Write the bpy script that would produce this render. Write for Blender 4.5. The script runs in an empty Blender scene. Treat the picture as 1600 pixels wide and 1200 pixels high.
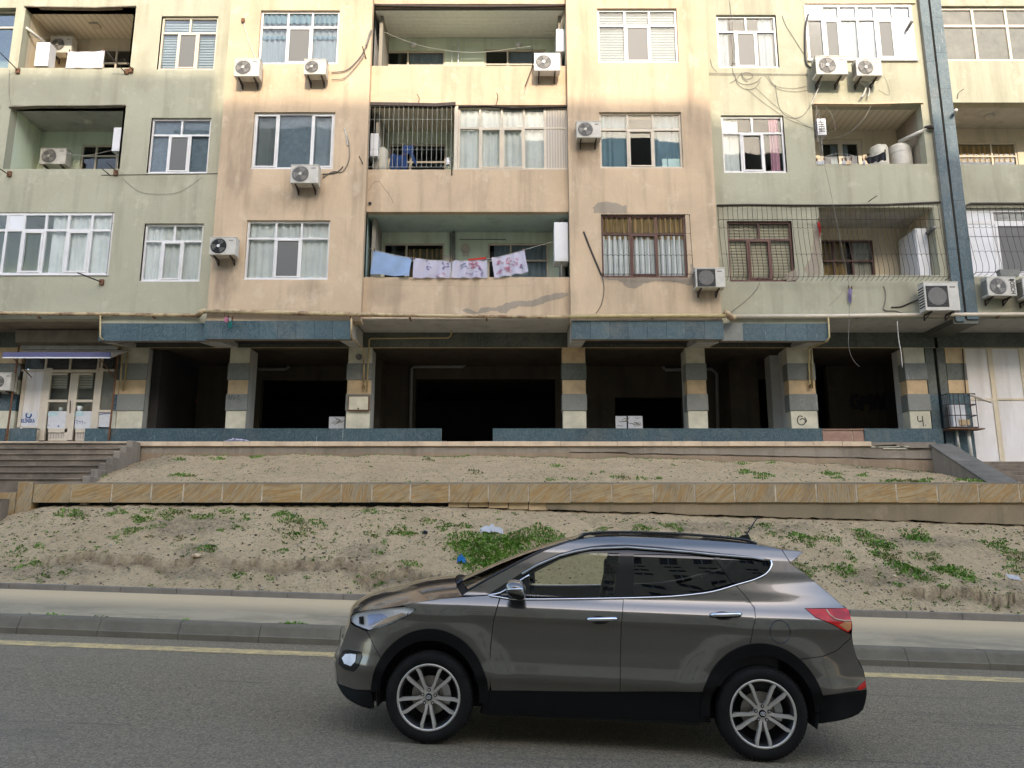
import bpy, bmesh, math, random
from mathutils import Vector, Matrix, noise
random.seed(7)
S = bpy.context.scene
C = S.collection
R = math.radians

# ---------------------------------------------------------------- camera
FPX, PITCH = 1203.0, R(11.0)          # focal length in photo pixels (1600 wide), upward pitch
cp, sp = math.cos(PITCH), math.sin(PITCH)
cam = bpy.data.cameras.new('camera'); camo = bpy.data.objects.new('camera', cam); C.objects.link(camo)
cam.sensor_width = 36.0; cam.lens = 36.0 * FPX / 1600.0
cam.clip_start = .05; cam.clip_end = 2000
camo.location = (0, 0, 0); camo.rotation_euler = (R(90) + PITCH, 0, 0)
S.camera = camo

# ---------------------------------------------------------------- light
SUN_EL, SUN_AZ = R(27.5), R(10.0)     # sun behind the camera, 10 degrees to the right
world = bpy.data.worlds.new('World'); S.world = world; world.use_nodes = True
wn = world.node_tree.nodes; wl = world.node_tree.links
bg = wn['Background']; sky = wn.new('ShaderNodeTexSky'); sky.sky_type = 'NISHITA'
sky.sun_disc = False; sky.sun_elevation = SUN_EL; sky.sun_rotation = math.pi - SUN_AZ
sky.air_density = 1.0; sky.dust_density = 2.5; sky.ozone_density = 1.0
wl.new(sky.outputs[0], bg.inputs[0]); bg.inputs[1].default_value = 0.15
sun = bpy.data.lights.new('sun', 'SUN'); sun.energy = 2.0; sun.angle = R(.45); sun.color = (.55, .475, .385)
suno = bpy.data.objects.new('sun', sun); C.objects.link(suno); suno.location = (10, -40, 40)
d = Vector((-math.sin(SUN_AZ) * math.cos(SUN_EL), math.cos(SUN_AZ) * math.cos(SUN_EL), -math.sin(SUN_EL)))
suno.rotation_euler = d.to_track_quat('-Z', 'Y').to_euler()
S.view_settings.view_transform = 'Standard'; S.view_settings.look = 'None'
S.view_settings.exposure = 2.0; S.view_settings.gamma = 1; S.view_settings.use_curve_mapping = False
S.render.engine = 'CYCLES'
S.cycles.max_bounces = 8; S.cycles.diffuse_bounces = 4; S.cycles.glossy_bounces = 4
S.cycles.transparent_max_bounces = 12; S.cycles.use_denoising = True
S.cycles.sample_clamp_indirect = 8

# ---------------------------------------------------------------- real distances (metres from the lens)
Y_FAC, Y_GRN, Y_MID, Y_COL, Y_LOW = 20.40, 20.65, 20.62, 22.10, 21.92
Y_RET, Y_COP, Y_KERB, Y_INK = 17.0, 20.2, 11.87, 14.2
Z_PLAT = 2.38
def roadz(x): return -1.712 - .0355 * x
def T(py):    # height per metre of distance for an image row
    v = py - 600.; return (FPX * sp - v * cp) / (FPX * cp + v * sp)
def Z(py, Y): return T(py) * Y
def X(px, py, Y): return (px - 800.) / (FPX * cp + (py - 600.) * sp) * Y
def P(px, py, Y): return Vector((X(px, py, Y), Y, Z(py, Y)))
def rect(x0, y0, x1, y1, Y):
    m = (y0 + y1) / 2; return X(x0, m, Y), X(x1, m, Y), Z(y1, Y), Z(y0, Y)

# ---------------------------------------------------------------- materials
class NT:
    def __init__(s, name):
        s.m = bpy.data.materials.new(name); s.m.use_nodes = True
        s.n = s.m.node_tree.nodes; s.l = s.m.node_tree.links
        s.b = s.n['Principled BSDF']; s.out = s.n['Material Output']
        g = s.n.new('ShaderNodeNewGeometry'); s.pos = g.outputs['Position']; s.geo = g
    def map(s, scale=(1, 1, 1), rot=(0, 0, 0), loc=(0, 0, 0), src=None):
        m = s.n.new('ShaderNodeMapping'); m.inputs['Scale'].default_value = scale
        m.inputs['Rotation'].default_value = rot; m.inputs['Location'].default_value = loc
        s.l.new(src or s.pos, m.inputs[0]); return m.outputs[0]
    def noise(s, scale, detail=4, rough=.6, vec=None, dist=0):
        n = s.n.new('ShaderNodeTexNoise'); n.inputs['Scale'].default_value = scale
        n.inputs['Detail'].default_value = detail; n.inputs['Roughness'].default_value = rough
        n.inputs['Distortion'].default_value = dist
        s.l.new(vec or s.pos, n.inputs['Vector']); return n.outputs[0]
    def ramp(s, fac, a, b, ca=(0, 0, 0), cb=(1, 1, 1)):
        r = s.n.new('ShaderNodeValToRGB'); e = r.color_ramp.elements
        e[0].position = a; e[1].position = b; e[0].color = (*ca, 1); e[1].color = (*cb, 1)
        s.l.new(fac, r.inputs[0]); return r.outputs[0]
    def mix(s, fac, a, b, mode='MIX'):
        m = s.n.new('ShaderNodeMix'); m.data_type = 'RGBA'; m.blend_type = mode
        for i, v in ((0, fac), (6, a), (7, b)):
            if isinstance(v, (int, float)): m.inputs[i].default_value = v
            elif isinstance(v, tuple): m.inputs[i].default_value = (*v[:3], 1)
            else: s.l.new(v, m.inputs[i])
        return m.outputs[2]
    def math(s, op, a, b=0.):
        m = s.n.new('ShaderNodeMath'); m.operation = op
        for i, v in ((0, a), (1, b)):
            if isinstance(v, (int, float)): m.inputs[i].default_value = v
            else: s.l.new(v, m.inputs[i])
        return m.outputs[0]
    def bump(s, h, strength=.3, dist=.02):
        b = s.n.new('ShaderNodeBump'); b.inputs['Strength'].default_value = strength
        b.inputs['Distance'].default_value = dist
        s.l.new(h, b.inputs['Height']); s.l.new(b.outputs[0], s.b.inputs['Normal']); return b
    def col(s, c):
        if isinstance(c, tuple): s.b.inputs['Base Color'].default_value = (*c, 1)
        else: s.l.new(c, s.b.inputs['Base Color'])
    def set(s, rough=.8, metal=0., spec=.5, coat=0.):
        s.b.inputs['Roughness'].default_value = rough; s.b.inputs['Metallic'].default_value = metal
        s.b.inputs['Specular IOR Level'].default_value = spec; s.b.inputs['Coat Weight'].default_value = coat
def k(c, f): return tuple(min(1, x * f) for x in c)

def simple(name, c, rough=.7, metal=0., var=.2, scale=8., bump=.0, coat=0., spec=.5):
    t = NT(name); t.set(rough, metal, spec, coat)
    n = t.noise(scale, 5)
    t.col(t.mix(t.ramp(n, .3, .7), k(c, 1 - var), k(c, 1 + var * .6)))
    if bump: t.bump(t.noise(scale * 8, 3), bump, .01)
    return t.m

def plaster(name, c, dirt, light, dirt_amt=.55, stains=None):
    t = NT(name); t.set(.92, 0, .2)
    big = t.ramp(t.noise(.45, 6, .65, dist=.6), .38, .68)
    c1 = t.mix(big, c, dirt)
    c1 = t.mix(dirt_amt, c, c1)
    st = t.ramp(t.noise(1.0, 5, .6, t.map((2.6, 2.6, .22))), .5, .74)     # rain streaks
    c2 = t.mix(t.math('MULTIPLY', st, .62), c1, k(dirt, .72))
    pale = t.ramp(t.noise(1.7, 8, .7, t.map((1, 1, .8), loc=(7, 3, 1))), .56, .66)
    c3 = t.mix(t.math('MULTIPLY', pale, .45), c2, light)
    fine = t.ramp(t.noise(38, 4, .7), .25, .75)
    c4 = t.mix(fine, k(c, .84), (1, 1, 1)); c4 = t.mix(.22, c3, t.mix(1., c3, c4, 'MULTIPLY'))
    spots = t.ramp(t.noise(5, 9, .75, t.map((1, 1, 1), loc=(2, 9, 5))), .64, .72)
    c5 = t.mix(t.math('MULTIPLY', spots, .35), c4, k(dirt, .6))
    if stains:      # local damp and soot stains on the render
        sep = t.n.new('ShaderNodeSeparateXYZ'); t.l.new(t.pos, sep.inputs[0])
        brk = t.ramp(t.noise(1.4, 6, .7, t.map((1.8, 1.8, .5), loc=(8, 1, 4))), .30, .62)
        for (cx, cz, w, h_, a, sc) in STAINS[stains]:
            dx = t.math('POWER', t.math('ABSOLUTE', t.math('MULTIPLY', t.math('SUBTRACT', sep.outputs[0], cx), 1/w)), 2.)
            dz = t.math('POWER', t.math('ABSOLUTE', t.math('MULTIPLY', t.math('SUBTRACT', sep.outputs[2], cz), 1/h_)), 2.)
            m = t.math('SUBTRACT', 1., t.math('ADD', dx, dz)); m = t.math('MULTIPLY', t.ramp(m, 0., .8), t.math('MULTIPLY', brk, a*.62))
            c5 = t.mix(m, c5, sc)
    t.col(c5)
    h = t.math('ADD', t.noise(55, 5, .7), t.math('MULTIPLY', t.noise(2.2, 4), 2.5))
    t.bump(h, .35, .012)
    return t.m

M = {}
def _st(px0, px1, py0, py1, a=.8, c=(.17, .13, .10)):
    Y = Y_FAC; return ((X(px0, (py0+py1)/2, Y)+X(px1, (py0+py1)/2, Y))/2, (Z(py0, Y)+Z(py1, Y))/2, abs(X(px1, py0, Y)-X(px0, py0, Y))/2, abs(Z(py0, Y)-Z(py1, Y))/2, a, c)
STAINS = {'orange': [_st(326, 375, 385, 500, .95), _st(340, 400, 150, 350, .7), _st(440, 515, 275, 345, .75), _st(370, 470, 290, 345, .5), _st(540, 580, 150, 345, .45), _st(888, 912, 150, 300, .7), _st(890, 945, 205, 265, .85, (.22, .14, .07)), _st(1060, 1112, 100, 260, .4), _st(1080, 1125, 430, 490, .8), _st(560, 640, 432, 480, .5), _st(640, 760, 265, 330, .4, (.26, .20, .15)), _st(900, 950, 60, 330, .35), _st(440, 520, 435, 470, .55), _st(880, 905, 440, 500, .6)],
          'green': [_st(-10, 60, 430, 490, .4), _st(200, 240, 60, 150, .4), _st(0, 200, 110, 165, .35, (.30, .30, .24)), _st(225, 330, 200, 300, .3), _st(1240, 1300, 430, 490, .35), _st(1395, 1450, 430, 490, .6), _st(1250, 1290, 90, 165, .6), _st(1520, 1600, 270, 318, .4), _st(330, 345, 260, 490, .5, (.30, .27, .2)), _st(1560, 1620, 440, 490, .5)]}
M['orange'] = plaster('orange_plaster', (.645, .495, .335), (.46, .36, .25), (.73, .61, .45), .75, 'orange')
M['green'] = plaster('green_plaster', (.46, .445, .33), (.38, .36, .26), (.58, .555, .42), .7, 'green')
M['green_in'] = plaster('balcony_green', (.72, .78, .60), (.60, .65, .48), (.80, .84, .68), .4)
M['mint'] = plaster('balcony_mint', (.55, .66, .60), (.42, .52, .47), (.64, .72, .66), .5)
M['cream_in'] = plaster('balcony_cream', (.72, .62, .45), (.55, .47, .34), (.78, .70, .54), .4)
M['grey_render'] = plaster('grey_render', (.40, .34, .26), (.25, .21, .16), (.42, .37, .29), .5)
M['soffit'] = plaster('soffit_render', (.56, .55, .50), (.40, .38, .34), (.66, .64, .58), .5)
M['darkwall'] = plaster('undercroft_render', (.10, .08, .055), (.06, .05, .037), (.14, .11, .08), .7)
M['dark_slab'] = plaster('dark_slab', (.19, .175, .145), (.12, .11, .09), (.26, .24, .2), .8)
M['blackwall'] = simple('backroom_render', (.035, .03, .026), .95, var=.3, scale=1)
M['room'] = simple('room_wall', (.30, .27, .22), .9, var=.15, scale=1)
def slats(name, c, freq, axis):
    t = NT(name); t.set(.55, 0, .4)
    w = t.n.new('ShaderNodeTexWave'); w.wave_type = 'BANDS'; w.bands_direction = axis; w.wave_profile = 'SAW'
    w.inputs['Scale'].default_value = freq; t.l.new(t.pos, w.inputs['Vector'])
    r = t.ramp(w.outputs[1], .86, .97, (1, 1, 1), (.42, .40, .36))
    t.col(t.mix(1., t.mix(t.noise(1.2), k(c, .9), k(c, 1.05)), r, 'MULTIPLY')); t.bump(w.outputs[1], .4, .02)
    return t.m
M['panel_ceil'] = slats('plastic_ceiling_panels', (.78, .70, .55), 1.6, 'X')
M['plank'] = simple('white_plank', (.80, .80, .72), .5, var=.08)
def tile(name, c, c2, rough=.32):
    t = NT(name); t.set(rough, 0, .5)
    oi = t.n.new('ShaderNodeObjectInfo')
    base = t.mix(oi.outputs['Random'], k(c, .78), k(c2, 1.1))
    v = t.ramp(t.noise(1.6, 7, .7, dist=1.5), .35, .75)
    base = t.mix(v, base, c2)
    vein = t.ramp(t.noise(4, 8, .7, t.map((1, 1, .7), rot=(0, .7, 0)), 3), .49, .515)
    vein2 = t.ramp(t.noise(4, 8, .7, t.map((1, 1, .7), rot=(0, .7, 0)), 3), .515, .54, (1, 1, 1), (0, 0, 0))
    base = t.mix(t.math('MULTIPLY', t.math('MULTIPLY', vein, vein2), .35), base, (.30, .34, .34))
    dust = t.ramp(t.noise(.9, 6, .7, t.map((1, 1, 1), loc=(5, 5, 5))), .5, .8)
    base = t.mix(t.math('MULTIPLY', dust, .45), base, (.24, .21, .16))
    drip = t.ramp(t.noise(1, 3, .6, t.map((9, 9, .8), loc=(1, 2, 3))), .70, .72)
    base = t.mix(t.math('MULTIPLY', drip, .5), base, (.40, .42, .40))
    t.col(base); t.l.new(t.ramp(v, 0, 1, (.42,) * 3, (.62,) * 3), t.b.inputs['Roughness'])
    return t.m
M['blue'] = tile('blue_stone_tile', (.021, .055, .070), (.038, .078, .090))
M['darktile'] = tile('dark_green_tile', (.05, .06, .045), (.085, .09, .065))
M['greytile'] = tile('grey_stone_tile', (.13, .14, .125), (.21, .21, .18), .5)
def stone(name, c, c2, vein, rough=.75):
    t = NT(name); t.set(rough, 0, .3)
    oi = t.n.new('ShaderNodeObjectInfo'); rnd = oi.outputs['Random']
    tc = t.n.new('ShaderNodeTexCoord')
    m = t.n.new('ShaderNodeMapping'); t.l.new(tc.outputs['Object'], m.inputs[0])
    cx = t.n.new('ShaderNodeCombineXYZ'); t.l.new(t.math('ADD', t.math('MULTIPLY', rnd, 1.5), .1), cx.inputs[1])
    t.l.new(cx.outputs[0], m.inputs['Rotation'])
    cl = t.n.new('ShaderNodeCombineXYZ')
    for i in range(3): t.l.new(t.math('MULTIPLY', rnd, 37.), cl.inputs[i])
    t.l.new(cl.outputs[0], m.inputs['Location'])
    m2 = t.n.new('ShaderNodeMapping'); m2.inputs['Scale'].default_value = (1.2, 3, 14); t.l.new(m.outputs[0], m2.inputs[0])
    n1 = t.noise(1.1, 5, .6, m2.outputs[0], 1.2)
    n2 = t.noise(3.0, 4, .6, m2.outputs[0], .4)
    base = t.mix(rnd, c, c2)
    base = t.mix(t.math('MULTIPLY', t.ramp(n1, .48, .56), .8), base, vein)
    base = t.mix(t.math('MULTIPLY', t.ramp(n2, .52, .62), .55), base, k(c, .42))
    dirt = t.ramp(t.noise(2.4, 6, .7), .48, .75)
    base = t.mix(t.math('MULTIPLY', dirt, .7), base, (.21, .175, .12))
    t.col(base); t.bump(t.math('ADD', n2, t.noise(40, 4)), .3, .01)
    return t.m
M['sand_stone'] = stone('banded_sandstone', (.44, .32, .165), (.36, .285, .175), (.38, .215, .07))
M['tan_stone'] = simple('tan_stone', (.56, .40, .22), .7, var=.22, scale=3, bump=.15)
M['cream_stone'] = simple('cream_stone', (.58, .54, .40), .7, var=.22, scale=2.5, bump=.15)
M['coping'] = simple('coping_stone', (.66, .50, .33), .75, var=.25, scale=2.5, bump=.2)
M['conc'] = plaster('weathered_concrete', (.34, .29, .225), (.20, .17, .13), (.44, .38, .31), .9)
M['step'] = plaster('weathered_step_stone', (.30, .24, .175), (.13, .11, .085), (.38, .32, .24), 1.)
M['retwall'] = plaster('ochre_render', (.34, .26, .16), (.2, .17, .11), (.42, .33, .22), .7)
M['mortar'] = simple('mortar', (.58, .49, .36), .9, var=.45, scale=5, bump=.3)
M['brick'] = simple('clay_block', (.34, .21, .15), .9, bump=.3)
M['kerb'] = simple('kerb_concrete', (.145, .124, .084), .85, var=.22, scale=3, bump=.25)
M['kerb2'] = simple('edging_concrete', (.20, .175, .14), .9, var=.25, scale=3, bump=.3)
M['white'] = simple('white_plastic', (.72, .72, .72), .35, var=.06, scale=3)
M['acwhite'] = simple('aged_casing', (.56, .53, .46), .5, var=.16, scale=5)
M['acgrille'] = simple('grille_grey', (.16, .155, .14), .5)
M['dark'] = simple('dark_gap', (.02, .02, .02), .8)
M['fan'] = simple('fan_blade', (.33, .31, .28), .5)
M['pvc_cream'] = simple('cream_frame', (.60, .52, .40), .5, var=.12, scale=3)
M['pvc_white'] = simple('white_frame', (.70, .68, .65), .4, var=.1, scale=3)
M['wood_brown'] = simple('brown_frame', (.12, .045, .03), .45, var=.2, scale=5)
M['iron'] = simple('rusty_iron', (.055, .04, .032), .7, var=.4, scale=20, metal=.2)
M['pale_iron'] = simple('pale_painted_bar', (.40, .40, .34), .5, var=.2, scale=20)
M['rust'] = simple('rust', (.16, .075, .035), .85, var=.4, scale=15, bump=.3)
def pipe_m():
    t = NT('flaking_yellow_pipe'); t.set(.6, 0, .4)
    n = t.ramp(t.noise(3.5, 8, .75, t.map((.6, 1, 1))), .46, .6)
    t.col(t.mix(n, (.50, .39, .22), (.20, .115, .06))); t.bump(t.noise(30), .4, .01); return t.m
M['pipe'] = pipe_m()
M['pipe_y'] = simple('yellow_pipe', (.46, .36, .17), .5, var=.2, scale=6)
M['pipe_grey'] = simple('grey_drain', (.22, .21, .19), .5)
M['cable'] = simple('dark_cable', (.05, .045, .04), .6)
M['cable_grey'] = simple('grey_cable', (.22, .20, .17), .6)
M['cable_white'] = simple('white_cable', (.6, .58, .52), .5)
M['chrome'] = simple('chrome', (.75, .75, .76), .12, metal=1., var=.02)
M['steel'] = simple('steel', (.45, .44, .42), .35, metal=.8)
M['board'] = plaster('white_board', (.80, .77, .74), (.68, .60, .50), (.86, .84, .82), .5)
M['awning'] = simple('violet_awning', (.09, .09, .20), .6, var=.15, scale=3)
M['signblue'] = simple('sign_blue', (.02, .07, .25), .4)
M['lightblue'] = simple('pale_blue_film', (.45, .60, .60), .4, var=.1)
M['paper'] = simple('paper', (.6, .6, .6), .7, var=.1)
M['ink'] = simple('black_paint', (.012, .012, .012), .7)
M['ink_red'] = simple('red_paint', (.2, .04, .03), .8)
M['pink_ink'] = simple('pink_print', (.60, .22, .34), .8)
M['violet_ink'] = simple('violet_print', (.24, .20, .40), .8)
M['tank'] = simple('tank_plastic', (.55, .52, .42), .5, var=.1)
M['grey_film'] = simple('grey_film', (.42, .44, .44), .8)
M['green_pot'] = simple('leaf', (.05, .12, .03), .6)

def cloth(name, c, c2=None, scale=2.):
    t = NT(name); t.set(.9, 0, .2)
    t.col(t.mix(t.ramp(t.noise(scale, 3), .45, .6), c, c2 or k(c, .88)))
    b = t.b; b.inputs['Sheen Weight'].default_value = .2
    tr = t.n.new('ShaderNodeBsdfTranslucent'); mx = t.n.new('ShaderNodeMixShader')
    tr.inputs[0].default_value = (*c, 1); mx.inputs[0].default_value = .3
    t.l.new(b.outputs[0], mx.inputs[1]); t.l.new(tr.outputs[0], mx.inputs[2]); t.l.new(mx.outputs[0], t.out.inputs[0])
    return t.m
M['sheet_blue'] = cloth('pale_blue_sheet', (.36, .50, .74))
M['sheet_white'] = cloth('printed_white_sheet', (.62, .60, .72), (.66, .62, .72))
M['sheet_clean'] = cloth('white_sheet', (.75, .74, .80))
M['curtain'] = cloth('net_curtain', (.90, .90, .87))
M['curtain_blue'] = cloth('blue_curtain', (.20, .31, .38))
M['curtain_pink'] = cloth('pink_curtain', (.58, .30, .38))
M['curtain_beige'] = cloth('beige_curtain', (.62, .58, .50))
M['curtain_gold'] = cloth('gold_curtain', (.45, .30, .13))
M['blind'] = cloth('sun_dimmed_blind', (.38, .44, .47))  # blind colour darkened because it hangs in the sunlit top windows
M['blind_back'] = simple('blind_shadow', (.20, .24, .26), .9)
M['blind_warm'] = cloth('warm_blind', (.80, .72, .56))
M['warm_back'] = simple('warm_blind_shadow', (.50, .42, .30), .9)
M['curtain_sun'] = cloth('sun_dimmed_blue_net', (.30, .35, .42))  # bluish net, a darker copy to offset the sun on the top row
M['denim'] = cloth('denim', (.03, .07, .20))
M['blackcloth'] = cloth('black_cloth', (.02, .02, .025))
M['redcloth'] = cloth('red_cloth', (.65, .05, .04))
M['tealcloth'] = cloth('teal_cloth', (.02, .25, .22))
M['bag_white'] = cloth('white_bag', (.66, .66, .66))
M['bag_blue'] = cloth('blue_bag', (.02, .20, .50))

def glass(name, tint, refl=1.0, trans=.85, rough=.015):
    t = NT(name); n, l = t.n, t.l; n.remove(t.b)
    g = n.new('ShaderNodeBsdfGlossy'); g.inputs['Roughness'].default_value = rough
    tr = n.new('ShaderNodeBsdfTransparent'); tr.inputs[0].default_value = (*k(tint, trans), 1)
    f = n.new('ShaderNodeFresnel'); f.inputs[0].default_value = 1.5
    mx = n.new('ShaderNodeMixShader'); m2 = n.new('ShaderNodeMath'); m2.operation = 'MULTIPLY_ADD'
    m2.inputs[1].default_value = refl * .32; m2.inputs[2].default_value = .0
    wob = n.new('ShaderNodeBump'); wob.inputs['Strength'].default_value = .022; wob.inputs['Distance'].default_value = .05
    l.new(t.noise(1.6, 1), wob.inputs['Height']); l.new(wob.outputs[0], g.inputs['Normal'])
    m2.use_clamp = True
    l.new(f.outputs[0], m2.inputs[0]); l.new(m2.outputs[0], mx.inputs[0])
    l.new(tr.outputs[0], mx.inputs[1]); l.new(g.outputs[0], mx.inputs[2]); l.new(mx.outputs[0], t.out.inputs[0])
    return t.m
M['glass'] = glass('window_glass', (.96, .98, .97), 1.0, 1.)
M['glass_grey'] = glass('tinted_window_glass', (.82, .87, .90), 1.2, .9)
def frosted():
    t = NT('dusty_glazing'); t.set(.35, 0, .5)
    n = t.ramp(t.noise(2.5, 6, .7), .3, .75)
    t.col(t.mix(n, (.075, .075, .055), (.16, .155, .115))); return t.m
M['frosted'] = frosted()
def screen():
    t = NT('insect_screen'); t.set(.5, 0, .4); t.col((.13, .13, .12)); return t.m
M['screen'] = screen()
def corr(name, c, f):
    t = NT(name); t.set(.5, 0, .4)
    w = t.n.new('ShaderNodeTexWave'); w.inputs['Scale'].default_value = f; w.bands_direction = 'X'
    t.l.new(t.pos, w.inputs['Vector'])
    t.col(t.mix(w.outputs[1], k(c, .8), k(c, 1.08))); t.bump(w.outputs[1], .5, .02); return t.m
M['corr'] = corr('corrugated_panel', (.50, .44, .36), 4.)

def dirt_m():
    t = NT('dry_sandy_soil'); t.set(.97, 0, .1)
    n1 = t.ramp(t.noise(.8, 7, .65, dist=.5), .32, .70); n2 = t.ramp(t.noise(6, 8, .72), .3, .72)
    c = t.mix(n1, (.76, .58, .345), (.56, .415, .235)); c = t.mix(t.math('MULTIPLY', n2, .6), c, (.82, .65, .41))
    n3 = t.ramp(t.noise(13, 9, .9), .545, .60); c = t.mix(t.math('MULTIPLY', n3, .9), c, (.17, .12, .065))
    n4 = t.ramp(t.noise(55, 3, .8, t.map(loc=(3, 1, 2))), .68, .72); c = t.mix(t.math('MULTIPLY', n4, .7), c, (.75, .68, .58))
    litter = t.ramp(t.noise(3.2, 8, .75, t.map((1, 1, 1), loc=(4, 2, 8))), .55, .66)
    c = t.mix(t.math('MULTIPLY', litter, .42), c, (.28, .21, .12))
    moss = t.ramp(t.noise(1.5, 8, .8, t.map((1, 1, 1), loc=(1, 7, 3))), .58, .72)
    c = t.mix(t.math('MULTIPLY', moss, .40), c, (.20, .22, .09))
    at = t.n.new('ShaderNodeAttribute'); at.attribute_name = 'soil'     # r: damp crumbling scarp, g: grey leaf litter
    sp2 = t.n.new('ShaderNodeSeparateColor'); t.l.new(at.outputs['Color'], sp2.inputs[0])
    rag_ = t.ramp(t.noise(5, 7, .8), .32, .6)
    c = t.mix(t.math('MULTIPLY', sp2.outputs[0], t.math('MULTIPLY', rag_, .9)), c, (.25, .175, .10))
    c = t.mix(t.math('MULTIPLY', sp2.outputs[1], t.math('MULTIPLY', t.ramp(t.noise(11, 8, .85), .38, .62), .8)), c, (.20, .165, .115))
    t.col(c)
    h = t.math('ADD', t.math('MULTIPLY', t.noise(7, 8, .75), 2.2), t.noise(40, 4, .8))
    t.bump(h, 1., .06); return t.m
M['dirt'] = dirt_m()
def asphalt_m():
    t = NT('worn_asphalt'); t.set(.82, 0, .35)
    v = t.n.new('ShaderNodeTexVoronoi'); v.inputs['Scale'].default_value = 62; t.l.new(t.pos, v.inputs['Vector'])
    sp_ = t.mix(t.ramp(v.outputs['Color'], .1, .9), (.092, .073, .044), (.315, .25, .15))
    fine = t.ramp(t.noise(48, 3, .8), .61, .67)
    c = t.mix(t.math('MULTIPLY', fine, .8), sp_, (.58, .50, .35))
    big = t.ramp(t.noise(.55, 6, .6, t.map((.25, 1, 1)), .4), .35, .70)
    c = t.mix(t.math('MULTIPLY', big, .42), c, (.235, .20, .14))
    oil = t.ramp(t.noise(1.1, 7, .7, t.map((.35, 1, 1), loc=(9, 2, 0))), .58, .70)
    c = t.mix(t.math('MULTIPLY', oil, .3), c, (.05, .047, .04))
    sc = t.ramp(t.noise(1.0, 6, .7, t.map((.28, 9, 1), loc=(3, 5, 0))), .60, .68); c = t.mix(t.math('MULTIPLY', sc, .55), c, (.05, .045, .037))
    pale = t.ramp(t.noise(1.0, 7, .65, t.map((.12, .8, 1), loc=(13, 5, 0))), .5, .75); c = t.mix(t.math('MULTIPLY', pale, .35), c, (.27, .235, .17))
    t.col(c); t.bump(t.math('ADD', v.outputs['Distance'], t.noise(90, 2)), 1., .012); return t.m
M['asphalt'] = asphalt_m()
def walk_m():
    t = NT('dusty_pavement'); t.set(.9, 0, .25)
    sep = t.n.new('ShaderNodeSeparateXYZ'); t.l.new(t.pos, sep.inputs[0])
    n = t.noise(1.3, 8, .75, t.map((.5, 1, 1)), .4)
    c = t.mix(t.ramp(n, .42, .58), (.36, .30, .195), (.25, .212, .14))
    band = t.math('ADD', sep.outputs[1], t.math('MULTIPLY', n, .9))
    dust = t.ramp(t.math('SUBTRACT', band, 13.3), .1, .9)
    c = t.mix(t.math('MULTIPLY', dust, .9), c, (.54, .42, .25))
    c = t.mix(t.math('MULTIPLY', t.ramp(t.noise(60, 5, .8), .55, .7), .4), c, (.14, .12, .1))
    t.col(c); t.bump(t.noise(60, 5, .8), .3, .006); return t.m
M['walk'] = walk_m()
def line_m():
    t = NT('worn_yellow_paint'); t.set(.8, 0, .3)
    n = t.ramp(t.noise(5, 9, .85), .40, .62)
    t.col(t.mix(n, (.27, .22, .13), (.66, .48, .20))); t.bump(t.noise(120), .4, .004); return t.m
M['line'] = line_m()
def leaf_m(name, a, b):
    t = NT(name); t.set(.65, 0, .3)
    n = t.ramp(t.noise(2.3, 4, .7), .35, .7); t.col(t.mix(n, a, b))
    return t.m
M['weed'] = leaf_m('weed_leaves', (.085, .19, .022), (.20, .32, .05))
M['weed2'] = leaf_m('dry_weed', (.15, .17, .05), (.26, .24, .10))
M['pebble'] = simple('pebbles', (.42, .36, .27), .9, var=.5, scale=25)
M['clod'] = simple('dark_litter', (.12, .095, .06), .95, var=.5, scale=25)
M['opp_wall'] = simple('opposite_render', (.55, .46, .34), .9, var=.15, scale=.6)
M['opp_glass'] = simple('opposite_glass', (.05, .055, .06), .15, var=.2)

# ---------------------------------------------------------------- mesh builder
ORG = {}
def link(o, parent=None):
    C.objects.link(o)
    if parent is not None: o.parent = parent
def tag(o, label=None, cat=None, group=None, kind=None):
    if label: o['label'] = label
    if cat: o['category'] = cat
    if group: o['group'] = group
    if kind: o['kind'] = kind
    return o
def thing(name, loc, label, cat, group=None):
    o = bpy.data.objects.new(name, None); link(o); o.location = loc; o.empty_display_size = .2
    ORG[o.name] = Vector(loc); tag(o, label, cat, group); return o

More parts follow.
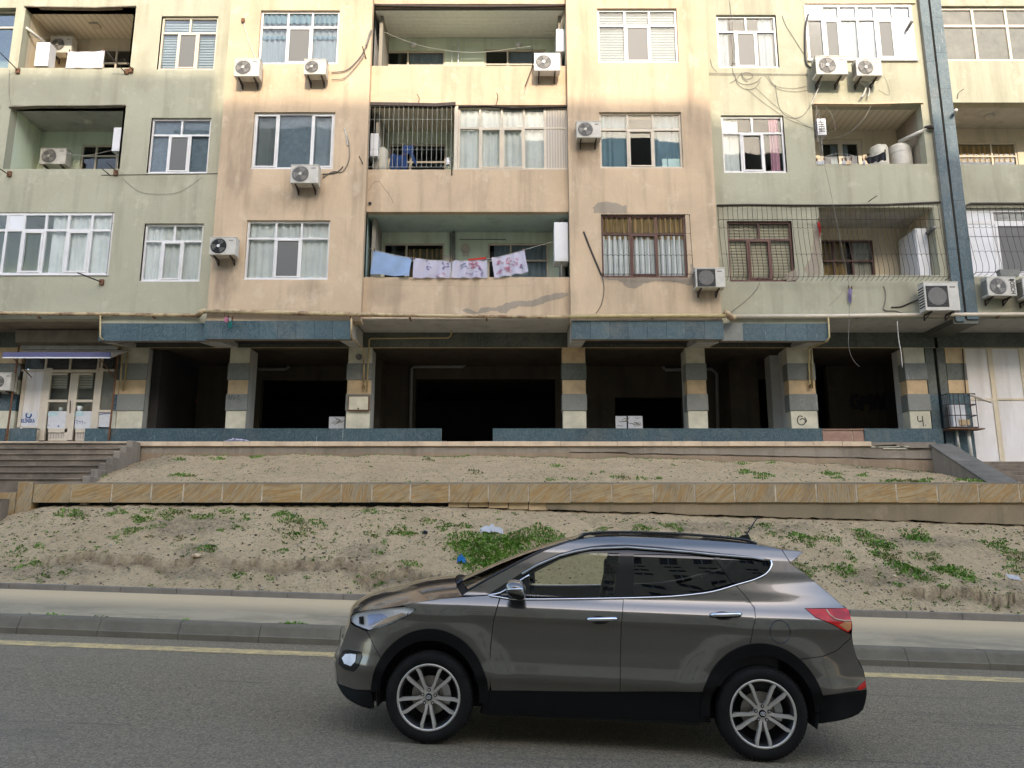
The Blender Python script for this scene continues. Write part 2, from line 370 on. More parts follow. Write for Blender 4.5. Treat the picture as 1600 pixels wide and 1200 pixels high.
class MB:
    def __init__(s): s.v = []; s.f = []; s.mi = []; s.n = None
    def quad(s, a, b, c, d, m=0):
        i = len(s.v); s.v += [tuple(a), tuple(b), tuple(c), tuple(d)]; s.f.append((i, i+1, i+2, i+3)); s.mi.append(m); return s
    def poly(s, pts, m=0):
        i = len(s.v); s.v += [tuple(p) for p in pts]; s.f.append(tuple(range(i, i+len(pts)))); s.mi.append(m); return s
    def box(s, x0, x1, y0, y1, z0, z1, m=0):
        if x1 < x0: x0, x1 = x1, x0
        if y1 < y0: y0, y1 = y1, y0
        if z1 < z0: z0, z1 = z1, z0
        i = len(s.v)
        s.v += [(x, y, z) for x in (x0, x1) for y in (y0, y1) for z in (z0, z1)]
        for f in ((0,1,3,2),(4,6,7,5),(0,4,5,1),(2,3,7,6),(0,2,6,4),(1,5,7,3)):
            s.f.append(tuple(i+j for j in f)); s.mi.append(m)
        return s
    def hexa(s, p, m=0):   # 8 points: bottom 4 (ccw), top 4
        i = len(s.v); s.v += [tuple(q) for q in p]
        for f in ((3,2,1,0),(4,5,6,7),(0,1,5,4),(1,2,6,5),(2,3,7,6),(3,0,4,7)):
            s.f.append(tuple(i+j for j in f)); s.mi.append(m)
        return s
    def tube(s, path, r, n=6, m=0, cap=True):
        pts = [Vector(p) for p in path]; prev = None; i0 = len(s.v)
        for j, p in enumerate(pts):
            a = pts[max(0, j-1)]; b = pts[min(len(pts)-1, j+1)]; t = (b-a).normalized()
            if prev is None:
                u = Vector((0, 0, 1)) if abs(t.z) < .9 else Vector((0, 1, 0)); prev = t.cross(u).normalized()
            u = (prev - t * prev.dot(t)).normalized(); prev = u; w = t.cross(u)
            rr = r if not isinstance(r, (list, tuple)) else r[j]
            for q in range(n):
                a_ = 2*math.pi*q/n; s.v.append(tuple(p + (u*math.cos(a_) + w*math.sin(a_))*rr))
        for j in range(len(pts)-1):
            for q in range(n):
                a = i0+j*n+q; b = i0+j*n+(q+1) % n
                s.f.append((a, b, b+n, a+n)); s.mi.append(m)
        if cap:
            s.f.append(tuple(i0+q for q in range(n))[::-1]); s.mi.append(m)
            e = i0+(len(pts)-1)*n; s.f.append(tuple(e+q for q in range(n))); s.mi.append(m)
        return s
    def lathe(s, prof, c, axis='y', n=32, m=0, a0=0, a1=2*math.pi):
        # prof: (r, h) along axis
        i0 = len(s.v); full = abs(a1-a0-2*math.pi) < 1e-6; N = n if full else n+1
        for (r, h) in prof:
            for q in range(N):
                a = a0+(a1-a0)*q/n; x, z = r*math.cos(a), r*math.sin(a)
                p = {'y': (x, h, z), 'x': (h, x, z), 'z': (x, z, h)}[axis]
                s.v.append((c[0]+p[0], c[1]+p[1], c[2]+p[2]))
        for j in range(len(prof)-1):
            for q in range(n):
                a = i0+j*N+q; b = i0+j*N+(q+1) % N
                s.f.append((a, b, b+N, a+N)); s.mi.append(m)
        return s
    def prism(s, pts, y0, y1, m=0):       # pts in (x,z), extruded along y
        n = len(pts); i = len(s.v)
        s.v += [(x, y0, z) for x, z in pts] + [(x, y1, z) for x, z in pts]
        s.f.append(tuple(i+j for j in range(n))); s.mi.append(m)
        s.f.append(tuple(i+n+j for j in reversed(range(n)))); s.mi.append(m)
        for j in range(n):
            q = (j+1) % n; s.f.append((i+j, i+n+j, i+n+q, i+q)); s.mi.append(m)
        return s
    def build(s, name, mats, parent=None, smooth=False, origin=None, bevel=0, solid=0, label=None, cat=None, group=None, kind=None, merge=False, fixn=True, local=False):
        me = bpy.data.meshes.new(name)
        if parent is not None: org = ORG.get(parent.name, Vector())
        elif origin is not None: org = Vector(origin)
        else:
            xs = [v[0] for v in s.v]; ys = [v[1] for v in s.v]; zs = [v[2] for v in s.v]
            org = Vector(((min(xs)+max(xs))/2, (min(ys)+max(ys))/2, min(zs)))
        if local: vs = s.v
        else: vs = [(v[0]-org.x, v[1]-org.y, v[2]-org.z) for v in s.v]
        me.from_pydata(vs, [], s.f)
        if not isinstance(mats, (list, tuple)): mats = [mats]
        for m in mats: me.materials.append(M[m] if isinstance(m, str) else m)
        if len(mats) > 1: me.polygons.foreach_set('material_index', s.mi)
        if merge or fixn or bevel:
            bm = bmesh.new(); bm.from_mesh(me)
            if merge: bmesh.ops.remove_doubles(bm, verts=bm.verts, dist=1e-4)
            if bevel: bmesh.ops.bevel(bm, geom=bm.edges[:], offset=bevel, segments=2, affect='EDGES', profile=.5)
            if fixn: bmesh.ops.recalc_face_normals(bm, faces=bm.faces)
            bm.to_mesh(me); bm.free()
        if smooth: me.polygons.foreach_set('use_smooth', [True]*len(me.polygons))
        me.update()
        o = bpy.data.objects.new(name, me); link(o, parent)
        if parent is None: o.location = org; ORG[o.name] = org
        else: ORG[o.name] = org
        tag(o, label, cat, group, kind); return o

def catmull(pts, n=6):
    pts = [Vector(p) for p in pts]; out = []
    for i in range(len(pts)-1):
        p0 = pts[max(0, i-1)]; p1 = pts[i]; p2 = pts[i+1]; p3 = pts[min(len(pts)-1, i+2)]
        for j in range(n):
            t = j/n; out.append(.5*((2*p1)+(p2-p0)*t+(2*p0-5*p1+4*p2-p3)*t*t+(3*p1-p0-3*p2+p3)*t**3))
    out.append(pts[-1]); return out
def text_mesh(name, body, size, mat, parent, loc, ext=.003, rotz=0, bold=0, width=None, roty=0):
    cu = bpy.data.curves.new(name, 'FONT'); cu.body = body; cu.size = size; cu.extrude = ext; cu.align_x = 'CENTER'; cu.align_y = 'CENTER'
    cu.offset = bold; cu.resolution_u = 3
    o = bpy.data.objects.new(name+'_tmp', cu); C.objects.link(o)
    me = bpy.data.meshes.new_from_object(o.evaluated_get(bpy.context.evaluated_depsgraph_get()))
    bpy.data.objects.remove(o); bpy.data.curves.remove(cu)
    me.transform(Matrix.Rotation(R(90), 4, 'X'))
    if width:
        xs = [v.co.x for v in me.vertices]; w = max(xs)-min(xs); me.transform(Matrix.Scale(width/w, 4, (1, 0, 0)))
    if roty: me.transform(Matrix.Rotation(roty, 4, 'Y'))
    if rotz: me.transform(Matrix.Rotation(rotz, 4, 'Z'))
    me.materials.clear(); me.materials.append(M[mat]); me.name = name
    org = ORG.get(parent.name, Vector()); me.transform(Matrix.Translation(Vector(loc)-org))
    ob = bpy.data.objects.new(name, me); link(ob, parent); ORG[ob.name] = org; return ob
# ================================================================ GROUND AND ROAD
M['retwall2'] = plaster('brown_render', (.36, .27, .18), (.24, .18, .12), (.46, .36, .26), .8)
def lerp(T_, v):
    if v <= T_[0][0]: return T_[0][1]
    for (a, b), (c, d_) in zip(T_, T_[1:]):
        if v <= c: return b+(d_-b)*(v-a)/(c-a)
    return T_[-1][1]
def strip(name, y0, y1, zf0, zf1, mat, x0=-60, x1=60, nx=24, ny=1, kind='structure'):
    b = MB()
    for i in range(nx):
        xa, xb = x0+(x1-x0)*i/nx, x0+(x1-x0)*(i+1)/nx
        for j in range(ny):
            ta, tb = j/ny, (j+1)/ny; ya, yb = y0+(y1-y0)*ta, y0+(y1-y0)*tb
            g = lambda x, t: zf0(x)*(1-t)+zf1(x)*t
            b.quad((xa, ya, g(xa, ta)), (xb, ya, g(xb, ta)), (xb, yb, g(xb, tb)), (xa, yb, g(xa, tb)))
    return b.build(name, mat, kind=kind, merge=True)
b = MB(); b.quad((-150, -150, -1.712+.0355*150-.5), (150, -150, -1.712-.0355*150-.5), (150, 14, -1.712-.0355*150-.5), (-150, 14, -1.712+.0355*150-.5))
b.build('ground', 'dirt', kind='structure')
road = strip('road', -8.5, Y_KERB+.02, roadz, roadz, 'asphalt')
b = MB()
for (ya, yb) in ((10.84, 11.22), (-7.6, -7.4)):
    b.quad((-60, ya, roadz(-60)+.004), (60, ya, roadz(60)+.004), (60, yb, roadz(60)+.004), (-60, yb, roadz(-60)+.004))
o = b.build('road_marking', 'line', kind='structure')
kz = lambda x: roadz(x)+.25
ktop = lambda x: -1.146-.0303*x; kbase = lambda x: -1.2525-.0316*x
strip('pavement', Y_KERB+.32, Y_INK+.01, lambda x: kz(x)-.015, kbase, 'walk', ny=8)
strip('far_pavement', -12, -8.5, lambda x: roadz(x)+.15, lambda x: roadz(x)+.15, 'walk', ny=2)
# kerb: one mesh per stone
kerb = thing('road_kerb', (0, Y_KERB, roadz(0)), 'line of rounded grey concrete kerb stones along the far edge of the road', 'kerb'); 
kerb['kind'] = 'structure'
del kerb['category']
def kerb_stone(xa, xb, parent):
    b = MB(); g = .004
    pr = [(0, -.3), (0, .085), (.018, .10), (.075, .215), (.10, .243), (.14, .25), (.325, .25), (.325, -.3)]
    for (p, q) in zip(pr, pr[1:]):
        b.quad((xa+g, Y_KERB+p[0], roadz(xa)+p[1]), (xb-g, Y_KERB+p[0], roadz(xb)+p[1]), (xb-g, Y_KERB+q[0], roadz(xb)+q[1]), (xa+g, Y_KERB+q[0], roadz(xa)+q[1]))
    b.poly([(xa+g, Y_KERB+p[0], roadz(xa)+p[1]) for p in pr]); b.poly([(xb-g, Y_KERB+p[0], roadz(xb)+p[1]) for p in reversed(pr)])
    dz = random.uniform(-.004, .004)
    b.v = [(v[0], v[1]+dz, v[2]+dz) for v in b.v]
    b.build('kerb_stone', 'kerb', parent, merge=True)
L = 1.195; x = X(27, 975, Y_KERB)-L*4
while x < 14: kerb_stone(x, x+L, kerb); x += L
strip('kerb_joint_bed', Y_KERB+.02, Y_KERB+.31, lambda x: roadz(x)+.05, lambda x: roadz(x)+.06, 'dark')
edg = thing('pavement_edging', (0, Y_INK, kbase(0)), 'low dusty edging', 'edging'); edg['kind'] = 'structure'; del edg['category']
x = -16.
while x < 16:
    xb = x+1.0; j = random.uniform(-.012, .012); g = .003
    MB().hexa([(x+g, Y_INK+j, kbase(x)-.1), (xb-g, Y_INK+j, kbase(xb)-.1), (xb-g, Y_INK+.12+j, kbase(xb)-.1), (x+g, Y_INK+.12+j, kbase(x)-.1),
               (x+g, Y_INK+j+.01, ktop(x)+j*.3), (xb-g, Y_INK+j+.01, ktop(xb)+j*.3), (xb-g, Y_INK+.12+j, ktop(xb)+j*.3), (x+g, Y_INK+.12+j, ktop(x)+j*.3)]).build('edging_stone', 'kerb2', edg, bevel=.012)
    x = xb

# ---------------------------------------------------------------- the sandy bank
WT = [(-16, -1.0), (-13.0, -.35), (-11.6, .12), (-10.9, .42), (-10.2, .55), (-8.4, .57), (-1.4, .53), (.8, .44), (3.2, .37), (5.57, .29), (8.5, .21), (11.1, .12), (16, .0)]
SCARP = [(-8.7, -6.2, 15.05), (-5.4, -2.7, 15.05), (-2.6, -1.2, 14.85), (7.5, 9.5, 14.75)]
def bankz(x, y):
    t = (y-Y_INK-.1)/(Y_RET-Y_INK-.1); t = max(0., min(1.05, t))
    z0 = ktop(x)-.03; z1 = lerp(WT, x)
    s = t**.85*.85+.15*(3*t*t-2*t*t*t)
    z = z0+(z1-z0)*s
    n = noise.fractal(Vector((x*.9, y*1.1, 0)), 1.0, 2.0, 5); fade = min(1, t*5)*min(1, (1.06-t)*6)
    z += .10*n*fade+.035*noise.fractal(Vector((x*5, y*5, 3)), .9, 2., 4)*min(1, t*8+.1)
    for (xa, xb, yy) in SCARP:
        if xa-.5 < x < xb+.5:
            e = max(0, min(1, (x-xa+.5)*2))*max(0, min(1, (xb+.5-x)*2))
            y_ = yy+.22*noise.noise(Vector((x*1.3, yy, 7)))+.09*noise.noise(Vector((x*5, yy, 2)))
            dd = y-y_
            dd += .05*noise.noise(Vector((x*11, y*3, 4)))
            if dd < 0: z -= .14*e*math.exp(dd/.35)
            elif dd < .3: z += .03*e*(1-dd/.3)
    return z
DEBRIS = [(-6.6, 16.2, 1.3, .45), (-2.9, 15.4, .55, .35), (-8.6, 14.7, 1.2, .3), (-5.9, 14.75, .8, .25), (-6.1, 15.3, .5, .3), (-1.6, 14.7, 1.2, .25), (4.5, 16.6, 2.5, .3), (8.5, 16.3, 1.5, .3), (7.2, 15.2, 1.2, .3), (-9.0, 19.5, .8, .9), (9.5, 19.7, 1.5, .3), (10, 15.0, 1.5, .3)]
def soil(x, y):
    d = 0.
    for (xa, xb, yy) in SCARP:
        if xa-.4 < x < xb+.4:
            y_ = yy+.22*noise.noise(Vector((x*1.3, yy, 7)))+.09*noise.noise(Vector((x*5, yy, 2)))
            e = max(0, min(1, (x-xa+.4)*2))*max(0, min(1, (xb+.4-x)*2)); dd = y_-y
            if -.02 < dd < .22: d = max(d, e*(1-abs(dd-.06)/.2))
    g = 0.
    for (cx, cy, a, b_) in DEBRIS: g = max(g, 1-((x-cx)/a)**2-((y-cy)/b_)**2)
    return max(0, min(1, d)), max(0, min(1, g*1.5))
def grid(name, x0, x1, y0, y1, dx, dy, fz, mat, kind='structure', cut=None):
    nx, ny = int((x1-x0)/dx), int((y1-y0)/dy); v = []; f = []
    for j in range(ny+1):
        for i in range(nx+1):
            x, y = x0+(x1-x0)*i/nx, y0+(y1-y0)*j/ny; v.append((x, y, fz(x, y)))
    for j in range(ny):
        for i in range(nx):
            a = j*(nx+1)+i
            if cut and cut(v[a][0], v[a][1]): continue
            f.append((a, a+1, a+nx+2, a+nx+1))
    me = bpy.data.meshes.new(name); me.from_pydata(v, [], f); me.polygons.foreach_set('use_smooth', [True]*len(f))
    me.materials.append(M[mat])
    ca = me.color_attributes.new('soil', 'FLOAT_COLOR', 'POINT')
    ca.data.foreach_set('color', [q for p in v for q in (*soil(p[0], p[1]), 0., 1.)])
    o = bpy.data.objects.new(name, me); link(o); ORG[o.name] = Vector(); o['kind'] = kind; return o
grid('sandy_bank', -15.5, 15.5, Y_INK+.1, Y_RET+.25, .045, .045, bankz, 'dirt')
TB = [(-16, 2.1), (-9.3, 2.02), (-3.3, 2.02), (3.36, 1.93), (8.4, 1.80), (11.05, 1.55), (16, 1.3)]
def terz(x, y):
    t = max(0, min(1, (y-17.25)/(Y_COP-17.25))); z = 1.075+(lerp(TB, x)-1.075)*(t**.9)
    fade = min(1, t*6)
    z += .05*noise.fractal(Vector((x*.8, y*1.0, 5)), 1., 2., 5)*fade+.02*noise.fractal(Vector((x*5, y*5, 8)), .9, 2., 4)
    if x < -9.0: z -= .25*min(1, (-9.0-x))*t
    return z
grid('sandy_terrace', -10.6, 15.5, 17.2, Y_COP+.12, .06, .05, terz, 'dirt', cut=lambda x, y: x > 10.75 and y > 17.6 and x > 11.1 or x < -9.35-(y-17.2)*.22)

# ---------------------------------------------------------------- retaining wall with banded stone cladding
xw0, xw1 = X(52, 770, Y_RET), 15.5
ret = thing('retaining_wall', ((xw0+xw1)/2, Y_RET+.15, .2), 'long low retaining wall faced with a row of banded ochre sandstone slabs above the sandy bank', 'wall')
ztop = Z(754.5, Y_RET); zc = Z(784.5, Y_RET)
b = MB(); b.box(xw0+.02, xw1, Y_RET+.20, Y_RET+.26, -.9, ztop-.02).box(xw0+.02, xw1, Y_RET+.055, Y_RET+.19, zc+.005, ztop-.02)
b.build('wall_core', 'dark', ret)
b = MB(); N = 260      # ochre rendered foot of the wall with a ragged lower edge over a dark gap
def foot(x): return min(zc-.004, lerp(WT, x)+.075+.035*noise.noise(Vector((x*1.4, 2, 0)))+.03*noise.noise(Vector((x*6, 5, 0))))
for i in range(N):
    xa, xb = .75+(xw1-.75)*i/N, .75+(xw1-.75)*(i+1)/N; fa, fb = foot(xa), foot(xb)
    b.hexa([(xa, Y_RET+.05, fa), (xb, Y_RET+.05, fb), (xb, Y_RET+.17, fb), (xa, Y_RET+.17, fa), (xa, Y_RET+.05, zc), (xb, Y_RET+.05, zc), (xb, Y_RET+.17, zc), (xa, Y_RET+.17, zc)])
b.build('rendered_foot', 'retwall', ret, merge=True)
for i in range(5):
    xa = -1.4+i*.44; MB().box(xa+.008, xa+.43, Y_RET+.07+.01*(i % 2), Y_RET+.17, foot(xa)-.02, zc-.004).build('stone_slab', 'tan_stone', ret)
b = MB()
b.box(xw0, xw1, Y_RET+.010, Y_RET+.05, zc+.006, ztop-.023); b.build('mortar_bed', 'mortar', ret)
b = MB(); b.box(xw0-.01, xw1, Y_RET+.0, Y_RET+.26, ztop-.022, ztop+.012); b.build('wall_top', 'conc', ret)
edges = [52, 111, 174, 236, 286, 347, 409, 471, 533, 581, 641, 702, 763, 826, 892, 956, 1021, 1086, 1148, 1212, 1276, 1339, 1401, 1465, 1529, 1593, 1657, 1720]
for a, c in zip(edges, edges[1:]):
    xa, xb = X(a, 770, Y_RET)+.016, X(c, 770, Y_RET)-.016; j = random.uniform(-.008, .008); sag = random.uniform(-.006, .006)
    MB().box(xa, xb, Y_RET+j, Y_RET+.035+j, zc-.012+sag, ztop-.024).build('stone_slab', 'sand_stone', ret, bevel=.006)
# end pier of the wall beside the stair
b = MB(); b.box(xw0-.34, xw0-.01, Y_RET-.03, Y_RET+.30, -.1, ztop+.02); b.build('end_pier', 'sand_stone', ret, bevel=.012)
b = MB(); b.box(xw0-.72, xw0-.35, Y_RET-.06, Y_RET+.30, -.6, Z(770, Y_RET)); b.build('end_pier', 'sand_stone', ret, bevel=.012)

# ---------------------------------------------------------------- stairs on the left
st = thing('stairs', (-12.5, 18, .1), 'broad worn stone staircase at the left climbing to the clinic door', 'stairs'); 
rows = [697, 703, 711.5, 720, 729, 737, 745.5, 753.5, 768, 783, 797, 812, 828, 845]
n = 7; zt = Z(693, Y_COP)-.03
depth = [Y_COP-.02-i*.44 for i in range(n+1)]
for i in range(n):
    z1 = Z(rows[i+1]-7.0, depth[i+1]+.02) if i else zt; y0 = depth[i+1]
    z1 = zt-(i)*(zt-1.02)/n
    xr = -9.92+.50*i/n+.0
    b = MB(); b.box(-16, xr, y0, Y_COP+.5, z1-.5, z1-.035); b.build('step', 'step', st)
    b = MB(); b.box(-16, xr, y0-.03, y0+.42, z1-.033, z1); b.build('tread_slab', 'step', st, bevel=.008)
    b = MB(); b.box(xr+.004, xr+.17, y0-.02, y0+.44, z1-.6, z1+.05); b.build('cheek_block', 'conc', st, bevel=.02)
for i in range(8):
    z1 = .90-i*.155; y0 = 17.05-i*.36
    xr = xw0-.36-i*.10 if i < 2 else xw0-.75
    b = MB(); b.box(-16, xr, y0, y0+1.2, z1-.7, z1-.03); b.build('step', 'step', st)
    b = MB(); b.box(-16, xr, y0-.03, y0+.40, z1-.028, z1); b.build('tread_slab', 'step', st, bevel=.006)

# ---------------------------------------------------------------- platform with its low wall and coping
plat = thing('platform', (0, 21.2, 1.2), 'raised concrete platform under the building with a pale stone coping and a cracked face', 'platform')
xp0, xp1 = -9.75, X(1466, 720, Y_COP)
b = MB(); b.box(-16, 11.2, Y_COP+.06, 22.6, 1.2, Z_PLAT-.01); b.build('platform_slab', 'conc', plat)
# cracked face: upper and lower bands with a jagged gap between them
def crack(x): return 2.09-.012*x*(1 if x > 3 else 0)-.02*noise.noise(Vector((x*1.2, 0, 0)))-.018*noise.noise(Vector((x*6, 1, 0)))-(.0 if x < 5 else .018*(x-5)*.5)
N = 220; up = MB(); lo = MB()
for i in range(N):
    xa, xb = xp0+(xp1-xp0)*i/N, xp0+(xp1-xp0)*(i+1)/N
    gap = lambda x: .0 if x < 1.5 else .010+.018*max(0, noise.noise(Vector((x*2, 4, 0)))+.4)
    ca, cb = crack(xa), crack(xb)
    up.hexa([(xa, Y_COP, ca+gap(xa)), (xb, Y_COP, cb+gap(xb)), (xb, Y_COP+.06, cb+gap(xb)), (xa, Y_COP+.06, ca+gap(xa)), (xa, Y_COP, Z_PLAT-.13), (xb, Y_COP, Z_PLAT-.13), (xb, Y_COP+.06, Z_PLAT-.13), (xa, Y_COP+.06, Z_PLAT-.13)])
    yo = .0 if xa < 1.5 else -.025
    lo.hexa([(xa, Y_COP+yo, 1.2), (xb, Y_COP+yo, 1.2), (xb, Y_COP+.06, 1.2), (xa, Y_COP+.06, 1.2), (xa, Y_COP+yo, ca-gap(xa)), (xb, Y_COP+yo, cb-gap(xb)), (xb, Y_COP+.06, cb-gap(xb)), (xa, Y_COP+.06, ca-gap(xa))])
up.build('upper_face', 'conc', plat, merge=True); lo.build('lower_face', 'retwall2', plat, merge=True)
x = -16.
while x < X(1322, 694, Y_COP):
    w = random.uniform(.66, .80)
    if x < -9.9: w = .9
    MB().box(x+.003, x+w-.003, Y_COP-.06+random.uniform(-.006, .006), Y_COP+.34, Z_PLAT-.125, Z_PLAT+random.uniform(-.004, .004)).build('coping_slab', 'coping', plat, bevel=.008)
    x += w
xa = x
b = MB(); b.box(xa, xp1, Y_COP+.1, Y_COP+.5, Z_PLAT-.14, Z_PLAT-.03); b.build('broken_bed', 'grey_render', plat)
rub = [((1325, 697), (1405, 692), .03), ((1360, 698), (1420, 697), .02), ((1400, 694), (1418, 699), .04), ((1335, 692), (1372, 698), .02), ((1418, 700), (1478, 699), .035), ((1380, 700), (1475, 700), .03)]
for i, (p, q, h) in enumerate(rub):
    a, c = P(*p, Y_COP-.03), P(*q, Y_COP-.03)
    MB().hexa([(a.x, a.y, a.z-h), (c.x, c.y, c.z-h), (c.x, c.y+.3, c.z-h), (a.x, a.y+.3, a.z-h), (a.x, a.y, a.z), (c.x, c.y, c.z), (c.x, c.y+.3, c.z), (a.x, a.y+.3, a.z)]).build('broken_slab', 'cream_stone' if i % 2 else 'conc', plat)

# ---------------------------------------------------------------- sloping cheek wall and stairs on the right
chk = thing('stair_side_wall', (11.3, 18.7, .9), 'low stair side wall at the right with a sloping dark slab top', 'wall')
pa = [(11.02, Y_COP+.1, 2.34), (11.62, Y_COP+.1, 2.34), (11.36, 17.32, 1.11), (10.66, 17.32, 1.11)]
b = MB(); b.hexa([(pa[3][0]+.02, pa[3][1]+.02, .9), (pa[2][0]-.02, pa[2][1]+.02, .9), (pa[1][0]-.02, pa[1][1], .9), (pa[0][0]+.02, pa[0][1], .9),
                  (pa[3][0]+.02, pa[3][1]+.02, 1.07), (pa[2][0]-.02, pa[2][1]+.02, 1.07), (pa[1][0]-.02, pa[1][1], 2.30), (pa[0][0]+.02, pa[0][1], 2.30)])
b.build('wall_body', 'conc', chk)
for i in range(4):
    a, c = i/4+.004, (i+1)/4-.004; Lp = lambda p, q, t: tuple(p[j]+(q[j]-p[j])*t for j in range(3))
    q0, q1, q2, q3 = Lp(pa[0], pa[3], a), Lp(pa[1], pa[2], a), Lp(pa[1], pa[2], c), Lp(pa[0], pa[3], c)
    dn = lambda q: (q[0], q[1], q[2]-.05)
    MB().hexa([dn(q3), dn(q2), dn(q1), dn(q0), q3, q2, q1, q0]).build('top_slab', 'dark_slab', chk)
sr = thing('side_stairs', (13.5, 19, 1.0), 'short stone steps at the far right behind the sloping side wall', 'stairs')
for i in range(8):
    z1 = 1.95-i*.125; y0 = 21.2-i*.42
    MB().box(11.66, 15.6, y0, y0+.9, z1-.5, z1).build('step', 'step', sr, bevel=.01)
b = MB(); b.box(11.66, 15.6, 21.6, 22.3, 1.0, 1.96); b.build('landing', 'conc', sr)

# ================================================================ WEEDS, STONES, LITTER
def hit(px, py, f, y0, y1):      # where the line of sight meets the terrain
    best = None; yy = y0
    while yy < y1:
        p = P(px, py, yy)
        if p.z <= f(p.x, yy): return Vector((p.x, yy, f(p.x, yy)))
        yy += .02
    return None
def tuft(b, c, r, n, h, fz, m=0, flat=.5):
    for _ in range(n):
        a = random.uniform(0, 6.283); rr = r*math.sqrt(random.random()); x, y = c[0]+rr*math.cos(a)*1.5, c[1]+rr*math.sin(a)
        z = fz(x, y)-.01; hh = h*random.uniform(.4, 1.1)*(1-.5*rr/r); lean = random.uniform(0, 6.283); w = random.uniform(.008, .02)
        dx, dy = math.cos(lean)*hh*flat, math.sin(lean)*hh*flat; px_, py_ = -math.sin(lean)*w, math.cos(lean)*w
        mid = (x+dx*.45, y+dy*.45, z+hh*.65)
        b.quad((x-px_*.4, y-py_*.4, z), (x+px_*.4, y+py_*.4, z), (mid[0]+px_, mid[1]+py_, mid[2]), (mid[0]-px_, mid[1]-py_, mid[2]), m)
        b.quad((mid[0]-px_, mid[1]-py_, mid[2]), (mid[0]+px_, mid[1]+py_, mid[2]), (x+dx+px_*.3, y+dy+py_*.3, z+hh*.8), (x+dx-px_*.3, y+dy-py_*.3, z+hh*.8), m)
random.seed(11)
bw = MB()
clumps = [(108,800,.22),(125,805,.16),(185,800,.15),(172,802,.1),(215,806,.12),(232,797,.12),(262,800,.16),(285,798,.14),(228,810,.15),(218,813,.1),(305,806,.13),(325,807,.13),(263,809,.09),(355,797,.14),(383,803,.09),
 (195,832,.14),(210,828,.12),(235,822,.08),(252,822,.08),(176,840,.1),(187,844,.07),(234,837,.07),(282,840,.1),(305,841,.06),(346,828,.08),(370,822,.1),(28,860,.13),(60,852,.1),(325,858,.13),(330,855,.1),(308,857,.08),(165,860,.05),(152,854,.05),(30,885,.1),(55,880,.1),(100,895,.08),(375,895,.1),(370,898,.08),
 (312,824,.05),(480,826,.1),(440,802,.17),(455,810,.2),(462,815,.18),(490,815,.14),(502,820,.1),(382,810,.1),(478,836,.05),(455,835,.15),(470,833,.08),(440,798,.1),(575,797,.12),(585,800,.08),(492,833,.06),(443,860,.09),(503,870,.05),(520,862,.04),(575,832,.07),(585,836,.06),(628,828,.18),(640,832,.12),(612,832,.1),(600,846,.06),(590,862,.1),(630,880,.12),(650,880,.1),(590,903,.12),(560,905,.08),(370,903,.07),(420,904,.08),(480,902,.06),
 (692,824,.12),(700,820,.1),(725,822,.12),(665,812,.08),(675,815,.08),
 (718,838,.22),(712,855,.2),(716,872,.12),(735,850,.26),(750,862,.28),(765,850,.28),(780,858,.28),(790,845,.28),(740,872,.24),(765,872,.26),(785,868,.26),(800,860,.24),(730,884,.16),(750,883,.18),(775,880,.2),(805,848,.22),(815,838,.2),(830,832,.2),(845,826,.18),(860,835,.2),(820,850,.22),(845,845,.22),(760,838,.2),(742,838,.18),(870,845,.2),(880,860,.22),(900,850,.2),(860,860,.22),
 (940,825,.12),(1000,823,.12),(1015,826,.14),(1045,822,.16),(1060,826,.1),(1195,820,.13),(1150,838,.13),(1155,844,.1),(1205,832,.1),
 (1250,838,.18),(1265,842,.15),(1240,834,.1),(1283,838,.12),(1304,842,.12),(1345,830,.14),(1352,838,.18),(1370,848,.2),(1380,852,.15),(1395,852,.1),(1430,838,.2),(1440,842,.2),(1438,832,.14),(1412,828,.08),(1325,862,.08),(1262,851,.1),(1308,850,.08),(1250,880,.1),
 (1380,866,.15),(1392,872,.2),(1403,882,.2),(1415,890,.18),(1432,896,.2),(1445,903,.15),(1365,864,.1),(1332,872,.1),(1318,888,.2),(1325,890,.14),(1290,885,.1),(1430,868,.13),(1455,872,.15),(1460,866,.1),(1470,888,.18),(1480,890,.18),(1500,895,.2),(1512,902,.16),(1488,886,.12),(1478,916,.1),(1474,922,.08),
 (1545,850,.14),(1560,852,.12),(1575,860,.16),(1590,868,.2),(1580,875,.1),(1583,888,.14),(1565,846,.12),(1515,905,.08),(1405,912,.1),(1375,900,.08),(1560,898,.08),(1240,888,.2),(1255,895,.14),(1270,890,.1),(1220,880,.1),(1205,870,.12)]
for (px_, py_, r) in clumps:
    p = hit(px_, py_+2, bankz, Y_INK+.15, Y_RET)
    if p: tuft(bw, p, r*.95, int(95*(r/.15)**1.6), .05+r*.28, bankz, 0 if random.random() < .9 else 1)
for _ in range(2000):       # small sprigs
    x, y = random.uniform(-12, 12.5), random.uniform(Y_INK+.15, Y_RET-.05)
    if noise.noise(Vector((x*.6, y*.9, 3))) < -.12+random.uniform(-.15, .15): continue
    tuft(bw, (x, y), random.uniform(.02, .07), random.randint(4, 12), random.uniform(.03, .07), bankz, 0 if random.random() < .75 else 1, .8)
bw.build('weeds_on_bank', ['weed', 'weed2'], kind='stuff', fixn=False, label='scattered low green weeds and grass on the sandy bank')
bt = MB()
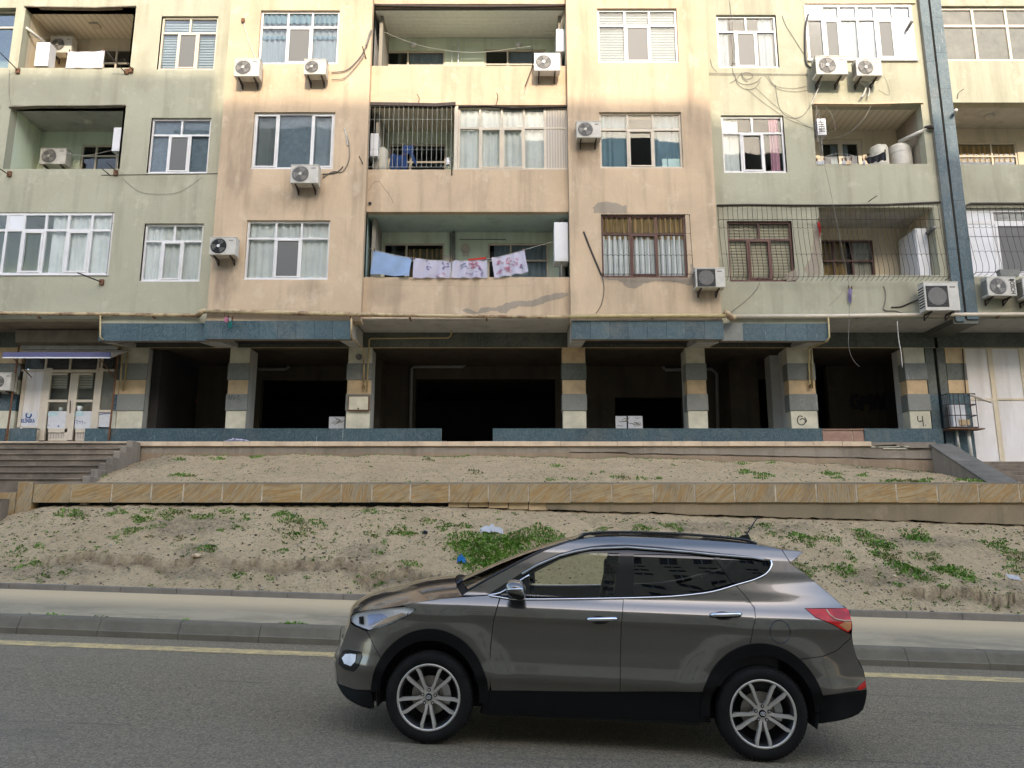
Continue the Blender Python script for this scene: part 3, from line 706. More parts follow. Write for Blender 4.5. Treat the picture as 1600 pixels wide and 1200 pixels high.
for (px_, py_, r) in [(208,720,.16),(285,741,.17),(275,742,.12),(300,743,.1),(280,717,.14),(340,716,.14),(400,714,.14),(742,737,.15),(722,712,.14),(670,717,.12),(870,727,.14),(972,746,.14),(960,744,.1),(1000,746,.12),(1028,747,.1),(862,749,.1),(895,749,.09),(1170,738,.16),(1160,735,.12),(1195,742,.18),(1190,746,.12),(1160,724,.14),(1300,741,.18),(1290,738,.12),(1310,746,.12),(1350,742,.12),(1400,750,.14),(1420,752,.18),(1440,752,.16),(1385,752,.12),(1510,750,.18),(1530,752,.16),(925,740,.07),(940,737,.07),(1350,730,.1),(1450,748,.1),(160,743,.1),(240,707,.12),(1245,716,.1),(1205,722,.08)]:
    p = hit(px_, py_+1.5, terz, 17.3, Y_COP)
    if p: tuft(bt, p, r, int(55*(r/.15)**1.5), .07+r*.3, terz, 0 if random.random() < .8 else 1)
for _ in range(480):
    x, y = random.uniform(-9.2, 12), random.uniform(17.3, Y_COP-.02)
    if random.random() < .5: y = 17.3+abs(random.gauss(0, .35))
    if x > 10.6: continue
    if noise.noise(Vector((x*.5, y*.9, 9))) < -.05+random.uniform(-.2, .2): continue
    tuft(bt, (x, y), random.uniform(.03, .08), random.randint(4, 12), random.uniform(.02, .06), terz, 0 if random.random() < .55 else 1, .8)
for _ in range(260):
    x = random.uniform(-9.2, 10.9); tuft(bt, (x, Y_COP-.05), .06, 6, .06, terz, 0 if random.random() < .6 else 1)
bt.build('weeds_on_terrace', ['weed', 'weed2'], kind='stuff', fixn=False, label='sparse weeds on the sandy terrace below the platform')
# weeds along the kerb
bk = MB()
kf = lambda x, y: kz(x)-.02
for (px_, r, n_) in ((80, .12, 26), (90, .14, 26), (155, .10, 18), (236, .07, 8), (455, .15, 60), (463, .12, 50), (290, .06, 8), (35, .06, 6)):
    tuft(bk, (X(px_, 966, 12.2), 12.22), r, n_, .09, kf)
bk.build('weeds_along_kerb', ['weed', 'weed2'], kind='stuff', fixn=False, label='little weeds growing behind the kerb stones')
def rock(b, c, s, m=0):
    bm = bmesh.new(); bmesh.ops.create_icosphere(bm, subdivisions=1, radius=1)
    o = len(b.v); sc = (random.uniform(.7, 1.3), random.uniform(.7, 1.3), random.uniform(.4, .8)); an = random.random()*6
    for v in bm.verts:
        q = v.co*(1+.3*noise.noise(v.co*2+Vector(c)))*s; x, y = q.x*sc[0], q.y*sc[1]
        b.v.append((c[0]+x*math.cos(an)-y*math.sin(an), c[1]+x*math.sin(an)+y*math.cos(an), c[2]+q.z*sc[2]))
    for f in bm.faces: b.f.append(tuple(o+v.index for v in f.verts)); b.mi.append(m)
    bm.free()
bp = MB()
for _ in range(3800):
    x, y = random.uniform(-12.5, 13), random.uniform(Y_INK+.12, Y_RET-.02)
    s = .009+.026*random.random()**3
    rock(bp, (x, y, bankz(x, y)), s, 0 if random.random() < .35 else 1)
for _ in range(2600):
    x, y = random.uniform(-9.3, 11), random.uniform(17.28, Y_COP-.02)
    rock(bp, (x, y, terz(x, y)), .008+.018*random.random()**4, 0 if random.random() < .5 else 1)
bp.build('scattered_pebbles', ['pebble', 'clod'], kind='stuff', fixn=False, label='small stones and dark crumbs scattered on the soil')
p = hit(307, 871, bankz, Y_INK, Y_RET); b = MB(); rock(b, p+Vector((0, 0, .03)), .13)
b.build('stone', 'coping', label='largest pale rounded stone lying on the left of the sandy bank', cat='stone')
for (px_, py_, s, lb) in ((505, 905, .05, 'small tan stone at the foot of the bank left of the car bonnet'), (1398, 902, .06, 'flat pale stone beside the long weed streak right of the car'), (1368, 903, .05, 'white stone just left of the flat pale one behind the car')):
    p = hit(px_, py_, bankz, Y_INK, Y_RET); b = MB(); rock(b, p+Vector((0, 0, .01)), s); b.build('stone', 'coping', label=lb, cat='stone')
def rag(name, px0, px1, py0, py1, f, y0, y1, mat, label, cat, lump=.05):
    c = hit((px0+px1)/2, (py0+py1)/2+2, f, y0, y1) or P((px0+px1)/2, (py0+py1)/2, y0); w = abs(X(px1, py0, c.y)-X(px0, py0, c.y)); b = MB(); n_ = 16
    g = {}
    for j in range(7):
        for i in range(n_+1):
            u, v = i/n_, j/6; x = c.x+(u-.5)*w; y = c.y+(v-.5)*w*.55*(1-.6*abs(u-.5)); z = f(x, y)+.015+lump*(1+noise.noise(Vector((u*5, v*4, px0))))*math.sin(math.pi*u)**.6*math.sin(math.pi*(.15+.7*v))+.03*noise.noise(Vector((u*11, v*9, px0)))
            g[i, j] = (x, y, z)
    for j in range(6):
        for i in range(n_): b.quad(g[i, j], g[i+1, j], g[i+1, j+1], g[i, j+1])
    return b.build(name, mat, merge=True, smooth=True, label=label, cat=cat)
rag('plastic_bag', 750, 786, 826, 835, bankz, Y_INK, Y_RET, 'bag_white', 'crumpled white plastic bag on the largest green patch of the bank', 'bag', .10)
rag('bottle_bag', 714, 728, 873, 886, bankz, Y_INK, Y_RET, 'bag_blue', 'small crumpled bright blue bag at the left edge of the green patch', 'bag', .13)
rag('tile_shard', 1574, 1594, 901, 907, bankz, Y_INK, Y_RET, 'bag_white', 'broken white tile shard on the bank at the far right', 'shard', .02)
rag('black_scrap', 660, 668, 832, 836, bankz, Y_INK, Y_RET, 'blackcloth', 'tiny black scrap on the bank left of the green patch', 'scrap', .04)
rag('fallen_cloth', 352, 390, 683, 690, lambda x, y: Z_PLAT, 20.3, 20.35, 'sheet_white', 'pale pink cloth dropped on the platform coping', 'cloth', .06)
# ================================================================ THE APARTMENT BUILDING
random.seed(5)
bld = thing('apartment_building', (0, 21.5, Z_PLAT), 'long shabby apartment block in peach and pale green plaster, raised on dark open bays', 'building')
nb = thing('apartment_building', (15.5, 21.5, 1.9), 'neighbouring pale green apartment block at the far right beyond the narrow blue joint', 'building')
nb.name = 'neighbouring_building'; ORG[nb.name] = Vector((15.5, 21.5, 1.9))
ZTOP = 19.2
def wall_open(name, x0, x1, z0, z1, y, th, ops, mat, parent, rev=None):
    """a wall slab with rectangular openings (x0,x1,z0,z1) cut through it"""
    xs = sorted({x0, x1, *[v for o in ops for v in o[:2] if x0 < v < x1]}); zs = sorted({z0, z1, *[v for o in ops for v in o[2:4] if z0 < v < z1]})
    b = MB()
    for xa, xb in zip(xs, xs[1:]):
        for za, zb in zip(zs, zs[1:]):
            mx, mz = (xa+xb)/2, (za+zb)/2
            if any(o[0] < mx < o[1] and o[2] < mz < o[3] for o in ops): continue
            b.quad((xa, y, za), (xb, y, za), (xb, y, zb), (xa, y, zb)); b.quad((xb, y+th, za), (xa, y+th, za), (xa, y+th, zb), (xb, y+th, zb))
    for (a, c, e, g) in [(max(o[0], x0), min(o[1], x1), max(o[2], z0), min(o[3], z1)) for o in ops]:
        b.quad((a, y, e), (c, y, e), (c, y+th, e), (a, y+th, e), 1); b.quad((a, y+th, g), (c, y+th, g), (c, y, g), (a, y, g), 1)
        b.quad((a, y, g), (a, y, e), (a, y+th, e), (a, y+th, g), 1); b.quad((c, y, e), (c, y, g), (c, y+th, g), (c, y+th, e), 1)
    b.quad((x0, y+th, z0), (x1, y+th, z0), (x1, y, z0), (x0, y, z0)); b.quad((x0, y, z1), (x1, y, z1), (x1, y+th, z1), (x0, y+th, z1))
    b.quad((x0, y+th, z0), (x0, y, z0), (x0, y, z1), (x0, y+th, z1)); b.quad((x1, y, z0), (x1, y+th, z0), (x1, y+th, z1), (x1, y, z1))
    return b.build(name, [mat, rev or mat], parent, fixn=False)

def wavy(b, x0, x1, z0, z1, y, amp, n, m=0, gather=0):
    N = max(6, int(n*6)); ph = random.random()*6; pr = []
    for i in range(N+1):
        u = i/N; a = u*n*6.283+ph+1.5*math.sin(u*9+ph)
        pr.append((x0+(x1-x0)*u, y+amp*math.sin(a)))
    for (p, q) in zip(pr, pr[1:]):
        b.quad((p[0], p[1], z0), (q[0], q[1], z0), (q[0]+gather*(0), q[1], z1), (p[0], p[1], z1), m)

def window(r, y, parent, cols=None, style='T', frame='pvc_white', glassm='glass', content=None, fw=.055, sash=None, dep=.07, screen=(), name='window', solid=(), tr=None):
    """r=(x0,x1,z0,z1). frame, every pane and curtains as children"""
    x0, x1, z0, z1 = r; W_, H_ = x1-x0, z1-z0
    b = MB(); b.box(x0, x0+fw, y, y+dep, z0, z1); b.box(x1-fw, x1, y, y+dep, z0, z1); b.box(x0+fw, x1-fw, y, y+dep, z1-fw, z1); b.box(x0+fw, x1-fw, y, y+dep, z0, z0+fw)
    panes = []
    if style == 'T': top, bot, tr_, sa = [.5], [.31, .66], .70, [1]
    elif style == 'T3': top, bot, tr_, sa = [.345, .655], [.345, .655], .70, [1]
    elif style == 'V3': top, bot, tr_, sa = None, [.30, .72], 1., [0, 2]
    elif style == 'D2': top, bot, tr_, sa = [.38], [.38], .66, []
    elif style == 'G': top = bot = cols; tr_, sa = tr or .72, sash or []
    elif style == 'ONE': top, bot, tr_, sa = None, [.5], 1., []
    if tr: tr_ = tr
    hw = fw*.5
    zt = z0+H_*tr_
    if top is not None:
        b.box(x0+fw, x1-fw, y, y+dep, zt-hw, zt+hw)
        xs = [x0+fw]+[x0+W_*t for t in top]+[x1-fw]
        for t in top: b.box(x0+W_*t-hw, x0+W_*t+hw, y+.002, y+dep, zt+hw, z1-fw)
        for i, (a, c) in enumerate(zip(xs, xs[1:])):
            panes.append((a+(hw if i else 0), c-(hw if i < len(xs)-2 else 0), zt+hw, z1-fw, ('t', i)))
    ze = zt-hw if top is not None else z1-fw
    for t in bot: b.box(x0+W_*t-hw, x0+W_*t+hw, y+.002, y+dep, z0+fw, ze)
    xs = [x0+fw]+[x0+W_*t for t in bot]+[x1-fw]
    for i, (a, c) in enumerate(zip(xs, xs[1:])):
        a_, c_ = a+(hw if i else 0), c-(hw if i < len(xs)-2 else 0)
        if i in sa:
            s_ = fw*.75
            for q in ((a_, a_+s_, z0+fw, ze), (c_-s_, c_, z0+fw, ze), (a_+s_, c_-s_, z0+fw, z0+fw+s_), (a_+s_, c_-s_, ze-s_, ze)): b.box(q[0], q[1], y-.018, y+dep-.01, q[2], q[3])
            panes.append((a_+s_, c_-s_, z0+fw+s_, ze-s_, ('b', i)))
        else: panes.append((a_, c_, z0+fw, ze, ('b', i)))
    w = b.build(name, frame, parent, fixn=True)
    for (a, c, e, g, key) in panes:
        k_ = key[0]+str(key[1]); m = glassm; yy = y+dep*.5
        if k_ in solid: m = 'white' if frame == 'pvc_white' else 'pvc_cream'; yy = y+.012
        if k_ in solid and 'corr' in solid: m = 'corr'
        MB().box(a, c, yy, yy+.006, e, g).build('pane' if k_ not in solid else 'panel', m, w, fixn=False)
        if k_ in screen: MB().box(a, c, y+.004, y+.008, e, g).build('screen', 'screen', w, fixn=False)
    MB().box(x0-.03, x1+.03, y-.05, y+.01, z0-.025, z0-.002).build('sill', frame, w)
    yb = y+dep+.035
    for cc in (content or []):
        b = MB(); kind = cc[0]
        if kind == 'net': u0, u1, m = cc[1], cc[2], cc[3] if len(cc) > 3 else 'curtain'; wavy(b, x0+W_*u0, x0+W_*u1, z0-.05, z1+.03, yb, .022, (u1-u0)*W_*5); b.build('curtain', m, w, fixn=False)
        elif kind == 'band':      # curtain part of the height
            u0, u1, v0, v1, m = cc[1:]; wavy(b, x0+W_*u0, x0+W_*u1, z0+H_*v0, z0+H_*v1, yb-.05, .03, (u1-u0)*W_*6); b.build('curtain', m, w, fixn=False)
        elif kind == 'blind':
            z = z0-.02
            while z < z1: b.box(x0, x1, yb, yb+.012, z, z+.055); z += .088
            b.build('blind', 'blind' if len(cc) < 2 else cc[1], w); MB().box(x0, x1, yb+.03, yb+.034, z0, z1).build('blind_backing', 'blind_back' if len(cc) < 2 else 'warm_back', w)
        elif kind == 'flat': u0, u1, v0, v1, m = cc[1:]; MB().box(x0+W_*u0, x0+W_*u1, yb-.02, yb+.01, z0+H_*v0, z0+H_*v1).build('panel', m, w)
    return w

# ---- openings of the front, (photo rectangle) -> metres
def ins(r, d=.0): return r
WL = [ # section, rect, style, frame, glass, content, extra
 ('GL', (249, 25, 338, 109), 'T', 'pvc_cream', 'glass', [('blind',)], dict(screen=('b1',))),
 ('GL', (233, 184, 327, 271), 'T', 'pvc_white', 'glass_grey', [('flat', 0, 1, 0, 1, 'grey_film')], dict(screen=('b1',))),
 ('GL', (222, 349, 315, 440), 'T', 'pvc_white', 'glass', [('net', 0, 1)], {}),
 ('OL', (405, 16, 529, 100), 'T3', 'pvc_white', 'glass', [('net', 0, 1, 'curtain_sun'), ('band', 0, 1, .50, .55, 'curtain_blue'), ('band', 0, 1, .80, 1., 'curtain_blue')], dict(screen=('b1',))),
 ('OL', (394, 175, 522, 264), 'V3', 'pvc_white', 'glass_grey', [('net', .62, 1), ('net', 0, .3, 'curtain_beige'), ('flat', .3, .72, 0, 1, 'grey_film')], {}),
 ('OL', (383, 344, 514, 437), 'T3', 'pvc_white', 'glass', [('net', 0, 1)], dict(screen=('b1',))),
 ('OR', (934, 13, 1059, 98), 'T3', 'pvc_white', 'glass', [('blind',)], dict(screen=('b1',))),
 ('OR', (937, 175, 1066, 263), 'T3', 'pvc_cream', 'glass', [('net', 0, .34, 'curtain_blue'), ('net', .66, 1, 'curtain_blue'), ('flat', .76, .99, 0, .2, 'lightblue')], {}),
 ('OR', (940, 335, 1073, 434), 'T3', 'wood_brown', 'glass', [('band', 0, 1, .0, .68, 'curtain'), ('band', .0, 1, .62, 1., 'curtain_gold')], {}),
 ('GR', (1121, 23, 1215, 106), 'T', 'pvc_white', 'glass', [('net', 0, .2, 'curtain_sun'), ('net', .72, .95, 'curtain_sun')], dict(screen=('b1',))),
 ('GR', (1129, 180, 1227, 270), 'T', 'pvc_white', 'glass', [('net', 0, .28), ('band', .78, .92, 0, 1, 'curtain_pink')], {}),
 ('GR', (1138, 345, 1240, 440), 'T', 'wood_brown', 'glass', [('blind', 'blind_warm')], {}),
]
BAL = {  # balcony openings: section, rect
 'GL3': (34, 12, 208, 106), 'GL2': (11, 165, 192, 264), 'GL1': (-40, 332, 174, 431), 'GL3b': (-60, 12, 19, 106), 'GL2b': (-90, 165, -6, 264),
 'M3': (577, 6, 884, 103), 'M2': (569, 164, 888, 265), 'M1': (569, 331, 890, 433),
 'GR3': (1259, 8, 1428, 96), 'GR2': (1272, 163, 1444, 256), 'GR1': (1283, 324, 1463, 430),
}
YS = {'GL': Y_GRN, 'OL': Y_FAC, 'M': Y_MID, 'OR': Y_FAC, 'GR': Y_GRN}
XS = {'GL': (-17.5, X(343, 240, Y_FAC)), 'OL': (X(343, 240, Y_FAC), X(571, 300, Y_FAC)), 'M': (X(571, 300, Y_FAC)+.003, X(889, 300, Y_FAC)-.003), 'OR': (X(889, 300, Y_FAC), X(1114, 240, Y_FAC)), 'GR': (X(1114, 240, Y_FAC), 12.25)}
MT = {'GL': 'green', 'OL': 'orange', 'M': 'orange', 'OR': 'orange', 'GR': 'green'}
zb_can, zb_bal = 5.72, 5.86
xcl0, xcl1, xcr0, xcr1 = X(157, 516, Y_GRN), X(549, 515, Y_FAC), X(893, 515, Y_FAC), X(1293, 518, Y_GRN)
for sname, (xa, xb) in XS.items():
    y = YS[sname]; ops = [rect(*w_[1], y) for w_ in WL if w_[0] == sname]
    for k_, r_ in BAL.items():
        if k_[:-1].rstrip('123') == sname or (k_.startswith(sname) and k_[len(sname)] in '123'): ops.append(rect(*r_, y))
    if sname == 'GL':
        wall_open('green_wall', xa, xcl0-.002, zb_bal, ZTOP, y, .30, ops, 'green', bld)
        wall_open('green_wall', xcl0, xb-.002, zb_can, ZTOP, y, .30, ops, 'green', bld)
    elif sname == 'GR':
        wall_open('green_wall', xa+.002, xcr1-.002, zb_can, ZTOP, y, .30, ops, 'green', bld)
        wall_open('green_wall', xcr1, xb, zb_bal, ZTOP, y, .30, ops, 'green', bld)
    else:
        wall_open('peach_wall', xa, xb, zb_can if sname != 'M' else zb_bal, ZTOP, y, .42 if sname != 'M' else .2, ops, 'orange', bld)
for sec, r_, style, fr, gl, cont, ex in WL:
    y = YS[sec]; r = rect(*r_, y); window((r[0]+.004, r[1]-.004, r[2]+.03, r[3]-.004), y+.07, bld, None, style, fr, gl, cont, **ex)

# ---- interior: rooms behind the windows
b = MB()
for z in (5.95, 9.08, 12.33, 15.62, 18.9): b.box(-17.5, 12.5, 22.35, 24.6, z, z+.12)
for x in (-17.4, -12.2, -8.45, -3.62, 1.55, 5.3, 7.9, 12.4): b.box(x-.06, x+.06, 22.35, 24.5, 5.9, 19)
for sname, (xa, xb) in XS.items():
    if sname in ('OL', 'OR'):
        for z in (5.95, 9.08, 12.33, 15.62): b.box(xa, xb, YS[sname]+.43, 22.4, z, z+.12)
    for x in (xa+.15, xb-.15): b.box(x-.05, x+.05, YS[sname]+.45, 22.4, 5.95, 19)
for (a, c, y0) in ((XS['GL'][0], XS['GL'][1], Y_GRN), (XS['GR'][0], XS['GR'][1], Y_GRN)):
    for z in (5.95, 9.08, 12.33, 15.62): b.box(*( (rect(*BAL['GL2'], y0)[1]+.12, c) if c < 0 else (a, rect(*BAL['GR2'], y0)[0]-.12)), y0+.31, 22.4, z, z+.12)
b.box(-17.5, 12.5, 24.6, 24.8, 5.9, 19.2); b.box(-17.5, 12.5, 20.7, 24.8, 19.2, 19.4)
b.build('interior_wall', 'room', bld)

# ---- balconies (recess boxes lined with their own render)
YB = 22.15
def recess(key, y, wallm, ceilm, backops=(), yb=YB, th=.2, nm='balcony_recess', parent=None, side=None, floorz=None):
    r = rect(*BAL[key], y) if isinstance(key, str) else key
    x0, x1, z0, z1 = r; fl = z1-3.05; parent = parent or bld
    MB().box(x0-.08, x0-.002, y+th+.002, yb, fl, z1+.08).build('balcony_side_wall', side or wallm, parent); MB().box(x1+.002, x1+.08, y+th+.002, yb, fl, z1+.08).build('balcony_side_wall', side or wallm, parent)
    MB().box(x0-.08, x1+.08, y+th+.001, yb, z1+.003, z1+.07).build('balcony_ceiling', ceilm, parent)
    MB().box(x0-.08, x1+.08, y+th+.001, yb, fl-.1, fl).build('balcony_floor', 'conc', parent)
    wall_open('balcony_back_wall', x0-.08, x1+.08, fl, z1+.08, yb, .16, list(backops), wallm, parent)
    return r
def brect(px0, py0, px1, py1): return rect(px0, py0, px1, py1, YB)
def bwin(px0, py0, px1, py1, **kw):
    x0, x1, z0, z1 = brect(px0, py0, px1, py1); return (x0, x1, z0-kw.pop('down', .9), z1)
# left 3rd floor
o1 = bwin(160, 76, 215, 100); recess('GL3', Y_GRN, 'cream_in', 'panel_ceil', [o1], th=.3)
window(o1, YB+.03, bld, None, 'D2', 'pvc_cream', 'glass_grey', None)
o1 = bwin(126, 226, 186, 262); recess('GL2', Y_GRN, 'green_in', 'soffit', [o1], th=.3)
window(o1, YB+.03, bld, None, 'D2', 'pvc_cream', 'glass_grey', None, tr=.78)
recess('GL3b', Y_GRN, 'green_in', 'soffit', [], th=.3); recess('GL2b', Y_GRN, 'green_in', 'soffit', [], th=.3)
r = rect(*BAL['GL3b'], Y_GRN); window((r[0]+.01, r[1]-.01, r[2]+.03, r[3]-.01), Y_GRN+.15, bld, [.5], 'G', 'pvc_cream', 'glass_grey', None, name='balcony_glazing')
r = rect(*BAL['GL1'], Y_GRN); recess('GL1', Y_GRN, 'green_in', 'soffit', [], th=.3)
cols = [(v+40)/214. for v in (-22, 6, 32.5, 67.5, 103, 140)]
window((r[0]+.01, r[1]-.01, r[2]+.03, r[3]-.01), Y_GRN+.02, bld, cols, 'G', 'pvc_white', 'glass', [('net', .54, .99)], sash=[3, 5], solid=('t2',), name='balcony_glazing', fw=.07)
# middle 3rd floor: plank ceiling, white slatted side panel, canvas roll
o1, o2 = bwin(602, 79, 695, 104), bwin(757, 77, 852, 104)
r = recess('M3', Y_MID, 'green_in', 'soffit', [o1, o2], th=.2)
window(o1, YB+.03, bld, None, 'D2', 'pvc_cream', 'glass_grey', [('net', .4, 1)]); window(o2, YB+.03, bld, None, 'D2', 'pvc_cream', 'glass_grey', [('net', .4, 1)])
for i in range(8):
    ya, yb_ = 20.84+i*.163, 20.84+(i+1)*.163-.012
    MB().box(r[0]+.02, r[1]-.02, ya, yb_, r[3]-.07, r[3]-.045).build('ceiling_plank', 'plank', bld)
for i in range(9):
    MB().box(r[0]+.02, r[0]+.05, 20.84+i*.145, 20.84+(i+1)*.145-.02, r[3]-2.3, r[3]-.08).build('side_board', 'white', bld)
b = MB(); b.tube([(r[0]+(r[1]-r[0])*t, Y_MID+.03, r[3]-.03-.05*math.sin(t*3.0)) for t in [i/20 for i in range(21)]], .05, 8); b.build('rolled_canvas', 'iron', bld, smooth=True)
for px_ in (646, 810):
    c = P(px_, 70, YB-.03); MB().lathe([(.10, 0), (.10, -.02), (.07, -.07), (0, -.08)], c, 'y', 16).build('wall_lamp', 'white', bld, smooth=True)
MB().tube([P(716, 62, YB-.05), P(716, 104, YB-.05)], .025).tube([P(706, 70, YB-.05), P(706, 104, YB-.05)], .014).tube([P(706, 70, YB-.05), P(711, 70, YB-.05)], .014).tube([P(723, 63, YB-.04), P(868, 61, YB-.04)], .012).build('balcony_pipe', 'white', bld)
# middle 2nd floor: open half with grille, glazed half
o1 = bwin(607, 225, 697, 264); r = recess('M2', Y_MID, 'green_in', 'panel_ceil', [o1], th=.2)
window(o1, YB+.03, bld, None, 'D2', 'pvc_cream', 'glass_grey', None)
xm = X(712, 215, Y_MID); MB().box(xm-.03, xm+.03, Y_MID+.22, YB, r[2]-1, r[3]).build('balcony_partition', 'cream_in', bld)
MB().box(xm-.045, xm+.06, Y_MID+.02, Y_MID+.2, r[2], r[3]).build('balcony_post', 'pvc_cream', bld)
r2 = (xm+.065, r[1]-.01, r[2]+.02, r[3]-.03)
window(r2, Y_MID+.05, bld, [.2, .4, .6, .79], 'G', 'pvc_cream', 'glass', [('net', 0, .8)], sash=[1, 2], tr=.66, solid=('t4', 'b4', 'corr'), name='balcony_glazing')
# middle 1st floor
o1, o2 = bwin(598, 380, 694, 434, down=.5), bwin(762, 380, 857, 434, down=.5)
r = recess('M1', Y_MID, 'green_in', 'mint', [o1, o2], th=.2, side='mint')
window(o1, YB+.03, bld, None, 'D2', 'pvc_cream', 'glass_grey', [('band', .35, 1, 0, .9, 'curtain_gold')]); window(o2, YB+.03, bld, None, 'D2', 'pvc_cream', 'glass_grey', [('net', .1, 1)])
MB().tube([P(709, 361, YB-.06), P(709, 434, YB-.06)], .045, 8).tube([P(704, 364, YB-.06), P(704, 420, YB-.06)], .02).tube([P(718, 374, YB-.04), P(790, 374, YB-.04)], .012).build('balcony_pipe', 'pipe_grey', bld, smooth=True)
c = P(727, 388, YB-.03); MB().lathe([(.14, 0), (.14, -.03), (.12, -.05), (.10, -.03), (.08, -.01), (0, -.01)], c, 'y', 20).build('wall_lamp', 'pvc_cream', bld, smooth=True)
c = P(728, 396, YB-.01); MB().box(c.x-.10, c.x+.10, c.y-.02, c.y, c.z-.09, c.z+.06).lathe([(.03, 0), (0, -.002)], (c.x, c.y-.021, c.z-.02), 'y', 10, 0).build('flue_plate', 'pvc_cream', bld)
c = P(700, 406, YB-.02); MB().box(c.x-.12, c.x+.12, c.y-.05, c.y, c.z-.13, c.z+.13).build('meter_box', 'pvc_cream', bld)
# right: 3rd floor glazed, 2nd open, 1st barred
r = rect(*BAL['GR3'], Y_GRN); recess('GR3', Y_GRN, 'cream_in', 'soffit', [], th=.3)
cols = [(v-1259)/169. for v in (1286, 1313, 1341, 1369, 1398)]
window((r[0]+.005, r[1]-.005, r[2]+.02, r[3]-.005), Y_GRN-.02, bld, cols, 'G', 'pvc_white', 'glass', [('net', .2, .85, 'curtain_sun')], sash=[1, 4], solid=('t0', 'b5'), name='balcony_glazing', screen=('b1', 'b4'), fw=.075, tr=.74)
o1 = bwin(1280, 218, 1348, 256); r = recess('GR2', Y_GRN, 'cream_in', 'panel_ceil', [o1], th=.3, side='grey_render')
window(o1, YB+.03, bld, None, 'ONE', 'pvc_cream', 'glass_grey', [('net', .3, .7)], fw=.14)
MB().box(o1[1]+.12, X(1382, 230, YB-.01), YB-.02, YB-.003, r[2]-1, r[2]+1.1).build('dark_panel', 'blackwall', bld)
o1 = bwin(1283, 375, 1366, 430, down=.6); r = recess('GR1', Y_GRN, 'cream_in', 'soffit', [o1], th=.3)
window(o1, YB+.03, bld, [.25, .6], 'G', 'wood_brown', 'glass', [('net', .6, 1, 'curtain_beige'), ('net', 0, .5, 'curtain_gold')], tr=.62)
# ceiling lamps
for (px_, py_, z_, ks) in ((149, 39, 'GL3', 'box'), (137, 189, 'GL2', 'disc'), (1545, 181, None, 'disc')):
    zz = rect(*BAL[z_], Y_GRN)[3] if z_ else 12.45
    yy = zz/T(py_); c = P(px_, py_, yy)
    if ks == 'box': MB().box(c.x-.13, c.x+.13, c.y-.13, c.y+.13, zz-.06, zz).build('ceiling_lamp', 'pvc_cream', bld, bevel=.01)
    else: MB().lathe([(.14, zz), (.14, zz-.03), (.10, zz-.08), (0, zz-.09)], (c.x, c.y, 0), 'z', 16).build('ceiling_lamp', 'acwhite', bld if z_ else nb, smooth=True)

# ---- joint strips of blue tiles between the two blocks
for (xa, xb, par) in ((12.253, 12.50, bld), (12.575, 12.885, nb)):
    z = 5.75; off = 0 if par is bld else .3
    MB().box(xa, xb, Y_GRN-.10, Y_GRN+.35, zb_bal-.05, ZTOP).build('joint_pier', 'conc', par)
    z = zb_bal-.05+off-.3
    while z < ZTOP:
        MB().box(xa-.004, xb+.004, Y_GRN-.13, Y_GRN-.102, max(z, 5.75)+.003, min(z+1.17, ZTOP)-.003).build('facing_tile', 'blue', par); z += 1.17
MB().box(12.50, 12.575, Y_GRN+.3, Y_GRN+.5, 5.8, ZTOP).build('joint_filler', 'dark', bld)

# ---- neighbouring block
xn0, xn1 = 12.886, 17.5
def nrect(a, b_, c, d_): x0, x1, z0, z1 = rect(a, b_, c, d_, Y_GRN); return (x0, min(x1, xn1-.1), z0, z1)
N3, N2, N1 = nrect(1468, 9, 1760, 95), nrect(1484, 160, 1760, 257), nrect(1508, 324, 1760, 432)
wall_open('green_wall', xn0, xn1, zb_bal, ZTOP, Y_GRN+.002, .3, [N3, N2, N1], 'green', nb)
for r_, m_, ops_ in ((N3, 'cream_in', []), (N1, 'cream_in', [])): recess(r_, Y_GRN, m_, 'soffit', ops_, th=.31, parent=nb)
window((N3[0]+.01, N3[1]-.01, N3[2]+.02, N3[3]-.01), Y_GRN+.08, nb, [.24, .46, .68, .88], 'G', 'pvc_cream', 'frosted', None, tr=.66, name='balcony_glazing', fw=.08, sash=[])
o1 = bwin(1492, 222, 1590, 257); recess(N2, Y_GRN, 'cream_in', 'soffit', [o1], th=.31, parent=nb)
window(o1, YB+.03, nb, [.6], 'G', 'pvc_cream', 'glass', [('band', 0, 1, .62, .95, 'curtain_gold')], tr=.72)
window((N1[0]+.01, N1[1]-.01, N1[2]+.02, N1[3]-.01), Y_GRN+.1, nb, [.20, .42, .75], 'G', 'pvc_white', 'glass', None, tr=.80, name='balcony_glazing', fw=.09, sash=[1], solid=('b0', 'b2', 't0'), screen=('b1',))
b = MB(); b.box(12.6, 17.5, 24.6, 24.8, 2, 19.2); b.box(12.6, 17.5, 20.7, 24.8, 19.2, 19.4); b.box(17.4, 17.5, 20.96, 24.6, 2, 19.2)
for z in (5.95, 9.08, 12.33, 15.62): b.box(12.9, 17.4, 22.35, 24.6, z, z+.12)
b.build('interior_wall', 'room', nb)

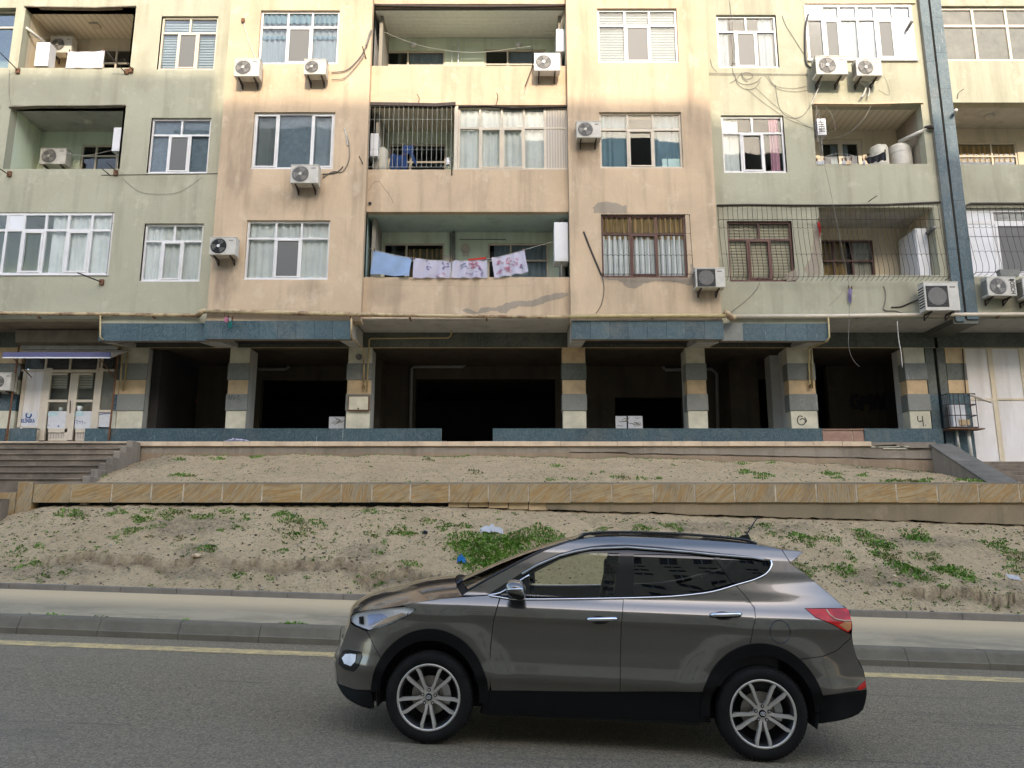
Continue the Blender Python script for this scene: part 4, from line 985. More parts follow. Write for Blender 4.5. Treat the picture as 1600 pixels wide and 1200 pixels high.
# ---- canopies with blue tiles, haunches, soffit, beam
def fascia(xa, xb, y, z0, z1, n, parent, odd=()):
    MB().box(xa+.004, xb-.004, y+.03, y+.24, z0+.012, z1-.003).build('canopy_edge', 'conc', parent)
    for i in range(n):
        a, c = xa+(xb-xa)*i/n+.003, xa+(xb-xa)*(i+1)/n-.003; j = random.uniform(-.004, .004)
        MB().box(a, c, y+j, y+.028+j, z0+random.uniform(-.006, .004), z1-.006).build('facing_tile', 'blue' if i not in odd else 'greytile', parent)
xj = X(320, 516, Y_FAC); xk = X(1130, 517, Y_FAC)
fascia(xcl0, xj-.01, Y_GRN-.06, 5.215, zb_can, 5, bld); fascia(xj, xcl1, Y_FAC-.04, 5.205, zb_can+.01, 8, bld)
fascia(xcr0, xk, Y_FAC-.04, 5.205, zb_can+.01, 8, bld); fascia(xk+.01, xcr1, Y_GRN-.06, 5.215, zb_can, 5, bld, odd=(0,))
for (xa, xb) in ((xcl0+.02, xcl1-.02), (xcr0+.02, xcr1-.02)):
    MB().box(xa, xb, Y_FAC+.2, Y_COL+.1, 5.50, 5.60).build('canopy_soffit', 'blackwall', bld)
def haunch(x0, x1, y0=Y_GRN+.2): MB().hexa([(x0, y0, 5.225), (x1, y0, 5.225), (x1, Y_COL, 5.385), (x0, Y_COL, 5.385), (x0, y0, 5.84), (x1, y0, 5.84), (x1, Y_COL, 5.84), (x0, Y_COL, 5.84)]).build('haunch', 'soffit', bld)
cols_px = {'c1': (188, 228), 'c2': (357, 388), 'c3': (543, 580), 'c4': (879, 915), 'c5': (1073, 1103), 'c6': (1232, 1273), 'c7': (1416, 1448)}
colx = {k_: (X(a, 600, Y_COL), X(c, 600, Y_COL)) for k_, (a, c) in cols_px.items()}
haunch(xcl0+.01, xcl0+.3); haunch(colx['c2'][0]-.4, colx['c2'][0]+.2); haunch(xcl1-.36, xcl1-.01, Y_FAC+.22)
haunch(xcr0+.01, xcr0+.40, Y_FAC+.22); haunch(colx['c5'][0]+.05, colx['c5'][1]+.1); haunch(xcr1-.5, xcr1-.01)
# main soffit under the balconies
MB().box(-17.5, xcl0-.01, Y_GRN+.01, Y_COL+.1, zb_bal+.003, zb_bal+.1).build('soffit', 'soffit', bld)
MB().box(xcl1+.01, xcr0-.01, Y_MID+.01, Y_COL+.1, zb_bal-.012, zb_bal+.0).build('soffit', 'soffit', bld)
MB().box(xcr1+.01, 12.49, Y_GRN+.01, Y_COL+.1, zb_bal-.012, zb_bal).build('soffit', 'soffit', bld)
MB().box(12.58, 17.5, Y_GRN+.01, Y_COL+.1, zb_bal-.012, zb_bal).build('soffit', 'soffit', nb)
MB().box(12.2, 12.9, Y_GRN-.08, Y_COL, zb_bal-.16, zb_bal-.014).build('joint_beam', 'darktile', bld)
def beam(xa, xb, par, z0=5.40):
    MB().box(xa, xb, Y_COL+.03, Y_COL+.35, z0, 5.95).build('beam', 'darkwall', par)
    n_ = max(1, round((xb-xa)/1.16))
    for i in range(n_): MB().box(xa+(xb-xa)*i/n_+.003, xa+(xb-xa)*(i+1)/n_-.003, Y_COL, Y_COL+.027, z0-.004, 5.9).build('beam_tile', 'darktile', par)
    MB().box(xa, xb, Y_COL-.008, Y_COL+.03, z0-.02, z0-.006).build('beam_edging', 'tan_stone', par)
beam(-17.4, 12.49, bld); beam(12.58, 17.5, nb)

# ---- columns faced with alternating stone blocks
zr = [5.385, Z(568, Y_COL), Z(594, Y_COL), Z(616, Y_COL), Z(642, Y_COL), Z_PLAT]
cm = ['cream_stone', 'greytile', 'tan_stone', 'greytile', 'cream_stone']; cm2 = ['tan_stone', 'darktile', 'tan_stone', 'greytile', 'cream_stone']
def column(x0, x1, mats, par, wide=None, depth=.75, label=None, zr=zr):
    col = MB().box(x0+.03, x1-.03, Y_COL+.0, Y_COL+depth, Z_PLAT-.3, 5.39).build('column', 'soffit', par, label=label)
    for i in range(5):
        e = .025 if i in (1, 3) else 0.
        MB().box(x0-e, x1+e, Y_COL-.03-e, Y_COL-.001, zr[i+1]+.002, zr[i]-.002).build('facing_block', mats[i], col, bevel=.004)
        MB().box(x0-e, x0+.028, Y_COL, Y_COL+.35, zr[i+1]+.002, zr[i]-.002).build('facing_block', mats[i], col)
    return col
CO = {}
for k_ in cols_px:
    CO[k_] = column(*colx[k_], cm if k_ != 'c4' else cm2, bld, depth=.75 if k_ != 'c1' else .5)
# blue surround by the joint, both sides
def sideblock(pxa, pxb, par, m_even='blue', nm='facing_block'):
    for i in range(5):
        xa, xb = X(pxa, 600, Y_COL), X(pxb, 600, Y_COL)
        MB().box(xa, xb, Y_COL-.028, Y_COL+.3, zr[i+1]+.003-(.2 if par is nb and i == 4 else 0), zr[i]-.003).build(nm, 'blue' if i > 2 else 'darktile', par)
sideblock(1449.5, 1463, bld); sideblock(1468, 1480, nb)
MB().box(X(1464, 600, Y_COL), X(1467, 600, Y_COL), Y_COL+.1, Y_COL+.3, 1.9, 5.9).build('joint_filler', 'dark', bld)
for i, m_ in enumerate(['tan_stone', 'darktile', 'tan_stone', 'blue', 'blue']):
    MB().box(X(1481, 600, Y_COL), X(1512, 600, Y_COL), Y_COL-.028, Y_COL+.3, zr[i+1]+.003-(.5 if i == 4 else 0), zr[i]-.003).build('facing_block', m_, nb)
# shop-side pier left of the clinic
for i, m_ in enumerate(['tan_stone', 'darktile', 'cream_stone', 'blue', 'cream_stone']):
    MB().box(X(-60, 600, Y_COL), X(30, 600, Y_COL), Y_COL-.028, Y_COL+.3, zr[i+1]+.003, zr[i]-.003).build('facing_block', m_, bld)
    if i: MB().box(X(178, 600, Y_COL), colx['c1'][0]-.03, Y_COL+.0, Y_COL+.3, zr[i+1]+.003, zr[i]-.003).build('facing_block', ['', 'darktile', 'tan_stone', 'blue', 'cream_stone'][i], bld)
# low wall with blue tiles
def lowwall(pxa, pxb, n_, m_='blue', zt=None, par=bld, cols_=None):
    xa, xb = X(pxa, 680, Y_LOW), X(pxb, 680, Y_LOW); z1 = zt or Z(670, Y_LOW)
    lw = MB().box(xa+.01, xb-.01, Y_LOW+.027, Y_LOW+.165, Z_PLAT, z1-.01).build('low_wall', 'mortar', par)
    for i in range(n_):
        a, c = xa+(xb-xa)*i/n_+.002, xa+(xb-xa)*(i+1)/n_-.002
        MB().box(a, c, Y_LOW+random.uniform(-.003, .003), Y_LOW+.025, Z_PLAT+.002, z1-random.uniform(0, .006)).build('wall_tile', m_ if not cols_ else cols_[i], lw)
    MB().box(xa, xb, Y_LOW-.004, Y_LOW+.17, z1-.008, z1+.012).build('wall_cap', 'blue', lw)
lowwall(-70, 8, 2); lowwall(14, 56, 2); lowwall(132, 172, 2); lowwall(173, 690, 9); lowwall(770, 1285, 8); lowwall(1351, 1474, 2)
MB().box(X(1285.5, 680, Y_LOW), X(1350.5, 680, Y_LOW), Y_LOW+.05, Y_LOW+.16, Z_PLAT, Z(670, Y_LOW)-.01).build('low_wall', 'mortar', bld)
for a, c in ((1286, 1332), (1334, 1350)): MB().box(X(a, 680, Y_LOW), X(c, 680, Y_LOW), Y_LOW+.025, Y_LOW+.05, Z_PLAT, Z(673, Y_LOW)).build('bare_block', 'brick', bld)
MB().box(X(1285.5, 671, Y_LOW), X(1350.5, 671, Y_LOW), Y_LOW-.004, Y_LOW+.17, Z(671.5, Y_LOW), Z(670, Y_LOW)).build('wall_cap', 'brick', bld)
# ---- open ground floor: ceiling, walls, black rooms behind
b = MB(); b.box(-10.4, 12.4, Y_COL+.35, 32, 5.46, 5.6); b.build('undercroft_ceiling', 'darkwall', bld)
b = MB(); b.box(-16, 12.4, 22.6, 32, Z_PLAT-.2, Z_PLAT-.01); b.build('undercroft_floor', 'conc', bld)
YI = 25.0
def irect(a, b_, c, d_): return rect(a, b_, c, d_, YI)
ops = []
for (a, t_, c, bot) in ((405, 594, 543, 720), (648, 592, 868, 720), (962, 621, 1068, 720), (1188, 592, 1222, 720), (1278, 560, 1296, 720)):
    r = irect(a, t_, c, bot); ops.append((r[0], r[1], Z_PLAT-.1, r[3]))
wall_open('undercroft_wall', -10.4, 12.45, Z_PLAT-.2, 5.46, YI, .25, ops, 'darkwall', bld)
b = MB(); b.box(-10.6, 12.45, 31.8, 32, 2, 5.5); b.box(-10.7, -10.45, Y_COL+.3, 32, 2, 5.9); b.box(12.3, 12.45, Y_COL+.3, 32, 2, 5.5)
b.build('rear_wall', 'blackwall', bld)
def iwall(px_, y0, y1, w=.2, m_='darkwall'): x = X(px_, 600, y0); MB().box(x, x+w, y0, y1, Z_PLAT-.2, 5.46).build('partition_wall', m_, bld)
iwall(228, Y_COL+.5, YI-.002, .2); 
x = X(1112, 600, 23.6); iwall(1140, 24.2, YI-.002, .9, 'darkwall'); iwall(585, 24.0, YI-.002, .2)
x = X(1205, 600, 23.4); MB().box(x, x+.35, 23.4, 23.9, 2.3, 5.46).build('inner_column', 'soffit', bld)
# ---- pipes in the undercroft
def pipe(name, pts, r_, m_, par=None, label=None, cat=None, n_=8, sm=True, group=None):
    return MB().tube(pts, r_, n_).build(name, m_, par, smooth=sm, label=label, cat=cat, group=group)
pipe('drain_pipe', [P(641, 690, YI-.12), P(643, 576, YI-.12), P(647, 573, YI-.12), P(722, 573, YI-.12), P(727, 569, YI-.12)], .055, 'pipe_grey', bld)
pipe('drain_pipe', [P(404, 577, YI-.12), P(446, 577, YI-.12), P(452, 572, YI-.12)], .055, 'pipe_grey', bld)
pipe('drain_pipe', [P(1035, 572, YI-.12), P(1040, 578, YI-.12), P(1112, 577, YI-.12), P(1120, 584, YI-.12), P(1122, 690, YI-.12)], .055, 'pipe_grey', bld)
# pale boards added in place of daylit openings at the back
def board(pxa, pya, pxb, pyb, Y_, lb):
    x0, x1, z0, z1 = rect(pxa, pya, pxb, pyb, Y_)
    t_ = thing('daylight_board', ((x0+x1)/2, Y_, z0), lb, 'board')
    MB().box(x0, x1, Y_, Y_+.03, z0-.4, z1).build('sheet', 'paper', t_)
    b = MB()
    for q in range(7):
        xa = x0+(x1-x0)*random.uniform(.12, .8); za = z0+(z1-z0)*random.uniform(.2, .8); pts = [(xa+.05*i, Y_-.004, za+random.uniform(-.05, .05)) for i in range(4)]
        b.tube(pts, .009, 4)
    b.build('scribble', 'cable_grey', t_)
board(514, 651, 538, 669, 22.5, 'pale board standing in for a daylit opening, left of the pillar with the meter box'); board(962, 650, 979, 669, 22.45, 'left one of two scribbled boards standing in for daylit openings right of the central bay'); board(981.5, 650, 1004, 669, 22.45, 'right, wider one of two scribbled boards standing in for daylit openings')
# graffiti
def strokes(name, m_, par, Y_, lines, w=2.0, r_=.02):
    b = MB()
    for ln in lines: b.tube(catmull([P(x, y, Y_) for x, y in ln], 4) if len(ln) > 2 else [P(x, y, Y_) for x, y in ln], r_, 4)
    b.v = [(v[0], Y_+(v[1]-Y_)*.08, v[2]) for v in b.v]
    return b.build(name, m_, par)
strokes('graffiti_six', 'ink', CO['c6'], Y_COL-.034, [[(1254, 651), (1249, 650), (1246, 655), (1247, 661), (1252, 664), (1257, 662), (1258, 657), (1254, 654), (1250, 656)], [(1257, 652), (1260, 657), (1259, 660)]], r_=.014)
strokes('graffiti_four', 'ink', CO['c7'], Y_COL-.034, [[(1434, 650), (1434, 656), (1437, 659), (1441, 657)], [(1441, 650), (1442, 658), (1443, 666)], [(1446, 664), (1447, 665)]], r_=.014)
strokes('graffiti_scrawl', 'ink', CO['c2'], Y_COL-.06, [[(357, 624), (358, 618), (360, 625)], [(362, 624), (362, 618), (365, 621), (365, 625)], [(367, 618), (367, 624)], [(370, 619), (374, 618), (371, 622), (375, 624)]], r_=.006)
strokes('graffiti_tag', 'ink', bld, YI-.006, [[(1342, 618), (1332, 620), (1332, 634), (1342, 636), (1342, 628), (1338, 628)], [(1347, 642), (1348, 618), (1354, 630), (1360, 616), (1362, 642)], [(1366, 640), (1371, 616), (1377, 640)], [(1368, 632), (1376, 631)], [(1381, 640), (1382, 616), (1390, 620), (1384, 629), (1392, 640)]], r_=.075)
strokes('graffiti_red', 'ink_red', bld, YI-.006, [[(258, 606), (263, 614), (259, 620)], [(266, 604), (270, 612), (264, 622), (272, 626)], [(262, 628), (268, 636), (276, 630)], [(292, 618), (298, 626), (294, 634), (304, 640)], [(300, 616), (306, 628)]], r_=.03)

# ---- peeled plaster patches on the front
def patch(name, pts, Y_, m_, par=None, th=.004):
    b = MB(); q = []; n_ = len(pts)
    for i in range(n_):
        a, c = Vector(pts[i]), Vector(pts[(i+1) % n_]); L_ = (c-a).length; st_ = max(1, int(L_/3))
        for j in range(st_):
            p_ = a+(c-a)*j/st_; s_ = min(1.2, L_*.12); q.append(P(p_.x+random.uniform(-s_, s_), p_.y+random.uniform(-s_, s_)*.7, Y_))
    b.poly([(v.x, Y_-th, v.z) for v in q])
    for i in range(len(q)): a, c = q[i], q[(i+1) % len(q)]; b.quad((a.x, Y_-th, a.z), (c.x, Y_-th, c.z), (c.x, Y_+.002, c.z), (a.x, Y_+.002, a.z))
    return b.build(name, m_, par or bld, fixn=False)
patch('bare_patch', [(928, 333), (926, 325), (934, 317), (948, 315), (962, 317), (972, 322), (978, 321), (980, 333)], Y_FAC, 'grey_render')
patch('bare_patch', [(941, 437), (960, 437), (972, 441), (980, 450), (994, 451), (1005, 443), (1022, 439), (1050, 440), (1075, 446), (1086, 446), (1086, 420), (1080, 412), (1078, 434), (941, 434)], Y_FAC, 'grey_render')
patch('bare_patch', [(722, 485), (730, 482), (745, 488), (752, 480), (775, 481), (790, 474), (808, 470), (830, 470), (852, 462), (870, 458), (888, 457), (888, 463), (866, 468), (852, 473), (838, 478), (812, 479), (796, 484), (790, 490), (770, 485), (752, 490), (735, 490)], Y_MID, 'grey_render')
patch('bare_patch', [(1272, 362), (1282, 355), (1282, 430), (1262, 432), (1256, 420), (1268, 400), (1270, 380)], Y_GRN, 'grey_render')
patch('bare_patch', [(1226, 432), (1242, 420), (1248, 436), (1230, 440)], Y_GRN, 'grey_render')
def crackline(pts, Y_, r_=.006): MB().tube([P(x+random.uniform(-.4, .4), y+random.uniform(-.4, .4), Y_+.002) for (x, y) in pts], r_, 4).build('plaster_crack', 'dark', bld)
crackline([(567, 306), (573, 298), (578, 296), (582, 287), (588, 283), (594, 284), (600, 294), (606, 301), (612, 310), (615, 318)], Y_MID)
crackline([(926, 326), (934, 318), (948, 315), (962, 318), (972, 323), (977, 321)], Y_FAC)
crackline([(595, 445), (640, 447), (700, 446), (760, 448), (830, 446)], Y_MID, .003)
MB().tube([P(158, 273.5, Y_GRN-.01), P(340, 271, Y_GRN-.01)], .012, 4).build('wall_strip', 'cable_grey', bld)
for (a, bb) in (((578, 318), 3), ((579, 326), 2)): pass
c = P(578, 318, Y_MID-.01); MB().lathe([(.05, 0), (.045, -.02), (0, -.02)], c, 'y', 10).build('vent_hole', 'dark', bld)
# sagging drip edges under the balcony fronts (dark jagged edges)
def ledge(pts, Y_, h, m_='iron', par=None):
    b = MB(); p = [P(x, y, Y_-.02) for x, y in pts]
    for a, c in zip(p, p[1:]): b.hexa([(a.x, Y_-.05, a.z-h), (c.x, Y_-.05, c.z-h), (c.x, Y_+.1, c.z-h), (a.x, Y_+.1, a.z-h), (a.x, Y_-.05, a.z), (c.x, Y_-.05, c.z), (c.x, Y_+.1, c.z), (a.x, Y_+.1, a.z)])
    b.build('drip_sheet', m_, par or bld)
ledge([(570, 160), (640, 161), (680, 162), (712, 160)], Y_MID, .10)
ledge([(716, 166), (760, 165), (800, 168), (886, 166)], Y_MID, .02)
ledge([(1120, 320), (1170, 319), (1240, 320), (1300, 320), (1380, 319), (1470, 315)], Y_GRN, .035)
ledge([(1505, 322), (1516, 317), (1600, 317), (1700, 316)], Y_GRN, .04, par=nb)
ledge([(38, 9.5), (90, 10.5), (150, 11.5), (213, 9)], Y_GRN, .03, 'conc')
ledge([(14, 167), (60, 165), (130, 165), (196, 164)], Y_GRN, .02, 'conc')
ledge([(1272, 161.5), (1360, 162), (1443, 160)], Y_GRN, .025, 'coping')
ledge([(1258, 5), (1340, 5), (1430, 4)], Y_GRN, .03, 'coping')

# ================================================================ CLINIC SHOPFRONT (part of the building)
YSH = Y_COL+.02
def sx(zx): return zx/1600*240
def sy(zy): return 530+zy/1200*180
shop = MB().box(X(28, 620, YSH), X(180, 620, YSH), YSH+.35, YSH+.4, Z_PLAT, 5.4).build('clinic_front', 'room', bld)
def fr(pxa, pya, pxb, pyb, m_='pvc_cream', y=YSH, d_=.07, nm='frame_bar'):
    x0, x1, z0, z1 = rect(pxa, pya, pxb, pyb, y); MB().box(x0, x1, y, y+d_, z0, z1).build(nm, m_, shop, bevel=.004 if d_ > .03 else 0)
for (a, t_, c, bt_) in ((sx(215)-1, 577, sx(245), 668), (sx(415), 575, sx(500), 688), (sx(700), 583, sx(785), 688), (sx(965), 575, sx(1040), 686), (sx(1175), 577, sx(1200), 668)):
    fr(a, t_, c, bt_)
fr(sx(470), 577.5, sx(1030), 582, y=YSH-.012); fr(sx(215), 577, sx(470), 580, y=YSH-.006); fr(sx(1040), 577, sx(1190), 580, y=YSH-.006)
for (a, c) in ((sx(500), sx(700)), (sx(785), sx(965))):
    fr(a, 583, c, 586, y=YSH-.004); fr(a, sy(630), c, sy(655), y=YSH-.02, d_=.03); fr(a, sy(930), c, sy(972), 'pvc_cream'); fr(a, sy(1035), c, 689, y=YSH-.004)
    fr(a, sy(972), c, sy(1035), 'corr', YSH+.03, .01, 'door_panel'); fr(a, 586, c, sy(745), 'glass', YSH+.03, .006, 'pane'); fr(a, sy(750), c, sy(930), 'paper', YSH+.025, .006, 'poster'); fr(a, sy(755), (a+c)/2, sy(800), 'lightblue', YSH+.021, .003, 'poster_patch')
    fr(a, 587, c, sy(515), 'curtain_beige', YSH+.12, .01, 'blind')
    for q in range(5): fr(a, 590+q*4, c, 590.8+q*4, 'retwall', YSH+.115, .004, 'blind_slat')
fr(sx(1195)-20, 580, sx(1178), sy(728), 'frosted', YSH+.03, .006, 'pane'); fr(sx(1005), sy(735), sx(1160), sy(762), y=YSH-.004); fr(sx(1005), sy(765), sx(1155), sy(915), 'paper', YSH+.03, .006, 'poster')
strokes('poster_curve', 'signblue', shop, YSH+.024, [[(sx(1005), sy(800)), (sx(1050), sy(785)), (sx(1100), sy(775)), (sx(1150), sy(775))]], r_=.008)
fr(sx(225), 580, sx(440), sy(905), 'board', YSH+.03, .006, 'pane'); fr(sx(215), sy(905), sx(400), sy(925), y=YSH-.004)
fr(sx(215), sy(760), sx(385), sy(905), 'paper', YSH+.024, .004, 'poster')
c = P(sx(290), sy(852), YSH+.02); text_mesh('lettering', 'KLİNİKA', .15, 'signblue', shop, c, width=.40, bold=.004)
c = P(sx(298), sy(792), YSH+.02); b = MB()
b.tube([(c.x+.075*math.cos(a), c.y, c.z+.07*math.sin(a)) for a in [R(130+i*24) for i in range(12)]], .02, 5); b.build('logo_arc', 'signblue', shop)
strokes('logo_tooth', 'lightblue', shop, YSH+.018, [[(sx(320), sy(770)), (sx(322), sy(790)), (sx(300), sy(800))]], r_=.018)
strokes('poster_script', 'signblue', shop, YSH+.02, [[(sx(770), sy(885)), (sx(778), sy(850)), (sx(772), sy(862))], [(sx(790), sy(850)), (sx(805), sy(845)), (sx(800), sy(880))], [(sx(815), sy(860)), (sx(835), sy(855)), (sx(832), sy(880))], [(sx(850), sy(856)), (sx(862), sy(852)), (sx(858), sy(878))], [(sx(878), sy(876)), (sx(895), sy(868))]], r_=.007)
strokes('poster_script', 'signblue', shop, YSH+.02, [[(sx(470), sy(845)), (sx(478), sy(850))], [(sx(600), sy(906)), (sx(618), sy(906))], [(sx(508), sy(896)), (sx(512), sy(896))]], r_=.02)
# door pull and cups on the inside sill
strokes('door_handle', 'iron', shop, YSH-.03, [[(sx(732), sy(640)), (sx(728), sy(770))]], r_=.015)
for (a, bb, r_, hh) in ((sx(630), sy(745), .055, .09), (sx(828), sy(752), .085, .15)):
    c = P(a, bb, YSH+.10); MB().lathe([(r_*.7, 0), (r_, hh), (r_*.9, hh), (r_*.6, .01)], (c.x, c.y, c.z), 'z', 14).build('white_pot', 'white', None, smooth=True, label='small white cup inside the left clinic door' if r_ < .06 else 'larger white flower pot inside the right clinic door', cat='pot')
b = MB(); c = P(sx(840), sy(690), YSH+.10)
tuft(b, (c.x, c.y), .08, 24, .2, lambda x, y: c.z-.03); b.build('potted_leaves', 'green_pot', None, fixn=False, label='sprig of leaves in the white pot inside the clinic door', cat='plant')
# transom panes above
for (a, c) in ((sx(270), sx(470)), (sx(500), sx(725)), (sx(745), sx(1015)), (sx(1050), sx(1180))):
    fr(a, sy(105), c, sy(310), 'opp_glass', YSH+.04, .006, 'pane')
for a in (sx(482), sx(735), sx(1028), sx(1062)): fr(a-1.5, sy(105), a+1.5, 578, y=YSH-.002)
# shutter housing and slats
x0, x1, z0, z1 = rect(sx(140), 515, sx(1130)+4, sy(28), Y_COL-.45)
MB().hexa([(x0+.08, Y_COL-.45, z0), (x1, Y_COL-.45, z0), (x1+.05, Y_COL-.02, z0-.05), (x0-.0, Y_COL-.02, z0-.05), (x0, Y_COL-.40, z1), (x1, Y_COL-.40, z1), (x1+.05, Y_COL-.02, z1), (x0, Y_COL-.02, z1)]).build('shutter_box', 'conc', bld)
for i in range(4):
    x0, x1, z0, z1 = rect(sx(210), sy(38+i*17), sx(1230), sy(38+i*17+15), Y_COL-.15); MB().box(x0, x1, Y_COL-.15, Y_COL-.12, z0, z1).build('shutter_slat', 'soffit', bld)
for i, (px0, px1) in enumerate(((sx(200), sx(65)), (sx(1240), sx(1130)))):
    MB().tube([P(px0, sy(60), Y_COL-.22), P(px1, sy(1055), Y_COL-.22)], .03, 6).build('shutter_rail', 'rust', bld)
# awning: thing fixed on the front
x0, x1, z0, z1 = rect(5, 556, sx(1150), 561, Y_COL-1.0)
aw = thing('awning', ((x0+x1)/2, Y_COL-.5, z0), 'flat violet blue awning with a white front edge above the clinic doors', 'awning')
zc_ = P(0, sy(160), Y_COL-.1).z+.12
MB().hexa([(x0, Y_COL-1.0, z0+.02), (x1, Y_COL-1.0, z0+.02), (x1+.15, Y_COL-.2, zc_-.03), (x0+.05, Y_COL-.2, zc_-.03), (x0, Y_COL-1.0, z0+.045), (x1, Y_COL-1.0, z0+.045), (x1+.15, Y_COL-.2, zc_), (x0+.05, Y_COL-.2, zc_)]).build('cover', 'corr', aw)
MB().box(x0-.01, x1+.01, Y_COL-1.02, Y_COL-1.003, z0+.06, z1+.10).build('valance', 'awning', aw); MB().box(x0-.01, x1+.01, Y_COL-1.02, Y_COL-1.003, z0+.02, z0+.055).build('front_edge', 'white', aw)
for xx in (x0+.3, x1-.3): MB().tube([(xx, Y_COL-1.0, z0+.02), (xx, Y_COL-.1, z0-.35)], .015).build('support_arm', 'rust', aw)

# ---- white hoarding of the right block
YH = Y_COL+.05
hx = [X(1512, 630, YH), X(1556, 630, YH), X(1606, 630, YH), X(1656, 630, YH), 17.4]
for i, (a, c) in enumerate(zip(hx, hx[1:])):
    for (z0, z1) in ((2.02, Z(624, YH)-.02), (Z(624, YH)+.02, 5.38)):
        MB().box(a+.01, c-.01, YH, YH+.03, z0, z1).build('hoarding_panel', 'board', nb)
    MB().box(c-.09, c+.05, YH-.03, YH-.001, 2.0, 5.38).build('hoarding_batten', 'cream_in', nb)
MB().box(hx[0], 17.4, YH-.025, YH-.002, Z(624, YH)-.03, Z(624, YH)+.03).build('hoarding_batten', 'cream_in', nb)
MB().box(hx[0]-.2, 17.4, YH-.02, YH+.2, 1.4, 2.0).build('plinth', 'blue', nb)
# ================================================================ OUTDOOR UNITS
random.seed(3)
def ac(px0, py0, px1, py1, ywall, label, style='round', side=0, d_=.30, gap=.12, tint='acwhite', bracket=True, dark=False, group='outdoor air conditioning units on the front', text=None, fanside=0):
    yf = ywall-gap-d_; x0, x1, z0, z1 = rect(px0, py0, px1, py1, yf); w, h = x1-x0, z1-z0
    t_ = thing('air_conditioner', ((x0+x1)/2, ywall, z0), label, 'air conditioner', group)
    MB().box(x0, x1, yf, yf+d_, z0, z1).build('casing', tint, t_, bevel=.015)
    MB().box(x0-.008, x1+.008, yf-.008, yf+d_+.008, z1-.002, z1+.018).build('top_cover', tint, t_)
    r_ = min(h*.43, w*.30); cx_ = x0+w*(.36 if not fanside else .64); cz_ = z0+h*.5; c = (cx_, yf, cz_)
    if style == 'round':
        MB().lathe([(r_, -.003), (0, -.003)], c, 'y', 28).build('fan_recess_shade', 'dark' if dark else 'acgrille', t_, fixn=False)  # proud disc, coloured dark to look like a shaded recess
        b = MB()
        for q in range(3):
            a0 = q*2.094+.5; P0 = lambda r__, a: (cx_+r__*math.cos(a), yf-.008-.012*r__/r_, cz_+r__*math.sin(a))
            for s_ in range(4): b.quad(P0(r_*.2, a0+s_*.2), P0(r_*.88, a0+.25+s_*.26), P0(r_*.88, a0+.25+(s_+1)*.26), P0(r_*.2, a0+(s_+1)*.2))
        b.build('fan_blades', 'fan' if not dark else 'acgrille', t_, fixn=False)
        b = MB()
        for rr in [r_*q for q in (1.02, .82, .62, .42)]:
            b.tube([(cx_+rr*math.cos(a*.2618), yf-.03, cz_+rr*math.sin(a*.2618)) for a in range(25)], .0045, 4, cap=False)
        for q in range(10): a = q*.628; b.tube([(cx_+.04*math.cos(a), yf-.032, cz_+.04*math.sin(a)), (cx_+r_*1.02*math.cos(a), yf-.028, cz_+r_*1.02*math.sin(a))], .0035, 4)
        b.build('fan_guard', 'acgrille' if not dark else 'dark', t_)
        MB().lathe([(r_*.2, -.036), (0, -.042)], c, 'y', 16).build('hub_cap', 'white' if tint != 'acwhite' or dark else 'acwhite', t_, fixn=False)
    else:
        MB().box(cx_-r_*1.05, cx_+r_*1.05, yf-.012, yf-.001, cz_-r_*1.05, cz_+r_*1.05).build('fan_recess_shade', 'dark', t_)  # proud plate whose dark colour stands for the shade of a recess
        MB().lathe([(r_*.9, -.014), (0, -.014)], c, 'y', 24).build('fan_blades', 'acgrille', t_, fixn=False)
        b = MB()
        for q in range(11): zq = cz_-r_+2*r_*q/10; b.box(cx_-r_, cx_+r_, yf-.022, yf-.016, zq-.004, zq+.004)
        b.build('fan_guard', 'acgrille', t_)
    for q in range(2): pass
    if side:     # louvred side facing the camera axis
        xs_ = x0 if side < 0 else x1; b = MB()
        for q in range(8): zq = z0+h*(.14+.095*q); b.box(xs_-.006 if side < 0 else xs_, xs_ if side < 0 else xs_+.006, yf+.03, yf+d_-.03, zq, zq+h*.045)
        b.build('side_louvres', 'dark', t_)
    MB().box(x0+w*.72, x0+w*.96, yf-.004, yf-.0005, z0+h*.08, z0+h*.94).build('service_panel', tint, t_)
    MB().box(x0+w*.74, x0+w*.90, yf-.006, yf-.0042, z0+h*.80, z0+h*.86).build('badge', 'cable_grey', t_)
    if bracket:
        for xx in (x0+w*.18, x0+w*.80):
            MB().box(xx-.018, xx+.018, yf+.02, ywall-.001, z0-.045, z0-.006).box(xx-.015, xx+.015, ywall-.035, ywall-.001, z0-.17, z0-.045).tube([(xx, yf+.12, z0-.04), (xx, ywall-.03, z0-.15)], .013, 5).build('bracket', 'iron', t_)
    if text:
        text_mesh('lettering', text, .17, 'ink', t_, (x0+w*.86, yf-.010, cz_), roty=R(90), width=.42, bold=.003)
    return t_
ac(366, 92, 405, 119, Y_FAC, 'cream outdoor unit with a still three blade fan, left of the top left peach window')
ac(475, 93, 509, 116, Y_FAC, 'small outdoor unit under the right corner of the top left peach window', dark=False)
ac(835, 84, 875, 110, Y_MID, 'white outdoor unit on the top central balcony parapet', tint='white')
ac(454, 258, 497, 286, Y_FAC, 'cream outdoor unit below the window with two mesh screens')
ac(327, 371, 368, 398, Y_FAC-.0, 'outdoor unit with a black round fan guard where green and peach walls meet', dark=True)
ac(901, 190, 939, 215, Y_FAC, 'outdoor unit left of the second row peach window with blue curtains', gap=.06)
ac(1087, 419, 1133, 449, Y_FAC, 'outdoor unit with a dark square fan grille just right of the barred brown window', style='square', side=-1)
ac(1275, 88, 1324, 116, Y_GRN, 'larger of the two outdoor units under the white glazed balcony', side=-1, d_=.34, gap=.18)
